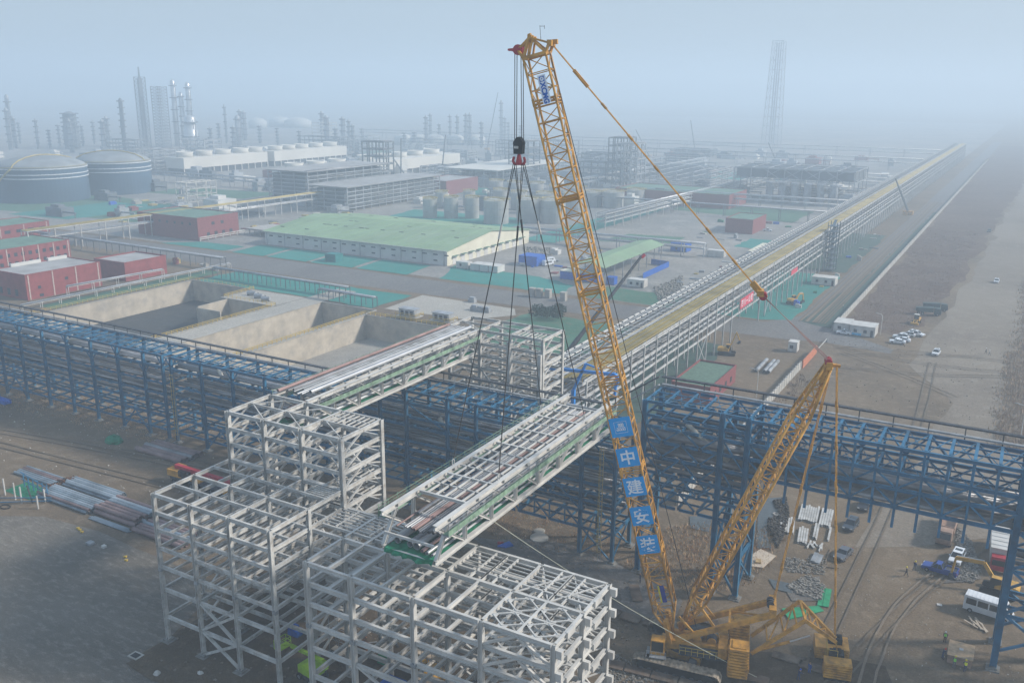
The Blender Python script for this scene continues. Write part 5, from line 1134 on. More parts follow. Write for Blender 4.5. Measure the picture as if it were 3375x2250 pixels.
MB().box((-393, 439, 1), (-371, 536, 13.5)).build('inner_block', HZD, [o for o in bpy.data.objects if o.get('label', '').startswith('lower grey frame hall')][0])
openframe('pale roofed open hall right of the hook', -408, -360, 606, 720, 13.4, 4, 12, 2, HZS, CTW)
openframe('grey hall with braced upper storey above the dark stacks', -185, -104, 640, 690, 23, 7, 3, 3, HZS, None)
hl = [o for o in bpy.data.objects if o.get('label', '').startswith('grey hall with braced')][0]
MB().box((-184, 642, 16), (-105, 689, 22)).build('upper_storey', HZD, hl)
for i in range(4): x = -165+i*14; MB().beam((x, 639.6, 15.5), (x+12, 639.6, 22.5), .4).beam((x+12, 639.5, 15.5), (x, 639.5, 22.5), .4).build('cross_brace', HZS, hl)
for i in range(6): x = -158+i*8.5; tag(MB().lathe((x, 634, 0), [(2.6, 0), (2.6, 13), (3, 13.2), (3, 14.2), (2.6, 14.4)], 14).build('upright_vessel', GALV, None, smooth=False), 'grey upright vessel in the row below the braced hall', 'vessel', 'upright vessels below the braced hall')
# yellow-topped pipe bridge, left middle
def linerack(label, a, b, width, h, step, lv, ma, pipes, group='middle distance pipe racks', w=.35, topma=None, name='pipe_rack'):
    a = Vector((*a, 0)); b = Vector((*b, 0)); d_ = (b-a).normalized(); s_ = Vector((-d_.y, d_.x, 0)); L_ = (b-a).length
    fr = Frame(name, label, 'pipe rack', tuple((a+b)/2), ma, group); n = int(L_/step)
    for i in range(n+1):
        p = a+d_*(L_*i/n)
        for q in (-1, 1): fr.m('column', p+s_*(q*width/2), p+s_*(q*width/2)+ZV*h, w, w, 'B')
        for k in range(lv): z = h-.3-k*(h/(lv+1)); fr.m('cross_beam', p-s_*(width/2)+ZV*z, p+s_*(width/2)+ZV*z, w*.8, w, 'B')
    for k in range(lv):
        z = h-.2-k*(h/(lv+1))
        for q in (-1, 1): fr.m('beam', a+s_*(q*width/2)+ZV*z, b+s_*(q*width/2)+ZV*z, w*.7, w*.9, 'B')
        for j in range(pipes): fr.m('pipe', a+s_*(width*(j+.5)/pipes-width/2)+ZV*(z+.3), b+s_*(width*(j+.5)/pipes-width/2)+ZV*(z+.3), .3+.25*((j*7+k) % 3)/2, sh='T', ma=(topma if topma and k == 0 else (PIPE, GALV, SILV)[(j+k) % 3]))
    return fr.build()
linerack('pipe bridge with yellow deck crossing behind the red hall', (-395, 245), (-388, 560), 5, 10.8, 13, 2, WHITE, 6, topma=YEL2)
linerack('low pale pipe line on short posts along the left edge of the silted basin', (-294.5, 178), (-292.5, 270), 1.2, 2.2, 7, 1, WHITE, 3, w=.2)
linerack('short raised pipe run in front of the small red building', (-301, 200), (-298, 240), 1.4, 4, 9, 1, WHITE, 3, w=.2)
linerack('dark low pipe rack on thin legs behind the silted basin', (-284, 254), (-214, 253), 2.4, 4, 5, 1, HZD, 4, w=.22)
linerack('dark low pipe rack behind the dry basin', (-222, 247), (-196, 246), 2.4, 3.6, 5, 1, HZD, 4, w=.22)
linerack('long grey rack beside the asphalt road on the left', (-470, 269), (-292, 266), 3, 5.2, 9, 1, HZD, 5, w=.25)
linerack('grey rack receding beside the right flank of the tank group', (-204, 455), (-186, 800), 6, 9, 11, 3, WHITE, 4)
linerack('hazy rack crossing behind the open shed', (-225, 402), (-128, 404), 4, 6.5, 10, 2, HZS, 4)
linerack('hazy rack across the middle plain', (-240, 590), (-96, 595), 5, 9, 14, 2, HZS, 4)
linerack('hazy dark rack crossing beyond the red house', (-330, 545), (-96, 548), 4, 7, 16, 1, HZD, 4)
linerack('far rack line left of the long rack', (-420, 760), (-100, 765), 8, 12, 20, 3, HZS, 4)
linerack('faint far rack line near the hazy horizon', (-700, 960), (-96, 960), 8, 12, 30, 2, HZD, 3)
linerack('second faint far rack line near the horizon', (-900, 1120), (-96, 1120), 8, 12, 36, 2, HZD, 3)
linerack('rack crossing in front of the left cooling towers', (-620, 500), (-450, 505), 5, 8, 14, 2, HZS, 4)
linerack('pale rack receding right of the roofed hall', (-300, 620), (-290, 900), 6, 9, 16, 2, HZS, 4)
openframe('blocky dim frame unit right of the hook', -270, -215, 680, 740, 14, 4, 4, 4, HZS, None, rails=1)
openframe('dim frame unit beyond the tank rows', -350, -300, 760, 810, 15, 4, 4, 4, HZS, None, rails=1)
openframe('pale frame unit between boom and long rack', -190, -140, 760, 820, 12, 4, 4, 3, HZS, None, rails=1)
openframe('small white tower frame behind the left cooling towers', -835, -811, 929, 950, 29, 2, 2, 7, WHITE, None)
openframe('tiered grey unit left of the cooling towers', -700, -668, 540, 575, 20, 3, 3, 7, HZS, None, rails=2)
openframe('raised white platform frame right of the red hall', -352, -322, 340, 356, 3.2, 8, 2, 1, WHITE, mat('dusty deck', (.45, .43, .4), .9))
openframe('braced pipe structure rising before the left cooling towers', -472, -462, 396, 420, 16, 2, 3, 4, WHITE, None, w=.4)
# far refinery units
def column_(label, x, y, h, r_, ma=SILV, plat=5, grp='hazy distillation columns'):
    root = empty('distillation_column', label, 'column', (x, y, 0), 0, grp)
    MB().lathe((x, y, 0), [(r_, 0), (r_, h*.6), (r_*.85, h*.62), (r_*.85, h-2), (r_*.4, h), (.2, h+.8)], 16).build('vessel', ma, root, smooth=True)
    for i in range(plat): z = h*(i+1)/(plat+.5); MB().lathe((x, y, z), [(r_, 0), (r_+1.5, 0), (r_+1.5, 1.2), (r_+1.4, 1.2), (r_+1.4, .2), (r_, .2)], 12).build('platform', HZD, root)
    MB().tube((x+r_+.8, y, 2), (x+r_+.8, y, h-3), .5).build('riser_pipe', GALV, root)
def derr(label, x, y, h, w_, ma, lv, grp=None, top=None):
    fr = Frame('lattice_tower', label, 'tower', (x, y, 0), ma, grp); top = w_ if top is None else top
    def cw(z): return w_+(top-w_)*z/h
    for a, b in ((-1,-1),(1,-1),(1,1),(-1,1)): fr.m('leg', (x+a*w_/2, y+b*w_/2, 0), (x+a*top/2, y+b*top/2, h), .8, .8, 'B')
    for k in range(lv):
        z0 = h*k/lv; z1 = h*(k+1)/lv; u, v = cw(z0)/2, cw(z1)/2
        for (a, b), (c, d) in (((-1,-1),(1,-1)), ((1,-1),(1,1)), ((1,1),(-1,1)), ((-1,1),(-1,-1))):
            fr.m('ring_beam', (x+a*v, y+b*v, z1), (x+c*v, y+d*v, z1), .5, .5, 'B'); fr.m('lattice', (x+a*u, y+b*u, z0), (x+c*v, y+d*v, z1), .35, .35, 'B'); fr.m('lattice', (x+c*u, y+d*u, z0), (x+a*v, y+b*v, z1), .34, .34, 'B')
    return fr.build()
dk_ = derr('tall dark lattice tower with a peak, left skyline', -972, 776, 84, 9, HZD, 16); MB().lathe((-972, 776, 0), [(3, 0), (3, 80), (1.2, 84), (.8, 96)], 12).build('inner_column', HZD, dk_)
derr('broad scaffolded tower just right of the tallest left tower', -956, 790, 73, 13, HZD, 20)
column_('slim bright column, left of the pair above the cooling towers', -961, 816, 81, 3.5); column_('slim bright column with a silver cap above the cooling towers', -948, 828, 78, 3.5); column_('short column between the two slim bright ones', -955, 822, 66, 3)
column_('fat shiny column just behind the left cooling tower', -863, 753, 41, 8, plat=2); column_('thin dark loop column right of the left giant tank', -905, 694, 60, 2.6, HZD, 8)
column_('dark scaffolded column on the left skyline', -1015, 705, 43, 9, HZD, 8); column_('grey column with looped pipe behind the cooling fans', -900, 862, 38, 4, GALV, 3)
column_('hazy column far left at the frame edge', -1095, 680, 62, 3, GALV, 3)
rr_ = random.Random(11)
FNT = mat('haze paled column steel', (.38, .40, .42), .7, var=.15, scale=.1)  # far steel made paler in its base colour to stand in for thicker haze
def skyline(fn, L_, yref, where):
    for px, h, r_ in L_:
        g = GZ(*fn(px, yref)); f = rr_.uniform(1120, 1380)/g.xy.length
        column_('faint column in the hazy refinery '+where, g.x*f, g.y*f, h*.92, min(r_*.33, 2.8), FNT, 5, 'faint refinery columns')
skyline(t0, ((60, 52, 8), (100, 40, 5), (130, 30, 4), (250, 38, 5), (330, 24, 4), (400, 30, 4), (480, 40, 8), (515, 42, 8), (560, 28, 4), (640, 32, 4), (705, 40, 9), (735, 42, 9), (1440, 30, 5), (1500, 28, 5), (1550, 55, 4), (1600, 32, 7), (1650, 46, 8), (1680, 44, 8), (1780, 26, 6), (2210, 46, 8), (2240, 44, 9), (2300, 30, 6), (1900, 24, 4), (2050, 26, 4)), 905, 'on the left skyline')
skyline(t1, ((20, 42, 8), (60, 38, 5), (85, 34, 5), (150, 24, 5), (590, 42, 6), (620, 42, 5), (680, 30, 4), (755, 42, 4), (805, 43, 5), (865, 44, 7), (890, 46, 5), (970, 36, 5), (1105, 62, 6), (1130, 36, 4), (1155, 30, 3), (1240, 27, 5), (440, 20, 5), (510, 22, 6)), 900, 'behind the hook')
for i in range(46):
    a = R(rr_.uniform(20, 62)); d_ = rr_.uniform(700, 1150); x, y = -d_*math.sin(a), d_*math.cos(a); tall = rr_.random() < .35; w_ = rr_.uniform(12, 22) if tall else rr_.uniform(25, 60)
    if x > -110 or (x > -680 and y < 780 and x < -470): continue
    openframe('dim process unit frame in the hazy refinery', x, x+w_, y, y+rr_.uniform(12, 30), rr_.uniform(24, 38) if tall else rr_.uniform(8, 20), 3, 2, 6 if tall else 4, rr_.choice((HZD, HZS, HZD)), None, group='dim process units', w=.8, rails=1)
for i in range(150):
    a = R(rr_.uniform(6, 60)); d_ = rr_.uniform(560, 1150); x, y = -d_*math.sin(a), d_*math.cos(a)
    if x > -100: continue
    mb = MB(); w_, dd_, h_ = rr_.uniform(4, 16), rr_.uniform(4, 14), rr_.uniform(2.5, 8)
    mb.box((x, y, 0), (x+w_, y+dd_, h_)); mb.box((x+w_*.2, y+dd_*.2, h_), (x+w_*.7, y+dd_*.7, h_*1.3)); mb.tube((x+w_, y+1, h_*.6), (x+w_+12, y+1, h_*.6), .5, 6).tube((x+w_+11, y+1, 0), (x+w_+11, y+1, h_*.6), .3, 5)
    tag(mb.build('plant_unit', rr_.choice((HZS, HZD, GWALL, FNT, BRK2 if i % 5 == 0 else GALV, CTW)), None), 'low hazy plant unit far across the plain', 'plant unit', 'low hazy plant units')
derr('very tall faint lattice flare tower in the haze on the right skyline', -335, 1330, 140, 23, FNT, 11, top=15)
flt = [o for o in bpy.data.objects if o.get('label', '').startswith('very tall faint')][0]
for dx in (-3, 0, 3): MB().tube((-335+dx, 1330, 0), (-335+dx, 1330, 138), .9).build('flare_riser', FNT, flt)
for i, (a, b, h) in enumerate(((t1(420, 1240), t1(420, 950), 0), (t1(700, 1200), t1(725, 925), 0), (t1(455, 1225), t1(365, 1085), 0), (t1(1010, 845), t1(1085, 635), 0), (t2(655, 1130), t2(598, 978), 0), (t2(1555, 1475), t2(1470, 1225), 0), (t1(2120, 1080), t1(2030, 890), 0), (t2(105, 885), t2(65, 825), 0))):
    g = GZ(*a); f = min(1., 1150/g.xy.length); gx = Vector((g.x*f, g.y*f, 0)); tp = GY(*b, gx.y)
    base = GY(*a, gx.y); base.z = max(base.z, 0); root = empty('mobile_crane', 'hazy mobile crane, '+('its boom bolt upright before the right cooling tower', 'its boom leaning right beside the roofed hall', 'its short boom leaning left over the frame hall', 'its boom faint on the skyline left of the hoist ropes', 'its boom leaning left near the flare tower', 'its boom standing beside the far stretch of the long rack', 'its boom leaning left between boom and pendant', 'its tiny boom faint on the horizon right of the pendant')[i], 'crane', (gx.x, gx.y, 0), 0, 'hazy mobile cranes')
    MB().tube((base.x, base.y, 2), tuple(tp), .75, 6, .45).build('crane_boom', HZD, root); MB().box((gx.x-3, gx.y-1.5, 0), (gx.x+3, gx.y+1.5, 2.6)).build('carrier', YEL, root)
# cluttered stores seen beyond the road: small heaps, pallets, containers
rr_ = random.Random(21); CLM = [BLC, GALV, WHITE2, BRK2, GALV, YEL2, HZD, NET, WHITE2, CONC]
def clut(n, xa, xb, ya, yb, lab, smin=1., smax=4., grp='stored goods in the yards'):
    for i in range(n):
        x = rr_.uniform(xa, xb); y = rr_.uniform(ya, yb); a, b, c = rr_.uniform(smin, smax), rr_.uniform(smin, smax), rr_.uniform(.6, 2.2); k = rr_.random(); mb = MB()
        if k < .4: mb.box((x, y, 0), (x+a, y+b, c)); mb.box((x+.1, y+.1, c), (x+a*.6, y+b-.1, c*1.3))
        elif k < .7:
            for j in range(4): mb.tube((x, y+j*.5, .25), (x+a*1.6, y+j*.5, .25), .22, 6)
        else: mb.prism([(x, y), (x+a, y+.2*b), (x+a*.8, y+b), (x+.1, y+b*.8)], 0, c*.6)
        tag(mb.build('stored_goods', rr_.choice(CLM), None), lab, 'stores', grp)
clut(46, -520, -402, 330, 430, 'small item of stored material in the yard before the giant tanks', 2, 6, 'stored goods before the giant tanks')
clut(30, -380, -310, 350, 430, 'small item of stored material behind the red hall', 1.5, 5, 'stored goods behind the red hall')
clut(30, -200, -160, 330, 400, 'small item lying in the yard beside the warehouse gable', 1, 4, 'stored goods beside the warehouse')
clut(40, -120, -92, 320, 400, 'bit of scrap lying between the blue hoarding and the long rack', .8, 3, 'scrap by the long rack')
clut(16, -360, -310, 545, 600, 'item stored behind the rear tanks', 2, 5, 'stored goods behind the rear tanks')
clut(14, -72, -66, 320, 520, 'item lying under the long rack beside the road', .8, 3, 'stores under the long rack')
clut(14, -160, -98, 455, 530, 'item lying on the plain round the small red house', 1, 4, 'stores near the small red house')
clut(10, -330, -297, 262, 268, 'small item on the strip beside the road on the left', 1, 3, 'stores beside the road')
for i, q in enumerate(((1320, 575), (1370, 580), (1430, 585), (1535, 605))): g = GZ(*m1(*q)); tag(MB().box((g.x-1, g.y-1, 0), (g.x+1, g.y+1, 3.0)).box((g.x-1.15, g.y-1.15, 3.0), (g.x+1.15, g.y+1.15, 3.25)).build('concrete_chamber', CONC, None), 'grey concrete chamber, '+('first from the left on the green net', 'second from the left on the green net', 'third from the left on the green net', 'standing alone right of the other three')[i], 'chamber', 'concrete chambers on the green net')
for i, q in enumerate(((910, 615), (925, 670), (965, 680), (1010, 685))): g = GZ(*m1(*q)); tag(MB().box((g.x-1.3, g.y-1, 0), (g.x+1.3, g.y+1, 1.2)).box((g.x-1.0, g.y-.7, 1.2), (g.x+1.0, g.y+.7, 1.9)).build('equipment_crate', GALV, None), 'grey crate on the concrete slab, '+('nearest the road', 'leftmost of the row of three', 'middle of the row of three', 'rightmost of the row of three')[i], 'crate', 'grey crates on the slab')
# dark boom of a mobile crane behind the white tower
dr = empty('mobile_crane', 'mobile crane with a long dark telescopic boom rising behind the far white tower', 'crane', (-102, 203, 0)); a = Vector((-103, 201, 2.8)); b = GY(*m1(2070, 300), 230)
for i in range(4): p = a.lerp(b, (0, .3, .55, .8)[i]); q = a.lerp(b, (.3, .55, .8, 1)[i]); MB().beam(p, q, .85-.13*i, 1.05-.16*i).build('boom_section', DARK, dr)
MB().beam(b-ZV*.4, b+ZV*.4+Vector((.6, .8, 0)), .7).build('boom_tip', RED, dr); MB().box((-107, 199.5, 1.2), (-98, 202.5, 2.8)).build('carrier', YEL, dr)
for i in range(4): MB().tube((-105.6+2.2*i, 199.4, .6), (-105.6+2.2*i, 202.6, .6), .6, 12).build('wheel', BLACK, dr)
# blue boom lift reaching over the rack
bl2 = empty('boom_lift', 'bright blue articulated boom lift reaching over the end of the long rack', 'boom lift', (-76.5, 158, 0))
c2z = zoomf(1350, 980, 2.925); P_ = [GY(*c2z(*q), 158) for q in ((1580, 890), (1700, 640), (1345, 680), (1975, 742), (2012, 775), (1988, 850), (1975, 940))]
MB().beam(P_[0], P_[1], .5).beam((P_[0].x, 158, 1.4), P_[0], .7).build('riser_boom', BLUE2, bl2); MB().beam(P_[2], P_[3], .5, .6).build('main_boom', BLUE2, bl2); MB().beam(P_[1], P_[1].lerp(P_[3], .45), .3).build('lift_cylinder', BLUE2, bl2)
MB().beam(P_[3], P_[4], .6).beam(P_[4], P_[5], .7).build('jib', BLUE2, bl2); MB().beam(P_[5], P_[6]-ZV*.6, .45).build('basket_arm', BLUE2, bl2)
MB().box((-78.6, 156.2, .8), (-74.4, 159.8, 2.0)).build('chassis', BLUE2, bl2)
for dx in (-1.6, 1.6):
    for dy in (-1.7, 1.7): MB().tube((-76.5+dx, 158+dy-.3, .6), (-76.5+dx, 158+dy+.3, .6), .6, 12).build('wheel', BLACK, bl2)
# shrubby tree in the yard behind the tower
LEAF = mat('dusty dark green foliage', (.035, .075, .05), .9, var=.4, scale=1); BARK = mat('bark', (.09, .07, .05), .9)
def leafball(mb, c, rx, ry, rz, n, s_, rg):
    for i in range(n):
        th = rg.uniform(0, 2*math.pi); ph = math.acos(rg.uniform(-1, 1)); rr = rg.uniform(.45, 1)**.6; ctr = Vector((c[0]+rx*rr*math.sin(ph)*math.cos(th), c[1]+ry*rr*math.sin(ph)*math.sin(th), c[2]+rz*rr*math.cos(ph)))
        u = Vector((rg.gauss(0, 1), rg.gauss(0, 1), rg.gauss(0, 1))).normalized(); v = u.orthogonal().normalized(); ss = s_*rg.uniform(.6, 1.5)
        mb.add([ctr+u*ss, ctr+v*ss*.6, ctr-u*ss, ctr-v*ss*.6], [(0,1,2,3)])
tr = empty('tree', 'dark bushy tree in the yard behind the far white tower', 'tree', (-137, 264, 0)); rg = random.Random(4); mb = MB()
for i in range(9): leafball(mb, (-137+rg.uniform(-5, 5), 264+rg.uniform(-4, 4), rg.uniform(1.5, 4.2)), 2.4, 2.4, 1.6, 260, .28, rg)
mb.build('crown', LEAF, tr); MB().tube((-137, 264, 0), (-136.5, 264, 3.2), .25, 8, .12).build('trunk', BARK, tr)
# ================================================================ VEHICLES
CARM = {}
def paint(n, c): return mat('car paint '+n, c, .3, var=.05, scale=1, spec=.5)
TYRE = mat('tyre rubber', (.02, .02, .02), .85, var=.2); LAMPW = mat('clear lamp glass', (.6, .6, .58), .2); LAMPR = mat('red lamp glass', (.3, .01, .01), .3); HUB = mat('wheel hub', (.3, .3, .32), .4, metal=.6)
def wheel(root, x, y, r, w_):
    s_ = 1 if y > 0 else -1
    o = MB().tube((x, y-s_*w_, r), (x, y, r), r, 16).build('wheel', TYRE, root); MB().tube((x, y-s_*.02, r), (x, y+s_*.015, r), r*.55, 10).build('hub', HUB, o); return o
def taper(mb, base, z0, top, z1):   # 4 (x0,x1,half width) frustum
    x0, x1, w0 = base; a, b, w1 = top
    mb.add([(x0,-w0,z0),(x1,-w0,z0),(x1,w0,z0),(x0,w0,z0),(a,-w1,z1),(b,-w1,z1),(b,w1,z1),(a,w1,z1)], [(0,3,2,1),(4,5,6,7),(0,1,5,4),(1,2,6,5),(2,3,7,6),(3,0,4,7)]); return mb
def body(prof, w_, ins=.06):     # side profile extruded across the car with softened edges
    mb = MB(); n = len(prof); cx_ = sum(p[0] for p in prof)/n; cz_ = sum(p[1] for p in prof)/n
    rings = []
    for y, k in ((-w_, 1-ins), (-w_+.07, 1), (w_-.07, 1), (w_, 1-ins)): rings.append([(cx_+(x-cx_)*k, y, cz_+(z-cz_)*k) for x, z in prof])
    fs = [tuple(range(n))[::-1], tuple(3*n+i for i in range(n))]
    for r_ in range(3): fs += [(r_*n+i, r_*n+(i+1) % n, (r_+1)*n+(i+1) % n, (r_+1)*n+i) for i in range(n)]
    return mb.add([p for r_ in rings for p in r_], fs)
def car(name, label, x, y, rz, col, L_=4.6, W_=1.82, kind='suv', group='parked cars', cat='car'):
    root = empty(name, label, cat, (x, y, .03), R(rz), group, False); h = L_/2; w_ = W_/2; pc = paint(col[0], col[1]); hh = 1.68 if kind == 'suv' else 1.45
    if kind == 'pickup': hh = 1.75
    body([(-h,.35),(h,.35),(h+.03,.6),(h-.1,.88),(h-1.15,1.0),(-h+.25,1.05),(-h,.9)], w_).build('body', pc, root)
    c0, c1 = (-h+.3, h-1.25) if kind == 'suv' else (-h+.65, h-1.35)
    if kind == 'pickup': c0, c1 = -.75, h-1.4
    taper(MB(), (c0, c1, w_-.06), 1.0, (c0+(.25 if kind == 'suv' else .55), c1-.75, w_-.24), hh-.05).build('glass', GLS, root)
    a, b = c0+(.25 if kind == 'suv' else .5), c1-.7
    mb = MB().box((a, -w_+.22, hh-.06), (b, w_-.22, hh)); 
    for s_ in (-1, 1):
        for xx, xt in ((c0+.02, a+.03), ((c0+c1)/2, (a+b)/2), (c1-.02, b-.03)): mb.beam((xx, s_*(w_-.07), 1.0), (xt, s_*(w_-.23), hh-.05), .07)
    mb.build('roof', pc, root)
    if kind == 'suv': MB().box(((a+b)/2-.5, -w_+.4, hh), ((a+b)/2+.3, w_-.4, hh+.015)).build('sunroof', GLS, root)
    if kind == 'pickup':
        MB().box((-h+.12, -w_+.12, 1.06), (c0-.12, w_-.12, 1.09)).build('load_bed', DARK, root)
        mb = MB(); [mb.box((-h+.02, s_*(w_-.06)-.05, 1.0), (c0, s_*(w_-.06)+.05, 1.3)) for s_ in (-1, 1)]; mb.box((-h, -w_+.05, 1.0), (-h+.1, w_-.05, 1.3)); mb.build('bed_side', pc, root)
    for s_ in (-1, 1):
        MB().cbox((h-.04, s_*(w_-.28), .78), (.16, .38, .16)).build('headlight', LAMPW, root); MB().cbox((-h+.02, s_*(w_-.2), .9), (.12, .26, .2)).build('tail_light', LAMPR, root); MB().cbox((c1-.35, s_*(w_+.1), 1.08), (.16, .2, .14)).build('door_mirror', pc, root)
        for xx in (-h+.85, h-.9): wheel(root, xx, s_*(w_+.01), .34, .24)
    MB().box((h-.02, -.5, .45), (h+.045, .5, .7)).build('grille', DARK, root)
    return root
NAVY = ('slate', (.045, .06, .08)); GREY = ('graphite', (.10, .11, .13)); BLK = ('black', (.02, .022, .028)); WHT = ('white', (.72, .74, .76)); BLU = ('blue', (.012, .05, .28))
g_ = 'dark cars parked under the blue bridge'
car('parked_car', 'dark slate SUV parked beside the stack of white beams', -19.9, 157.2, -97, NAVY, 4.5, group=g_)
car('parked_car', 'grey saloon car parked nearest the crane in the dark row', -19.1, 145.6, -101, GREY, 4.6, kind='sedan', group=g_)
car('parked_car', 'black SUV half hidden below the edge of the blue bridge', -19.2, 166.8, -92, BLK, 4.6, group=g_)
car('parked_car', 'white SUV with a black sunroof behind the yellow excavator arm', -2.5, 154, -97, WHT, 4.8, 1.9)
car('pickup_truck', 'bright blue pickup beside the yellow excavator', -4.6, 148.3, 171, BLU, 5.3, 1.9, 'pickup', cat='pickup')
g_ = 'white cars parked by the site cabins'
car('parked_car', 'nearest white saloon of the cluster by the cabins', -29.9, 292.2, 182, WHT, 4.7, kind='sedan', group=g_)
car('parked_car', 'second white car of the cluster, just behind the nearest', -28.8, 295.4, 180, WHT, 4.5, kind='sedan', group=g_)
car('parked_car', 'third white car of the cluster, middle of the back row', -29.8, 299.0, 178, WHT, 4.7, group=g_)
car('parked_car', 'white hatchback peeping out at the back of the cluster', -28.2, 303.0, 178, WHT, 4.2, group=g_)
car('parked_car', 'larger silver white SUV at the right end of the cluster', -26.0, 305.4, -20, WHT, 4.9, 1.9, group=g_)
car('pickup_truck', 'small white pickup in front of the narrower site cabin', -46.2, 294.8, 182, WHT, 4.6, 1.75, 'pickup', cat='pickup')
car('parked_car', 'white hatchback alone on the pale dirt track', -18.3, 285, -95, WHT, 4.4, 1.8)
car('parked_car', 'white car far up the dirt track', -8, 412, -92, WHT, 4.6, 1.8)
car('parked_car', 'dark car farthest away on the dirt track', -18.4, 565, -92, BLK, 4.6, 1.8)
car('pickup_truck', 'white pickup parked by the small red house', -124, 500, 20, WHT, 5, 1.9, 'pickup', cat='pickup')
def van(name, label, x, y, rz, L_=5.6, W_=2.0, H_=2.4, col=WHT, group=None, nw=3, flip=1):
    root = empty(name, label, 'minibus', (x, y, .03), R(rz), group, False); h = L_/2; w_ = W_/2; pc = paint(col[0], col[1])
    body([(-h,.35),(h-.05,.35),(h,.8),(h-.25,1.25),(h-1.0,H_-.15),(h-1.3,H_),(-h+.1,H_),(-h,H_-.3)], w_, .03).build('body', pc, root)
    for s_ in (-1, 1):
        for i in range(nw): x0_ = -h+.35+i*(L_-1.9)/nw; MB().box((x0_, min(s_*w_, s_*(w_+.02)), 1.35), (x0_+(L_-1.9)/nw-.18, max(s_*w_, s_*(w_+.02)), H_-.4)).build('window', GLS, root)
        for xx in (-h+1.0, h-.95): wheel(root, xx, s_*(w_+.01), .36, .25)
        MB().cbox((h-.02, s_*(w_-.3), .85), (.1, .3, .2)).build('headlight', LAMPW, root)
    MB().add([(h-.2, -w_+.2, 1.32), (h-.2, w_-.2, 1.32), (h-.93, w_-.25, H_-.25), (h-.93, -w_+.25, H_-.25)], [(0,1,2,3)]).build('windscreen', GLS, root)
    mb = MB(); [mb.box((-h+.4+i*.55, -w_+.25, H_), (-h+.55+i*.55, w_-.25, H_+.04)) for i in range(int((L_-2)/.55))]; mb.build('roof_rib', pc, root)
    return root
van('minibus', 'white minibus beside the blue rack leg at the right edge', 2.9, 138.6, -8, 6.6, 2.1, 2.7)
van('minibus', 'nearer of two white minibuses by the blue box cabin', -180.5, 348, 75, 6, 2, 2.4, group='two minibuses by the blue cabin'); van('minibus', 'rear of two white minibuses by the blue box cabin', -182.8, 354, 75, 6, 2, 2.4, group='two minibuses by the blue cabin')
bxr = empty('box_truck', 'white roofed box truck tucked beside the right blue rack', 'truck', (3.3, 159, 0), R(-88), None, False)
MB().box((-5.2, -1.3, 1.0), (4.6, 1.3, 3.6)).build('cargo_box', WHITE2, bxr); MB().box((-5.3, -1.35, 3.6), (4.7, 1.35, 3.68)).build('roof', WHITE2, bxr); taper(MB(), (4.8, 6.9, 1.15), .8, (4.9, 6.3, 1.1), 2.8).build('cab', RED, bxr); MB().box((6.2, -1, 1.6), (6.75, 1, 2.4)).build('windscreen', GLS, bxr)
for xx in (-4, -2.8, 5.8):
    for s_ in (-1, 1): wheel(bxr, xx, s_*1.2, .5, .35)
mb = MB(); [mb.beam((-4.6+i*1.6, -1.3, 3.72), (-4.6+i*1.6, 1.3, 3.72), .1, .05) for i in range(6)]; mb.build('roof_batten', GALV, bxr)
dt = empty('dump_truck', 'tan dump truck with an open empty bed under the blue bridge', 'truck', (-4.8, 164.2, 0), R(-92), None, False); TAN = mat('dusty tan paint', (.36, .24, .18), .7, var=.15)
mb = MB(); mb.box((-4.6, -1.3, 1.3), (4.2, 1.3, 1.45)); [mb.box((-4.6, s_*1.25-.06, 1.45), (4.2, s_*1.25+.06, 2.7)) for s_ in (-1, 1)]; mb.box((4.1, -1.3, 1.45), (4.25, 1.3, 3.0)); mb.box((-4.7, -1.3, 1.45), (-4.55, 1.3, 2.5)); mb.build('tipping_bed', TAN, dt)
body([(4.5,.6),(6.5,.6),(6.6,1.4),(6.3,2.9),(4.5,2.95)], 1.2).build('cab', TAN, dt); MB().add([(6.62,-1.0,1.6),(6.62,1.0,1.6),(6.36,1.0,2.6),(6.36,-1.0,2.6)], [(0,1,2,3)]).build('windscreen', GLS, dt); MB().box((-4.4, -.5, .7), (6, .5, 1.2)).build('chassis', DARK, dt)
for xx in (-3.6, -2.3, 5.4):
    for s_ in (-1, 1): wheel(dt, xx, s_*1.25, .52, .4)
def dumper(label, x, y, rz, col):
    r_ = empty('dump_truck', label, 'truck', (x, y, 0), R(rz), 'dark trucks beside the scrub field', False)
    body([(-3.6,1.2),(2,1.2),(2,2.8),(-3.6,2.5)], 1.25).build('tipping_bed', col, r_); body([(2.3,.5),(4.4,.5),(4.5,1.4),(4.2,2.6),(2.3,2.7)], 1.2).build('cab', col, r_)
    for xx in (-2.6, -1.3, 3.4):
        for s_ in (-1, 1): wheel(r_, xx, s_*1.25, .5, .4)
DKG = mat('dark green truck paint', (.04, .07, .07), .6)
dumper('dark truck on the dirt track, the one behind', -25, 346, 8, DKG); dumper('dark truck on the dirt track, the one in front', -26.4, 337.5, 8, DKG)
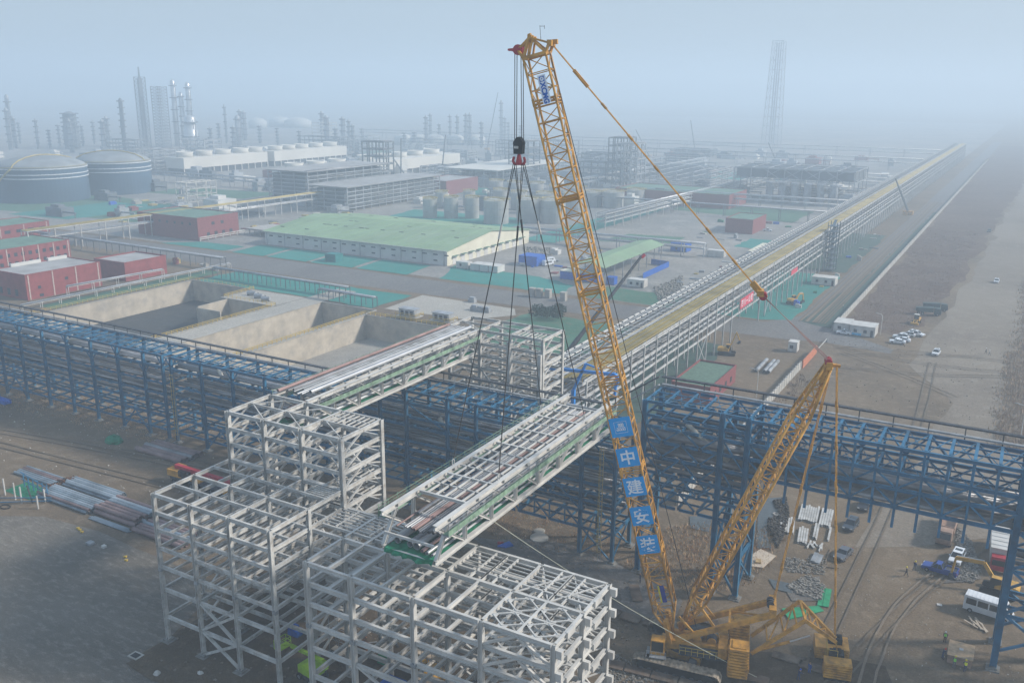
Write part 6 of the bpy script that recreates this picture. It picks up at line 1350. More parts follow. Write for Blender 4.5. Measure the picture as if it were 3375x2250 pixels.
# excavators and loader
EXY = mat('excavator yellow', (.60, .34, .06), .5, var=.15, scale=1)
def excavator(label, x, y, rz, boom, cabs=1, group='yellow excavators'):
    r_ = empty('excavator', label, 'excavator', (x, y, 0), R(rz), group, False)
    for s_ in (-1, 1):
        mb = MB(); pr = [(-2.1+.45*math.cos(a), .47+.45*math.sin(a)) for a in [R(90+22.5*i) for i in range(9)]]+[(2.1+.45*math.cos(a), .47+.45*math.sin(a)) for a in [R(-90+22.5*i) for i in range(9)]]
        n = len(pr); mb.add([(a, s_*1.25-.28, b) for a, b in pr]+[(a, s_*1.25+.28, b) for a, b in pr], [(i,(i+1)%n,n+(i+1)%n,n+i) for i in range(n)]+[tuple(range(n-1,-1,-1)), tuple(range(n, 2*n))])
        for i in range(14): mb.box((-2.0+i*.3, s_*1.25-.32, .9), (-1.85+i*.3, s_*1.25+.32, .97))
        mb.build('crawler_track', BLACK, r_)
    MB().box((-1.2, -1, .5), (1.2, 1, 1.05)).tube((0, 0, 1.0), (0, 0, 1.25), .7, 14).build('undercarriage', DARK, r_)
    body([(-2.4,1.2),(.6,1.2),(.6,1.7),(-.4,2.15),(-2.3,2.15),(-2.5,1.8)], 1.3).build('upper_body', EXY, r_); body([(-2.75,1.3),(-2.3,1.2),(-2.3,2.1),(-2.7,2.0)], 1.25).build('counterweight', EXY, r_)
    cb = body([(-.3,1.25),(1.5,1.25),(1.45,1.9),(1.1,2.85),(-.3,2.9)], .48); cb.v = [(a, b+.78, c) for a, b, c in cb.v]; cb = cb.build('cab', GLS, r_); MB().box((-.35, .28, 2.88), (1.15, 1.28, 2.96)).build('cab_roof', EXY, r_)
    pts = boom
    for i in range(len(pts)-1):
        a, b = Vector((pts[i][0], -.15, pts[i][1])), Vector((pts[i+1][0], -.15, pts[i+1][1])); last = i == len(pts)-2
        MB().beam(a, b, .32, .55 if not last else .4).build('stick' if last else 'boom', EXY, r_)
    e = pts[-1]; mb = MB(); pr = [(e[0]-.1, e[1]+.1), (e[0]+.35, e[1]-.1), (e[0]+.3, e[1]-.75), (e[0]-.35, e[1]-1.0), (e[0]-.85, e[1]-.75), (e[0]-.5, e[1]-.6)]; n = len(pr)
    mb.add([(a, -.65, b) for a, b in pr]+[(a, .35, b) for a, b in pr], [(i,(i+1)%n,n+(i+1)%n,n+i) for i in range(n)]+[tuple(range(n-1,-1,-1)), tuple(range(n, 2*n))]); mb.build('bucket', DARK, r_)
    MB().tube((1.2, -.15, 1.4), (pts[1][0]*.75, -.15, (pts[1][1]+1.6)*.62), .09).tube((pts[1][0], -.15, pts[1][1]+.35), (pts[2][0]-.1, -.15, pts[2][1]+.45), .08).build('hydraulic_ram', SILV, r_)
excavator('yellow excavator with its arm arched over the blue pickup', 4.0, 146.2, 173, [(.5, 1.5), (2.6, 4.3), (6.6, 3.8), (6.9, 1.1)])
excavator('yellow excavator with raised arm at the foot of the long rack', -71.6, 253, 12, [(.5, 1.5), (1.6, 4.6), (2.4, 7.0), (3.4, 4.6)])
excavator('small orange digger half hidden under the right white block', -60, 84, 150, [(.5, 1.5), (1.8, 3.2), (3.6, 3.0), (3.9, 1.0)])
excavator('faint excavator working on the green net by the long rack', -70, 330, 60, [(.5, 1.5), (2, 3.6), (4, 3.4), (4.4, 1.0)])
ld = empty('wheel_loader', 'yellow wheel loader at the edge of the scrub field', 'loader', (-28, 322, 0), R(-95), None, False)
body([(-2.8,.9),(.3,.9),(.3,1.9),(-2.8,1.8)], .95).build('body', EXY, ld); body([(-.8,1.7),(.6,1.7),(.5,3.1),(-.8,3.15)], .7).build('cab', GLS, ld); MB().beam((.3, -.5, 1.4), (2.4, -.5, .9), .2).beam((.3, .5, 1.4), (2.4, .5, .9), .2).build('lift_arm', EXY, ld); MB().box((2.3, -1.2, .2), (3.1, 1.2, .9)).build('bucket', EXY, ld); MB().box((-.9, -.8, 3.1), (.6, .8, 3.2)).build('cab_roof', WHITE2, ld)
for xx in (-1.9, 1.1):
    for s_ in (-1, 1): wheel(ld, xx, s_*1.15, .65, .45)
# red telescopic crane parked behind the low left frame
rc = empty('mobile_crane', 'truck crane with a red boom lying folded behind the low left white block', 'crane', (-132, 110, 0), R(2))
del rc['_o']
MB().beam((-6, 0, 3.3), (8.8, 0, 2.7), .85, 1.0).build('boom', RED, rc); MB().beam((8.7, 0, 2.7), (9.6, 0, 2.6), .6, .7).build('boom_tip', YEL, rc); MB().box((-6.6, -1.25, 1.1), (7.2, 1.25, 1.7)).build('chassis', DARK, rc)
MB().box((-7.2, -1.3, 1.7), (-3.6, .2, 3.0)).build('operator_cab', YEL, rc); MB().box((-6.9, .3, 1.7), (-4.6, 1.4, 3.3)).build('counterweight', YEL, rc); MB().box((-4.2, -1.3, 2.0), (-1.6, -.6, 3.2)).build('crane_cab', GLS, rc); MB().box((7.3, -1.25, .6), (9.2, 1.25, 2.0)).build('driver_cab', YEL, rc); MB().box((-1, -1.3, 1.7), (1.4, 1.3, 2.1)).build('turntable', YEL, rc)
for xx in (-5.6, -4.2, -1, .4, 4.2, 5.6):
    for s_ in (-1, 1): wheel(rc, xx, s_*1.3, .58, .45)
# lime boom lift under the white frames
LIME = mat('lime green paint', (.33, .55, .02), .45, var=.1)
ll = empty('boom_lift', 'lime green boom lift parked under the low left white block', 'boom lift', (-73.4, 76.4, 0), R(-8), None, False)
body([(-1.6,.9),(1.3,.9),(1.2,1.9),(-.6,2.3),(-1.6,2.0)], 1.1).build('turntable_hood', LIME, ll); MB().box((-1.4, -1.1, .4), (1.4, 1.1, .9)).build('chassis', DARK, ll); MB().beam((1.3, .9, 2.7), (-5.4, 1.0, 2.1), .38, .45).build('boom', LIME, ll); MB().beam((1.3, .9, 2.7), (1.9, .9, 1.9), .5).beam((1.9, .9, 1.9), (.9, .9, 1.1), .4).build('knuckle', LIME, ll)
mb = MB(); [mb.beam((-8.1+a, .2+b, 1.0), (-8.1+a, .2+b, 2.2), .06) for a in (0, 1.1) for b in (0, 1.0, 2.0)]; mb.box((-8.15, .15, .9), (-6.95, 2.25, 1.0)); [mb.beam((-8.1, .2, z), (-8.1, 2.2, z), .06).beam((-7, .2, z), (-7, 2.2, z), .06).beam((-8.1, .2, z), (-7, .2, z), .06).beam((-8.1, 2.2, z), (-7, 2.2, z), .06) for z in (1.6, 2.2)]; mb.beam((-7, 1, 1.5), (-5.4, 1, 2.1), .12); mb.build('basket', LIME, ll)
for xx in (-1.1, 1.1):
    for s_ in (-1, 1): wheel(ll, xx, s_*1.35, .5, .35)
# ================================================================ STORED PIPES, BEAMS, PLATES
GR1 = mat('blue grey coated pipe', (.27, .32, .36), .5, metal=.2, var=.2, scale=.3); GR3 = mat('light grey pipe', (.40, .44, .47), .45, metal=.3, var=.15, scale=.3); GR2 = mat('dusky red coated pipe', (.26, .18, .17), .6, var=.2, scale=.3)
rp = random.Random(9)
def pipe_pile(where, x0, x1, y0, y1, r_, mats, group, layers=1, hol=True):
    layers = max(1, layers)
    n = int((y1-y0)/(2*r_*1.08)); k = 0
    for L_ in range(layers):
        for i in range(n-L_):
            y = y0+(i+.5+L_*.5)*(2*r_*1.08); z = .06+r_+L_*r_*1.75; a = x0+rp.uniform(-.5, .5); b = x1+rp.uniform(-.5, .5)
            mb = MB().hollow((a, y, z), (b, y, z), r_, 12, .1); o = mb.build('steel_pipe', rp.choice(mats), None); tag(o, 'pipe '+where, 'pipe', group); k += 1
pipe_pile('in the long grey pile nearest the dark paved lot, left end', -155, -140.5, 91.4, 96.4, .27, (GR1, GR3, GR2), 'grey pipe pile, left end', 2)
pipe_pile('in the grey pile behind the left end pile', -155, -140.8, 96.9, 100.4, .27, (GR1, GR3, GR1, GR2), 'grey pipe pile, rear left', 2)
pipe_pile('in the thick grey pile in the middle of the row', -140, -128.6, 92.3, 99.4, .42, (GR1, GR3, GR2), 'thick grey pipe pile', 2)
pipe_pile('in the thin bundle in front of the thick grey pile', -138.7, -128.5, 90.6, 92, .11, (GR1,), 'thin grey pipe bundle')
pipe_pile('in the dusky pile partly behind the low left white block', -128, -116, 91.2, 96.6, .4, (GR2, GR2, GR1), 'dusky pipe pile')
pipe_pile('in the reddish pile at the far left by the netted fence', -169, -157.5, 95.6, 99.6, .27, (GR2, GR1), 'reddish pipe pile')
pipe_pile('in the fat grey pile below the blue rack with the caged ladder', -157.5, -144, 115.5, 122, .55, (GR1, PIPE, GR2), 'fat grey pipe pile', 1)
# (' on the dirt plot beside the paneled wall', -59.6, -59.4, 0, 0, .5, (GALV,), 'x')
for x in (-59.3, -57.2, -56.1): tag(MB().hollow((x, 240, .62), (x-.3, 252, .62), .52, 14, .1).build('steel_pipe', GALV, None), 'large galvanised pipe lying on the dirt plot by the paneled wall', 'pipe', 'large pipes on the dirt plot')
rh = random.Random(2)
rust = mat('rusty scrap iron', (.22, .10, .05), .9, var=.4, scale=2)
for i in range(26): x = rh.uniform(-156.8, -155.2); y = rh.uniform(94.5, 100.5); tag(MB().beam((x-rh.uniform(.2,.8), y-rh.uniform(-.5,.5), .1+rh.uniform(0,.7)), (x+rh.uniform(.2,.9), y+rh.uniform(-.6,.6), .15+rh.uniform(0,.8)), rh.uniform(.12,.35)).build('scrap_piece', rust, None), 'rusty scrap piece in the heap between the pipe piles', 'scrap', 'rusty scrap heap')
# white beams
def beamlay(label_w, x, y, L_, n, az, z=.25, w_=.34, dx=.42, group='white beams stacked on the ground'):
    d_ = Vector((math.cos(R(az)), math.sin(R(az)), 0)); s_ = Vector((-d_.y, d_.x, 0))
    for i in range(n):
        o_ = rp.uniform(-.3, .3); p = Vector((x, y, z))+s_*(dx*i)+d_*o_; q = p+d_*(L_+rp.uniform(-.3, .3)); tag(MB().ibeam(p, q, w_, .36).build('steel_beam', WHITE, None), 'white beam '+label_w, 'beam', group)
beamlay('in the back left block of the stack between the ponds', -25.6, 155.6, 6.5, 8, 97); beamlay('in the front left block of the stack', -28.2, 149.3, 6.3, 6, 101, group='white beams, front left block')
beamlay('in the right block of the stack', -23.2, 155.2, 7.2, 5, 96, group='white beams, right block'); beamlay('in the front centre group of the stack', -25.4, 146.6, 6, 4, 99, group='white beams, front centre'); beamlay('lying apart on the right of the stack', -22.3, 149.5, 5.3, 1, 96, group='white beams, right strays'); beamlay('in the narrow pair middle of the stack', -24.3, 149.5, 6, 2, 97, group='white beams, narrow pair')
for i in range(9): a = rp.uniform(0, math.pi); x, y = rp.uniform(-25, -22.6), rp.uniform(145, 147.5); tag(MB().ibeam((x, y, .2), (x+1.6*math.cos(a*.3+1.4), y+1.6*math.sin(a*.3+1.4), .25), .25, .25).build('steel_beam', WHITE, None), 'short white offcut in front of the stack', 'beam', 'short white offcuts')
for i in range(12):
    a = R(rp.uniform(-10, 20) if i % 2 else rp.uniform(80, 100)); x, y = rp.uniform(-25, -21), rp.uniform(137, 145); tag(MB().beam((x, y, .12), (x+2.6*math.cos(a), y+2.6*math.sin(a), .16), .16).build('timber', mat('weathered timber', (.22, .17, .12), .9), None), 'weathered timber lying on the rubble before the white beams', 'timber', 'timbers on the rubble')
tag(MB().box((-23.4, 140.8, .1), (-21.9, 144, .35)).box((-23.4, 140.8, .35), (-22.7, 144, .5)).build('panel_pack', GALV, None), 'small pack of grey panels on the timbers', 'panels')
GSH = mat('green sheet metal', (.02, .30, .13), .5, var=.15, scale=1)
for i, (P4, lab) in enumerate(((((-19.6,128),(-18,128.4),(-18.6,133.8),(-20.2,133.6)), 'upper pair of green sheets on the rubble beside the hanging pendants'), (((-22.4,122),(-18.4,127),(-19.4,128),(-24,124.4)), 'green sheets lying under the ballast frame'))):
    mb = MB().prism([tuple(p) for p in P4], .12, .2); (ax_, ay_), (bx_, by_) = P4[0], P4[1]; cx_, cy_ = (P4[0][0]+P4[1][0])/2, (P4[0][1]+P4[1][1])/2; dx_, dy_ = (P4[3][0]+P4[2][0])/2, (P4[3][1]+P4[2][1])/2
    mb.beam((cx_, cy_, .24), (dx_, dy_, .24), .1); tag(mb.build('roof_sheet', GSH, None), lab, 'metal sheet')
PLY = mat('bare plywood', (.55, .46, .36), .8, var=.1); tag(MB().prism([(-31.4,134.3),(-29.6,134.8),(-28.8,139.8),(-31.6,140.8),(-33,136)], .15, .3).build('plywood_sheet', PLY, None), 'pale plywood sheets by the blue legs', 'plywood'); tag(MB().prism([(-31.0,135.4),(-30.2,135.8),(-30.5,137),(-31.3,136.6)], .32, .6).build('cardboard_box', mat('cardboard', (.45, .31, .15), .9), None), 'brown cardboard box on the plywood', 'box')
ty = MB(); ty.lathe((-32.6, 155.4, .05), [(.35, 0), (.62, 0), (.7, .15), (.62, .3), (.35, .3), (.35, .02)], 20); tag(ty.build('tyre', mat('pale dusty tyre', (.35, .33, .3), .9), None), 'loose pale tyre on the pond edge', 'tyre')
MATM = mat('rusty steel road plate', (.16, .115, .085), .85, var=.3, scale=.5, stain=(.28,.25,.2), stain_amt=.6)
for i, (x, y, w_, h_, a) in enumerate(((-47.3,109.6,3,1.7,0),(-44,109.4,3,1.8,0),(-40.5,109.8,3.2,1.8,0),(-42,97.6,3.4,1.8,8),(-38.4,98.1,3.4,1.8,8),(-34.8,98.5,3.4,1.8,8),(-31.2,99,3.4,1.8,8),(-27.6,99.6,3.4,1.8,8),(-22.2,111.2,4,1.6,4),(-18.6,111.0,3.4,1.6,0),(-24,104.6,3,1.6,6),(-44,114.6,1.6,4.6,30),(-34,114.4,3,1.6,3),(-30,114.6,3,1.6,3))):
    c_, s_ = math.cos(R(a)), math.sin(R(a)); pts = [(x+u*c_-v*s_, y+u*s_+v*c_) for u, v in ((0,0),(w_,0),(w_,h_),(0,h_))]
    tag(MB().prism(pts, .3, .45).build('road_plate', MATM, None), 'rusty steel road plate laid round the crawler crane', 'steel plate', 'road plates round the crane')
# crate table with workers, pallets
cr = empty('timber_crate', 'square tan timber crate with workers round it', 'crate', (.2, 124, 0)); MB().box((-1.3, 122.6, .1), (1.7, 126.4, 1.3)).build('crate_box', TAN, cr); MB().box((-1.4, 122.5, 1.3), (1.8, 126.5, 1.4)).build('lid', mat('tan lid', (.45, .32, .2), .8), cr); MB().cbox((.2, 124.6, 1.45), (.5, .5, .1)).build('hatch', WHITE2, cr)
for i in range(7): a = R(rp.uniform(110, 160)); x, y = rp.uniform(.5, 3.2), rp.uniform(132.5, 135); tag(MB().beam((x, y, .2), (x+2.2*math.cos(a), y+2.2*math.sin(a), .35), .22, .08).build('plank', mat('pale plank', (.5, .42, .33), .9), None), 'pale plank in the scatter below the minibus', 'plank', 'scattered pale planks')
tag(MB().prism([(-3.9,137.4),(-3.2,137.5),(-3.3,138.1),(-4,138)], .1, .13).build('litter_sheet', WHITE2, None), 'small white sheet lying on the bare dirt', 'litter')
tag(MB().lathe((-65.8, 125.4, .05), [(1.6, 0), (1.6, .25), (1.2, .3)], 22).build('concrete_disc', CONC, None), 'larger round concrete disc on the ground below the bridge', 'disc'); tag(MB().lathe((-66.9, 127.6, .05), [(1.0, 0), (1.0, .2), (.8, .25)], 20).build('concrete_disc', CONC, None), 'smaller round concrete disc behind the larger one', 'disc')
tag(MB().prism([(-70.4,119),(-69,119.3),(-68.2,120.6),(-69.5,121.4)], .1, .4).build('blue_tarpaulin', BLC, None), 'crumpled blue tarpaulin on the ground below the bridge', 'tarpaulin'); tag(MB().prism([(-70.9,119.9),(-70.2,119.6),(-70,120.4)], .1, .6).build('red_bag', RED, None), 'red bag beside the crumpled blue tarpaulin', 'bag')
# green tarp heap at left, blue machine at left edge
def heap(name, label, x, y, rx, ry, rz_, ma, cat, n=40, seed=1):
    r_ = random.Random(seed); mb = MB(); k = 14; rows = 5; vs = []; fs = []
    for j in range(rows):
        f = j/(rows-1); 
        for i in range(k): a = 2*math.pi*i/k; q = math.cos(f*math.pi/2)*r_.uniform(.85, 1.12); vs.append((x+rx*q*math.cos(a), y+ry*q*math.sin(a), .02+rz_*math.sin(f*math.pi/2)*r_.uniform(.85, 1.1)))
    for j in range(rows-1): fs += [(j*k+i, j*k+(i+1) % k, (j+1)*k+(i+1) % k, (j+1)*k+i) for i in range(k)]
    mb.add(vs, fs+[tuple((rows-1)*k+i for i in range(k))]); return tag(mb.build(name, ma, None), label, cat)
heap('tarpaulin_heap', 'green net covered heap on the bare dirt left of the pipe piles', -166.5, 117, 2.4, 1.6, 1.5, NET, 'heap', seed=3)
heap('rubbish_bag', 'white rubbish bag at the corner of the paved lot', -91.6, 66.6, .5, .5, .6, WHITE2, 'bag', seed=4); heap('rubbish_bag', 'white and red sack between the frame footings', -86.8, 69.6, .5, .4, .4, WHITE2, 'bag', seed=5)
bm_ = empty('machine', 'blue machine at the left edge below the blue rack', 'machine', (-212, 119.4, 0)); MB().box((-215, 118.4, .3), (-208.5, 120.2, 1.2)).build('machine_bed', BLC, bm_); MB().beam((-214, 119.4, 1.4), (-207, 119, 1.0), .5).build('machine_arm', BLC, bm_); MB().box((-214.5, 118.6, 1.2), (-212.5, 120, 2.2)).build('hood', BLC, bm_)
mh = empty('manhole', 'square manhole opening with concrete rim at the lot corner', 'manhole', (-97.3, 67.8, 0)); MB().box((-98.2, 67.1, .1), (-96.4, 68.5, .22)).build('rim', CONC, mh); MB().box((-97.9, 67.35, .2), (-96.7, 68.25, .24)).build('cover', BLACK, mh)
# stone heaps and clods
STONE = mat('broken grey rubble', (.30, .28, .25), .95, var=.35, scale=2); SOIL = mat('dark turned soil', (.09, .078, .066), .95, var=.35, scale=2)
def rocks(poly, n, s0, s1, ma, seed, lab, h=.5):
    r_ = random.Random(seed); mb = MB(); xs_ = [p[0] for p in poly]; ys_ = [p[1] for p in poly]; c = 0
    def ins(x, y):
        k = False
        for (a, b), (c_, d_) in zip(poly, poly[1:]+poly[:1]):
            if (b > y) != (d_ > y) and x < (c_-a)*(y-b)/(d_-b)+a: k = not k
        return k
    while c < n:
        x, y = r_.uniform(min(xs_), max(xs_)), r_.uniform(min(ys_), max(ys_))
        if not ins(x, y): continue
        s_ = r_.uniform(s0, s1); c += 1; z = s_*.2+r_.random()*h; vs = [(x+s_*r_.uniform(.6,1)*a, y+s_*r_.uniform(.6,1)*b, z+s_*r_.uniform(.5,1)*d_*.8) for a, b, d_ in ((-1,-1,-1),(1,-1,-1),(1,1,-1),(-1,1,-1),(-.7,-.7,1),(.7,-.6,1),(.6,.7,1),(-.6,.7,1))]
        mb.add(vs, [(0,3,2,1),(4,5,6,7),(0,1,5,4),(1,2,6,5),(2,3,7,6),(3,0,4,7)])
    o = mb.build('rubble', ma, None); o['kind'] = 'stuff'; o['label'] = lab; return o
rocks(gp(b2(720, 900), b2(880, 820), b2(990, 900), b2(960, 1000), b2(800, 960)), 900, .05, .24, STONE, 1, 'broken grey stones beside the green sheets', .25)
rocks(gp(b2(1900, 480), b2(1990, 600), b2(2060, 800), b2(2000, 880), b2(1880, 860), b2(1960, 720), b2(1880, 600)), 1000, .05, .24, STONE, 2, 'broken grey stones beside the white SUV', .3)
rocks(gp(b2(630, 320), b2(720, 300), b2(740, 420), b2(700, 560), b2(660, 640), b2(590, 500), b2(600, 440), b2(680, 430)), 1100, .05, .3, SOIL, 3, 'dark clods of soil between pond and white beams', .6)
rocks(gp(b2(700, 700), b2(1000, 720), b2(980, 820), b2(720, 800)), 380, .06, .22, STONE, 4, 'small stones under the timbers', .1)
rocks(gp(b1(1850, 1350), b1(2300, 1561), b1(1800, 1561)), 420, .06, .2, STONE, 7, 'small stones in front of the near crawler track', .1)
rocks(gp(m1(2150, 520), m1(2352, 440), m1(2352, 560), m1(2200, 640)), 520, .2, .7, STONE, 8, 'pale debris field beside the long rack', .4)
rocks(gp(m1(1250, 240), m1(1480, 250), m1(1450, 300), m1(1280, 290)), 160, .3, .9, STONE, 9, 'rubble in the yard by the warehouse gable', .4)
# ================================================================ DRY VEGETATION
DRYG = mat('dry rust brown grass', (.42, .24, .12), .95, var=.4, scale=.4, col2=(.5, .38, .24)); DRYT = mat('dry tan brush', (.42, .31, .21), .95, var=.3, scale=.3, col2=(.3, .21, .15)); SCR = mat('brown scrub tufts', (.23, .16, .12), .95, var=.3, scale=.3)
def grass(poly, n, h0, h1, ma, seed, lab, nm='dry_grass', clump=1.2):
    r_ = random.Random(seed); mb = MB(); xs_ = [p[0] for p in poly]; ys_ = [p[1] for p in poly]; c = 0
    def ins(x, y):
        k = False
        for (a, b), (c_, d_) in zip(poly, poly[1:]+poly[:1]):
            if (b > y) != (d_ > y) and x < (c_-a)*(y-b)/(d_-b)+a: k = not k
        return k
    while c < n:
        x0_, y0_ = r_.uniform(min(xs_), max(xs_)), r_.uniform(min(ys_), max(ys_))
        if not ins(x0_, y0_): continue
        for k in range(9):
            x, y = x0_+r_.gauss(0, clump*.4), y0_+r_.gauss(0, clump*.4); a = r_.uniform(0, 6.28); h = r_.uniform(h0, h1); w_ = h*.16; lx, ly = r_.gauss(0, h*.3), r_.gauss(0, h*.3)
            mb.add([(x-w_*math.cos(a), y-w_*math.sin(a), .02), (x+w_*math.cos(a), y+w_*math.sin(a), .02), (x+lx, y+ly, h)], [(0,1,2)]); c += 1
    o = mb.build(nm, ma, None); o['kind'] = 'stuff'; o['label'] = lab
grass([(-50,124),(-36,122),(-30,130),(-29,148),(-36,152),(-48,140)], 8000, .12, .6, DRYG, 1, 'rust brown dry grass between the blue legs')
grass([(-76,122),(-52,120),(-52,136),(-76,136)], 3600, .1, .4, DRYG, 2, 'thin dry grass under the middle blue rack'); grass([(-215,117),(-157,121),(-157,134),(-215,134)], 4600, .1, .45, DRYG, 3, 'rusty dry grass along the foot of the left blue rack')
grass([(-96,64),(-76,62),(-60,66),(-58,72),(-96,72)], 1500, .05, .25, DRYT, 4, 'sparse dry grass along the lot edge')
grass([(-49,306),(-30,304),(-27,330),(-24,420),(-22,560),(-49,560)], 15000, .12, .55, SCR, 5, 'brown scrub tufts right of the long wall', clump=2.5)
grass([(-49,160),(-38,160),(-40,235),(-49,245)], 3500, .2, .8, SCR, 6, 'brown scrub along the paneled wall')
def brush(poly, n, ma, seed, lab, s_=.35):
    r_ = random.Random(seed); mb = MB(); xs_ = [p[0] for p in poly]; ys_ = [p[1] for p in poly]; c = 0
    for i in range(n):
        x, y = r_.uniform(min(xs_), max(xs_)), r_.uniform(min(ys_), max(ys_)); q = r_.uniform(.8, 2.4); leafball(mb, (x, y, q*.5), q*1.1, q*1.1, q*.9, 34, s_, r_)
    o = mb.build('dry_brush', ma, None); o['kind'] = 'stuff'; o['label'] = lab
grass([(0,212),(10,212),(10,300),(0,300)], 8000, .3, 1.1, DRYT, 11, 'tan dry brush along the right edge of the track', 'dry_brush', 2.2); grass([(1,300),(14,300),(18,430),(2,430)], 8000, .3, 1.1, DRYT, 12, 'tan dry brush farther up the right edge', 'dry_brush', 2.8)
# ================================================================ LAMP POSTS, FENCES, POSTS
def lamp(label, x, y, h, az):
    r_ = empty('street_lamp', label, 'street lamp', (x, y, 0), 0, 'single arm lamp posts'); a = R(az); mb = MB(); mb.path([(x, y, 0), (x, y, h-.9), (x+.3*math.cos(a), y+.3*math.sin(a), h-.25), (x+1.6*math.cos(a), y+1.6*math.sin(a), h)], .09, 6); mb.build('pole', WHITE2, r_); MB().cbox((x+1.9*math.cos(a), y+1.9*math.sin(a), h), (.7, .3, .14)).build('lamp_head', GALV, r_)
lamp('pale lamp post behind the tall blue rack by the paneled wall', -53.6, 219, 7.5, 180); lamp('pale lamp post at the right edge behind the brush', 5.2, 222, 8, 180); lamp('pale lamp post at the very right edge of the frame', 8.5, 262, 8, 180); lamp('pale lamp post beside the parked white cars', -36, 300, 7, 180)
nf = Frame('netted_fence', 'blue railed enclosure with white posts and green net at the left edge', 'fence', (-155, 89, 0), BLUE)
for x, y in ((-161, 89), (-157.5, 88.8), (-154.9, 88.4), (-151.8, 91), (-150.3, 88.6)): nf.m('post', (x, y, 0), (x, y, 3.4 if x < -154 else 2.6), .22, .22, 'B', WHITE)
for a, b in (((-162, 93, 3), (-152.6, 92, 2.4)), ((-162, 93, 1.6), (-152.6, 92, 1.3)), ((-158, 86, 1.4), (-150.5, 91.5, 1.0)), ((-158, 86, .5), (-150.5, 91.5, .4)), ((-152.6, 92, 2.4), (-152.0, 92, .2))): nf.m('rail', a, b, .14, .14, 'B')
for i in range(6): nf.m('baluster', (-161+i*1.6, 92.9-.1*i, .2), (-161+i*1.6, 92.9-.1*i, 2.7), .16, .16, 'B')
nf.m('dark_post', (-153.3, 89.5, 0), (-153.9, 89.2, 3.6), .2, .2, 'B', DARK); nf.part(MB().add([(-163, 90, .06), (-155, 90, .06), (-154, 94, .06), (-163, 95, .06)], [(0,1,2,3)]), 'net_panel', NET); nf.build()
tag(MB().path([(-156+1.1*math.cos(i*.52), 85.9+.7*math.sin(i*.52), .15) for i in range(13)], .09, 6).build('cable_coil', BLACK, None), 'coil of black cable at the corner of the paved lot', 'cable')
fc = empty('warning_board', 'small red and white board at the far left edge', 'sign', (-158.5, 84.4, 0)); MB().box((-158.8, 84.35, .2), (-158.0, 84.45, 1.4)).build('board', RED, fc); MB().box((-158.9, 84.3, 1.4), (-157.9, 84.5, 1.9)).build('board_top', BLUE2, fc)
for i, (x, y) in enumerate(((-137, 87.3), (-136.2, 87.1), (-135.2, 86.8), (-121.4, 84.9), (-120.3, 84.2))): tag(MB().prism([(x-.3, y-.2), (x+.3, y-.15), (x+.1, y+.25)], .08, .35).build('yellow_bag', RAILY, None), 'small yellow bag on the kerb of the dark lot', 'bag', 'small yellow bags along the lot kerb')
tag(MB().box((-130.8, 84.3, .1), (-129.6, 85.3, .5)).build('junk_box', GALV, None), 'grey box lying on the edge of the dark lot', 'box'); tag(MB().box((-127.6, 84.9, .1), (-126.9, 85.5, .5)).build('junk_box', WHITE2, None), 'white box lying on the edge of the dark lot', 'box')
bb_ = empty('storage_box', 'blue steel storage box under the right white block', 'storage box', (-61.5, 78.2, 0)); MB().box((-62.8, 77.2, .3), (-60.2, 79.2, 2.6)).build('box_body', BLC, bb_); MB().box((-62.9, 77.1, 2.6), (-60.1, 79.3, 2.7)).build('lid', BLC, bb_)
for i, (x, y, c, l) in enumerate(((-72.5, 84, rust, 'orange brown crate deep under the link deck'), (-68, 83.2, GSH, 'green crate under the link deck'), (-57, 76, YEL, 'orange drum under the right white block'), (-51, 82, GALV, 'grey pallet under the right white block'), (-83, 82, BLC, 'blue crate under the low left white block'), (-47.5, 76, rust, 'rusty plate pile under the star braced bay'))): tag(MB().box((x, y, .1), (x+1.8, y+1.2, 1.1)).box((x+.1, y+.1, 1.1), (x+1.2, y+1.1, 1.5)).build('site_crate', c, None), l, 'crate')
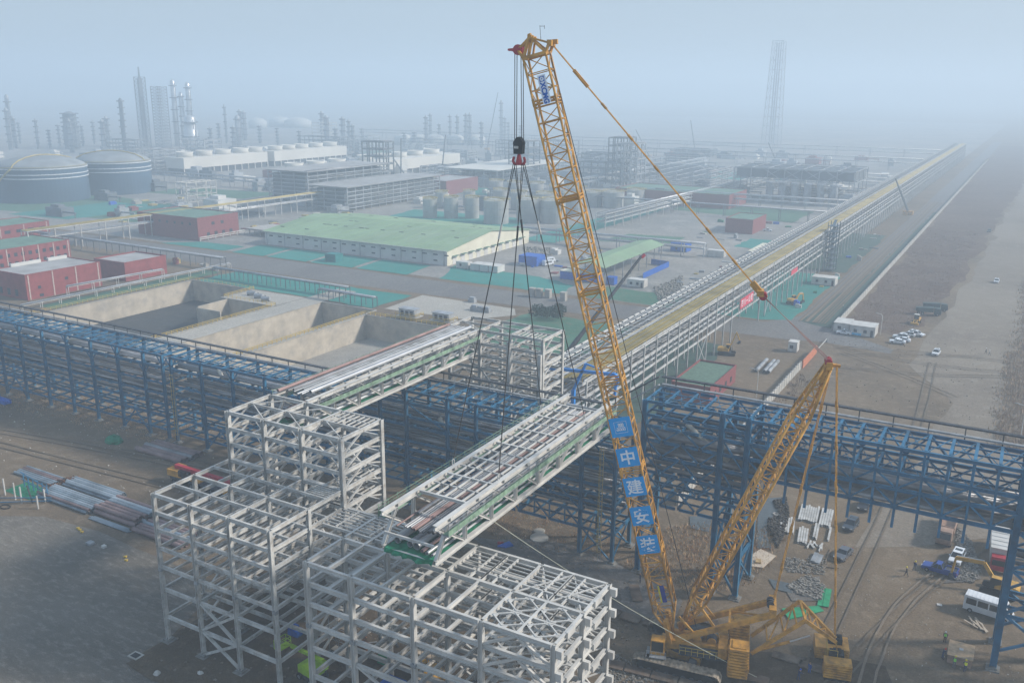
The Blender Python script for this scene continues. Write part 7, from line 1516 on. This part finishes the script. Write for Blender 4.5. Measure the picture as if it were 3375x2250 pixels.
# ================================================================ PEOPLE
SKIN = mat('skin', (.42, .26, .18), .7, var=.05)
def cloth(n, c): return mat('cloth '+n, c, .9, var=.15, scale=4)
def person_mesh(pose, top, legs):
    J = {'pelvis': (0, 0, .95), 'waist': (0, 0, 1.12), 'chest': (.0, 0, 1.34), 'neck': (.0, 0, 1.49), 'head': (.02, 0, 1.6), 'crown': (.02, 0, 1.73)}
    R_ = {'pelvis': .15, 'waist': .13, 'chest': .17, 'neck': .062, 'head': .095, 'crown': .075}
    E_ = [('pelvis', 'waist'), ('waist', 'chest'), ('chest', 'neck'), ('neck', 'head'), ('head', 'crown')]
    lean = pose.get('lean', 0)
    for k in ('waist', 'chest', 'neck', 'head', 'crown'): x, y, z = J[k]; J[k] = (x+lean*(z-.95), y, z-lean*lean*(z-.95)*.3)
    for s_, n in ((-1, 'r'), (1, 'l')):
        f, kb = pose['leg'+n]; J['hip'+n] = (0, s_*.1, .9); J['knee'+n] = (f*.5+kb*.2, s_*.11, .5); J['ank'+n] = (f-.02, s_*.12, .09); J['toe'+n] = (f+.16, s_*.14, .04)
        R_.update({'hip'+n: .1, 'knee'+n: .068, 'ank'+n: .048, 'toe'+n: .04}); E_ += [('pelvis', 'hip'+n), ('hip'+n, 'knee'+n), ('knee'+n, 'ank'+n), ('ank'+n, 'toe'+n)]
        cx_, _, cz_ = J['chest']; J['sh'+n] = (cx_, s_*.2, cz_+.06); e = pose['arm'+n]; J['el'+n] = (cx_+e[0], s_*(.25+e[4]), cz_+e[1]); J['wr'+n] = (cx_+e[2], s_*(.24+e[4]*.8), cz_+e[3])
        w = Vector(J['wr'+n]); d_ = (w-Vector(J['el'+n])).normalized(); J['ha'+n] = tuple(w+d_*.09)
        R_.update({'sh'+n: .07, 'el'+n: .046, 'wr'+n: .033, 'ha'+n: .036}); E_ += [('chest', 'sh'+n), ('sh'+n, 'el'+n), ('el'+n, 'wr'+n), ('wr'+n, 'ha'+n)]
    ks = list(J); me = bpy.data.meshes.new('p'); me.from_pydata([J[k] for k in ks], [(ks.index(a), ks.index(b)) for a, b in E_], [])
    ob = bpy.data.objects.new('p', me); COL.objects.link(ob); m_ = ob.modifiers.new('s', 'SKIN')
    for i, k in enumerate(ks): v = me.skin_vertices[0].data[i]; v.radius = (R_[k], R_[k]*(.72 if k in ('chest', 'waist') and False else 1)); v.use_root = (k == 'pelvis')
    ob.modifiers.new('u', 'SUBSURF').levels = 1; bpy.context.view_layer.update()
    out = bpy.data.meshes.new_from_object(ob.evaluated_get(bpy.context.evaluated_depsgraph_get())); bpy.data.objects.remove(ob)
    # fingers, nose and ears are merged into the same body mesh
    V_ = [tuple(v.co) for v in out.vertices]; F_ = [tuple(p.vertices) for p in out.polygons]; mb = MB(); mb.v = V_; mb.f = F_; n0 = len(F_)
    for s_, n in ((-1, 'r'), (1, 'l')):
        w = Vector(J['ha'+n]); d_ = (w-Vector(J['wr'+n])).normalized(); sd = d_.cross(Vector((0, 1, 0))).normalized()
        for i in range(4): p = w+sd*(-.03+.02*i)+d_*.01; mid = p+d_*.05; mb.tube(p, mid, .0095, 5); mb.tube(mid, mid+d_*(.03, .04, .035, .022)[i]+Vector((0, -s_*.018, 0)), .0085, 5)
        mb.tube(w-d_*.03+sd*-.03, w+d_*.02+sd*-.065, .011, 5)
    hx_, _, hz2 = J['head']; mb.tube((hx_+.085, 0, hz2+.035), (hx_+.115, 0, hz2-.005), .014, 5, .018)
    for s_ in (-1, 1): mb.tube((hx_, s_*.088, hz2+.01), (hx_, s_*.108, hz2+.01), .028, 8); mb.tube((hx_+.075, s_*.033, hz2+.035), (hx_+.092, s_*.033, hz2+.035), .012, 6)
    mb.tube((hx_+.08, -.025, hz2-.035), (hx_+.08, .025, hz2-.035), .01, 5)
    me2 = mb.mesh('body', None); [me2.materials.append(a) for a in (top, legs, SKIN, BLACK)]
    nk = J['neck'][2]-.01
    for p in me2.polygons:
        c = p.center; hand = min((Vector(J['ha'+n])-c).length for n in 'rl') < .075; p.use_smooth = True
        p.material_index = 2 if (c.z > nk or hand) else (3 if c.z < .11 else (1 if c.z < .98 else 0))
    return me2, J
POSES = {'stand': dict(legr=(.04, 0), legl=(-.06, 0), armr=(.0, -.24, .1, -.46, .02), arml=(-.02, -.24, .06, -.48, .03)), 'walk': dict(legr=(.26, .2), legl=(-.28, .1), armr=(-.1, -.22, -.08, -.46, .02), arml=(.1, -.22, .25, -.42, .02), lean=.06), 'work': dict(legr=(.1, .1), legl=(-.1, .05), armr=(.18, -.2, .42, -.22, .0), arml=(.16, -.22, .4, -.2, .0), lean=.3)}
PC = {}
def person(label, x, y, rz, pose, top, legs, hat, vest=None):
    root = empty('person', label, 'person', (x, y, .03), R(rz), None, False); me, J = person_mesh(POSES[pose], top, legs); o = bpy.data.objects.new('body', me); COL.objects.link(o); o.parent = root
    hx_, hy_, hz2 = J['crown']
    if hat: MB().lathe((hx_, hy_, hz2-.09), [(.15, 0), (.125, .02), (.12, .09), (.08, .15), (.02, .165)], 14).build('helmet', hat, root, smooth=True)
    if vest:
        cx_, _, cz_ = J['chest']; wx, _, wz = J['waist']; mb = MB(); n = 14; vs = []
        for (bx, bz, rx, ry) in ((wx, wz-.12, .155, .175), (wx, wz, .15, .165), (cx_, cz_, .175, .2), (cx_, cz_+.1, .12, .15)): vs += [(bx+rx*math.cos(i*2*math.pi/n), ry*math.sin(i*2*math.pi/n), bz) for i in range(n)]
        mb.add(vs, [(j*n+i, j*n+(i+1) % n, (j+1)*n+(i+1) % n, (j+1)*n+i) for j in range(3) for i in range(n)]); mb.build('safety_vest', vest, root, smooth=True)
HY = mat('yellow helmet', (.75, .62, .02), .4); HW = mat('white helmet', (.75, .75, .75), .4); HR = mat('red helmet', (.6, .05, .03), .4); VG = mat('lime safety vest', (.25, .7, .08), .8); VY = mat('yellow safety vest', (.7, .72, .03), .8); VO = mat('orange safety vest', (.7, .2, .03), .8)
dkc = cloth('dark', (.03, .03, .04)); nav = cloth('navy', (.03, .05, .13)); blc = cloth('blue', (.03, .10, .35)); gry = cloth('grey', (.16, .16, .17))
person('person in dark clothes with yellow helmet walking on the open dirt, left of two', -9.1, 144.2, 200, 'walk', dkc, dkc, HY)
person('person in navy jacket with yellow helmet walking, right of two on the dirt', -8.2, 146.8, 70, 'walk', nav, gry, HY)
person('person in lime vest and white helmet standing behind the tan crate', -2.0, 127.6, 250, 'stand', dkc, dkc, HW, VG)
person('person in navy clothes and red helmet left of the tan crate', -1.9, 123.2, 0, 'work', nav, nav, HR)
person('person in lime vest and yellow helmet leaning at the tan crate front', -.35, 121.8, 80, 'work', gry, gry, HY, VG)
person('person in yellow vest and yellow helmet at the right front of the tan crate', 1.0, 121.6, 95, 'work', nav, nav, HY, VY)
person('person in blue overalls standing left of the hanging ballast', -17.0, 110.6, 60, 'stand', blc, blc, None)
person('person with blue helmet at the bottom edge near the ballast', -17.9, 108.3, 60, 'work', nav, nav, mat('blue helmet', (.02, .12, .6), .4))
person('person in dark blue standing on the gravel by the right white block', -45.2, 120.6, 210, 'stand', nav, dkc, None)
person('person standing at the foot of the long wall by the road', -52.8, 329, 0, 'stand', dkc, dkc, HW)
person('person in pale clothes walking on the dirt track, left of a pair', -5.6, 293.8, 200, 'walk', gry, dkc, HW); person('person in pale clothes walking on the dirt track, right of a pair', -4.6, 292.4, 200, 'walk', cloth('pale', (.5, .5, .5)), gry, HW)

# scaffolding and small debris under the frames
def scaffold(label, x0, y0, nx, ny, nz, sx=1.6, sy=1.3, sz=1.9):
    fr = Frame('scaffold', label, 'scaffold', (x0, y0, 0), GALV, 'scaffold towers under the white blocks')
    for i in range(nx+1):
        for j in range(ny+1): fr.m('standard', (x0+i*sx, y0+j*sy, 0), (x0+i*sx, y0+j*sy, nz*sz+.9), .07, sh='T')
    for k in range(1, nz+1):
        for j in range(ny+1): fr.m('ledger', (x0-.3, y0+j*sy, k*sz), (x0+nx*sx+.3, y0+j*sy, k*sz), .06, sh='T')
        for i in range(nx+1): fr.m('ledger', (x0+i*sx, y0-.3, k*sz+.07), (x0+i*sx, y0+ny*sy+.3, k*sz+.07), .06, sh='T')
        if k % 2: fr.m('plank_deck', (x0, y0+sy*.5, k*sz+.12), (x0+nx*sx, y0+sy*.5, k*sz+.12), 1.0, .05, 'B', PLY)
    return fr.build()
scaffold('tall grey scaffold inside the right white block, left of its middle', -60.5, 80.8, 3, 1, 6); scaffold('grey scaffold between the two white blocks', -73.6, 80.2, 2, 1, 4); scaffold('low grey scaffold under the star braced bay', -44, 74.2, 4, 1, 3); scaffold('grey scaffold by the back row of the right white block', -52.5, 84, 3, 1, 5)
JK = mat('mixed building waste', (.26, .21, .16), .9, var=.5, scale=.8, col2=(.12, .11, .10)); JK2 = mat('pale building waste', (.5, .47, .42), .9, var=.3, scale=.8)
rocks([(-98,68),(-32,68),(-34,92),(-60,97),(-96,97)], 620, .05, .3, JK, 41, 'scattered building waste on the mud under the white frames', .05)
rocks([(-25,100),(8,100),(8,150),(-20,150)], 300, .03, .12, JK2, 42, 'small pale litter on the dirt by the crane', .02)
rocks([(-75,96),(-36,96),(-36,122),(-80,120)], 700, .05, .28, JK, 43, 'scattered stones and waste between white and blue steel', .05)
rocks([(-240,96),(-110,96),(-110,122),(-240,122)], 260, .04, .2, JK2, 44, 'small litter on the left yard', .02)
rocks([(-47,200),(6,200),(6,300),(-47,300)], 360, .05, .25, JK, 45, 'stones on the open dirt beyond the blue bridge', .03)
mb = MB(); r_ = random.Random(12)
for i in range(30): x, y = r_.uniform(-74, -34), r_.uniform(73, 90); tag(MB().beam((x, y, .15), (x+r_.uniform(-3, 3), y+r_.uniform(-3, 3), .2), .18).build('steel_offcut', r_.choice((GALV, rust, WHITE, DARK)), None), 'steel offcut lying on the mud under the white frames', 'offcut', 'steel offcuts under the frames')
# ================================================================ HAZE
hz = MB(); hz.box((-7500, -400, -9.2), (7500, 9500, 143)); ho = hz.build('haze', None); ho['kind'] = 'stuff'
hm = bpy.data.materials.new('haze air'); hm.use_nodes = True; nt = hm.node_tree; nt.nodes.clear()
pv = nt.nodes.new('ShaderNodeVolumePrincipled'); mo = nt.nodes.new('ShaderNodeOutputMaterial')
pv.inputs['Color'].default_value = (.74, .87, .985, 1); pv.inputs['Density'].default_value = .0009; pv.inputs['Anisotropy'].default_value = .15
nt.links.new(pv.outputs[0], mo.inputs['Volume']); ho.data.materials.append(hm)
for o in bpy.data.objects:
    if '_o' in o: del o['_o']
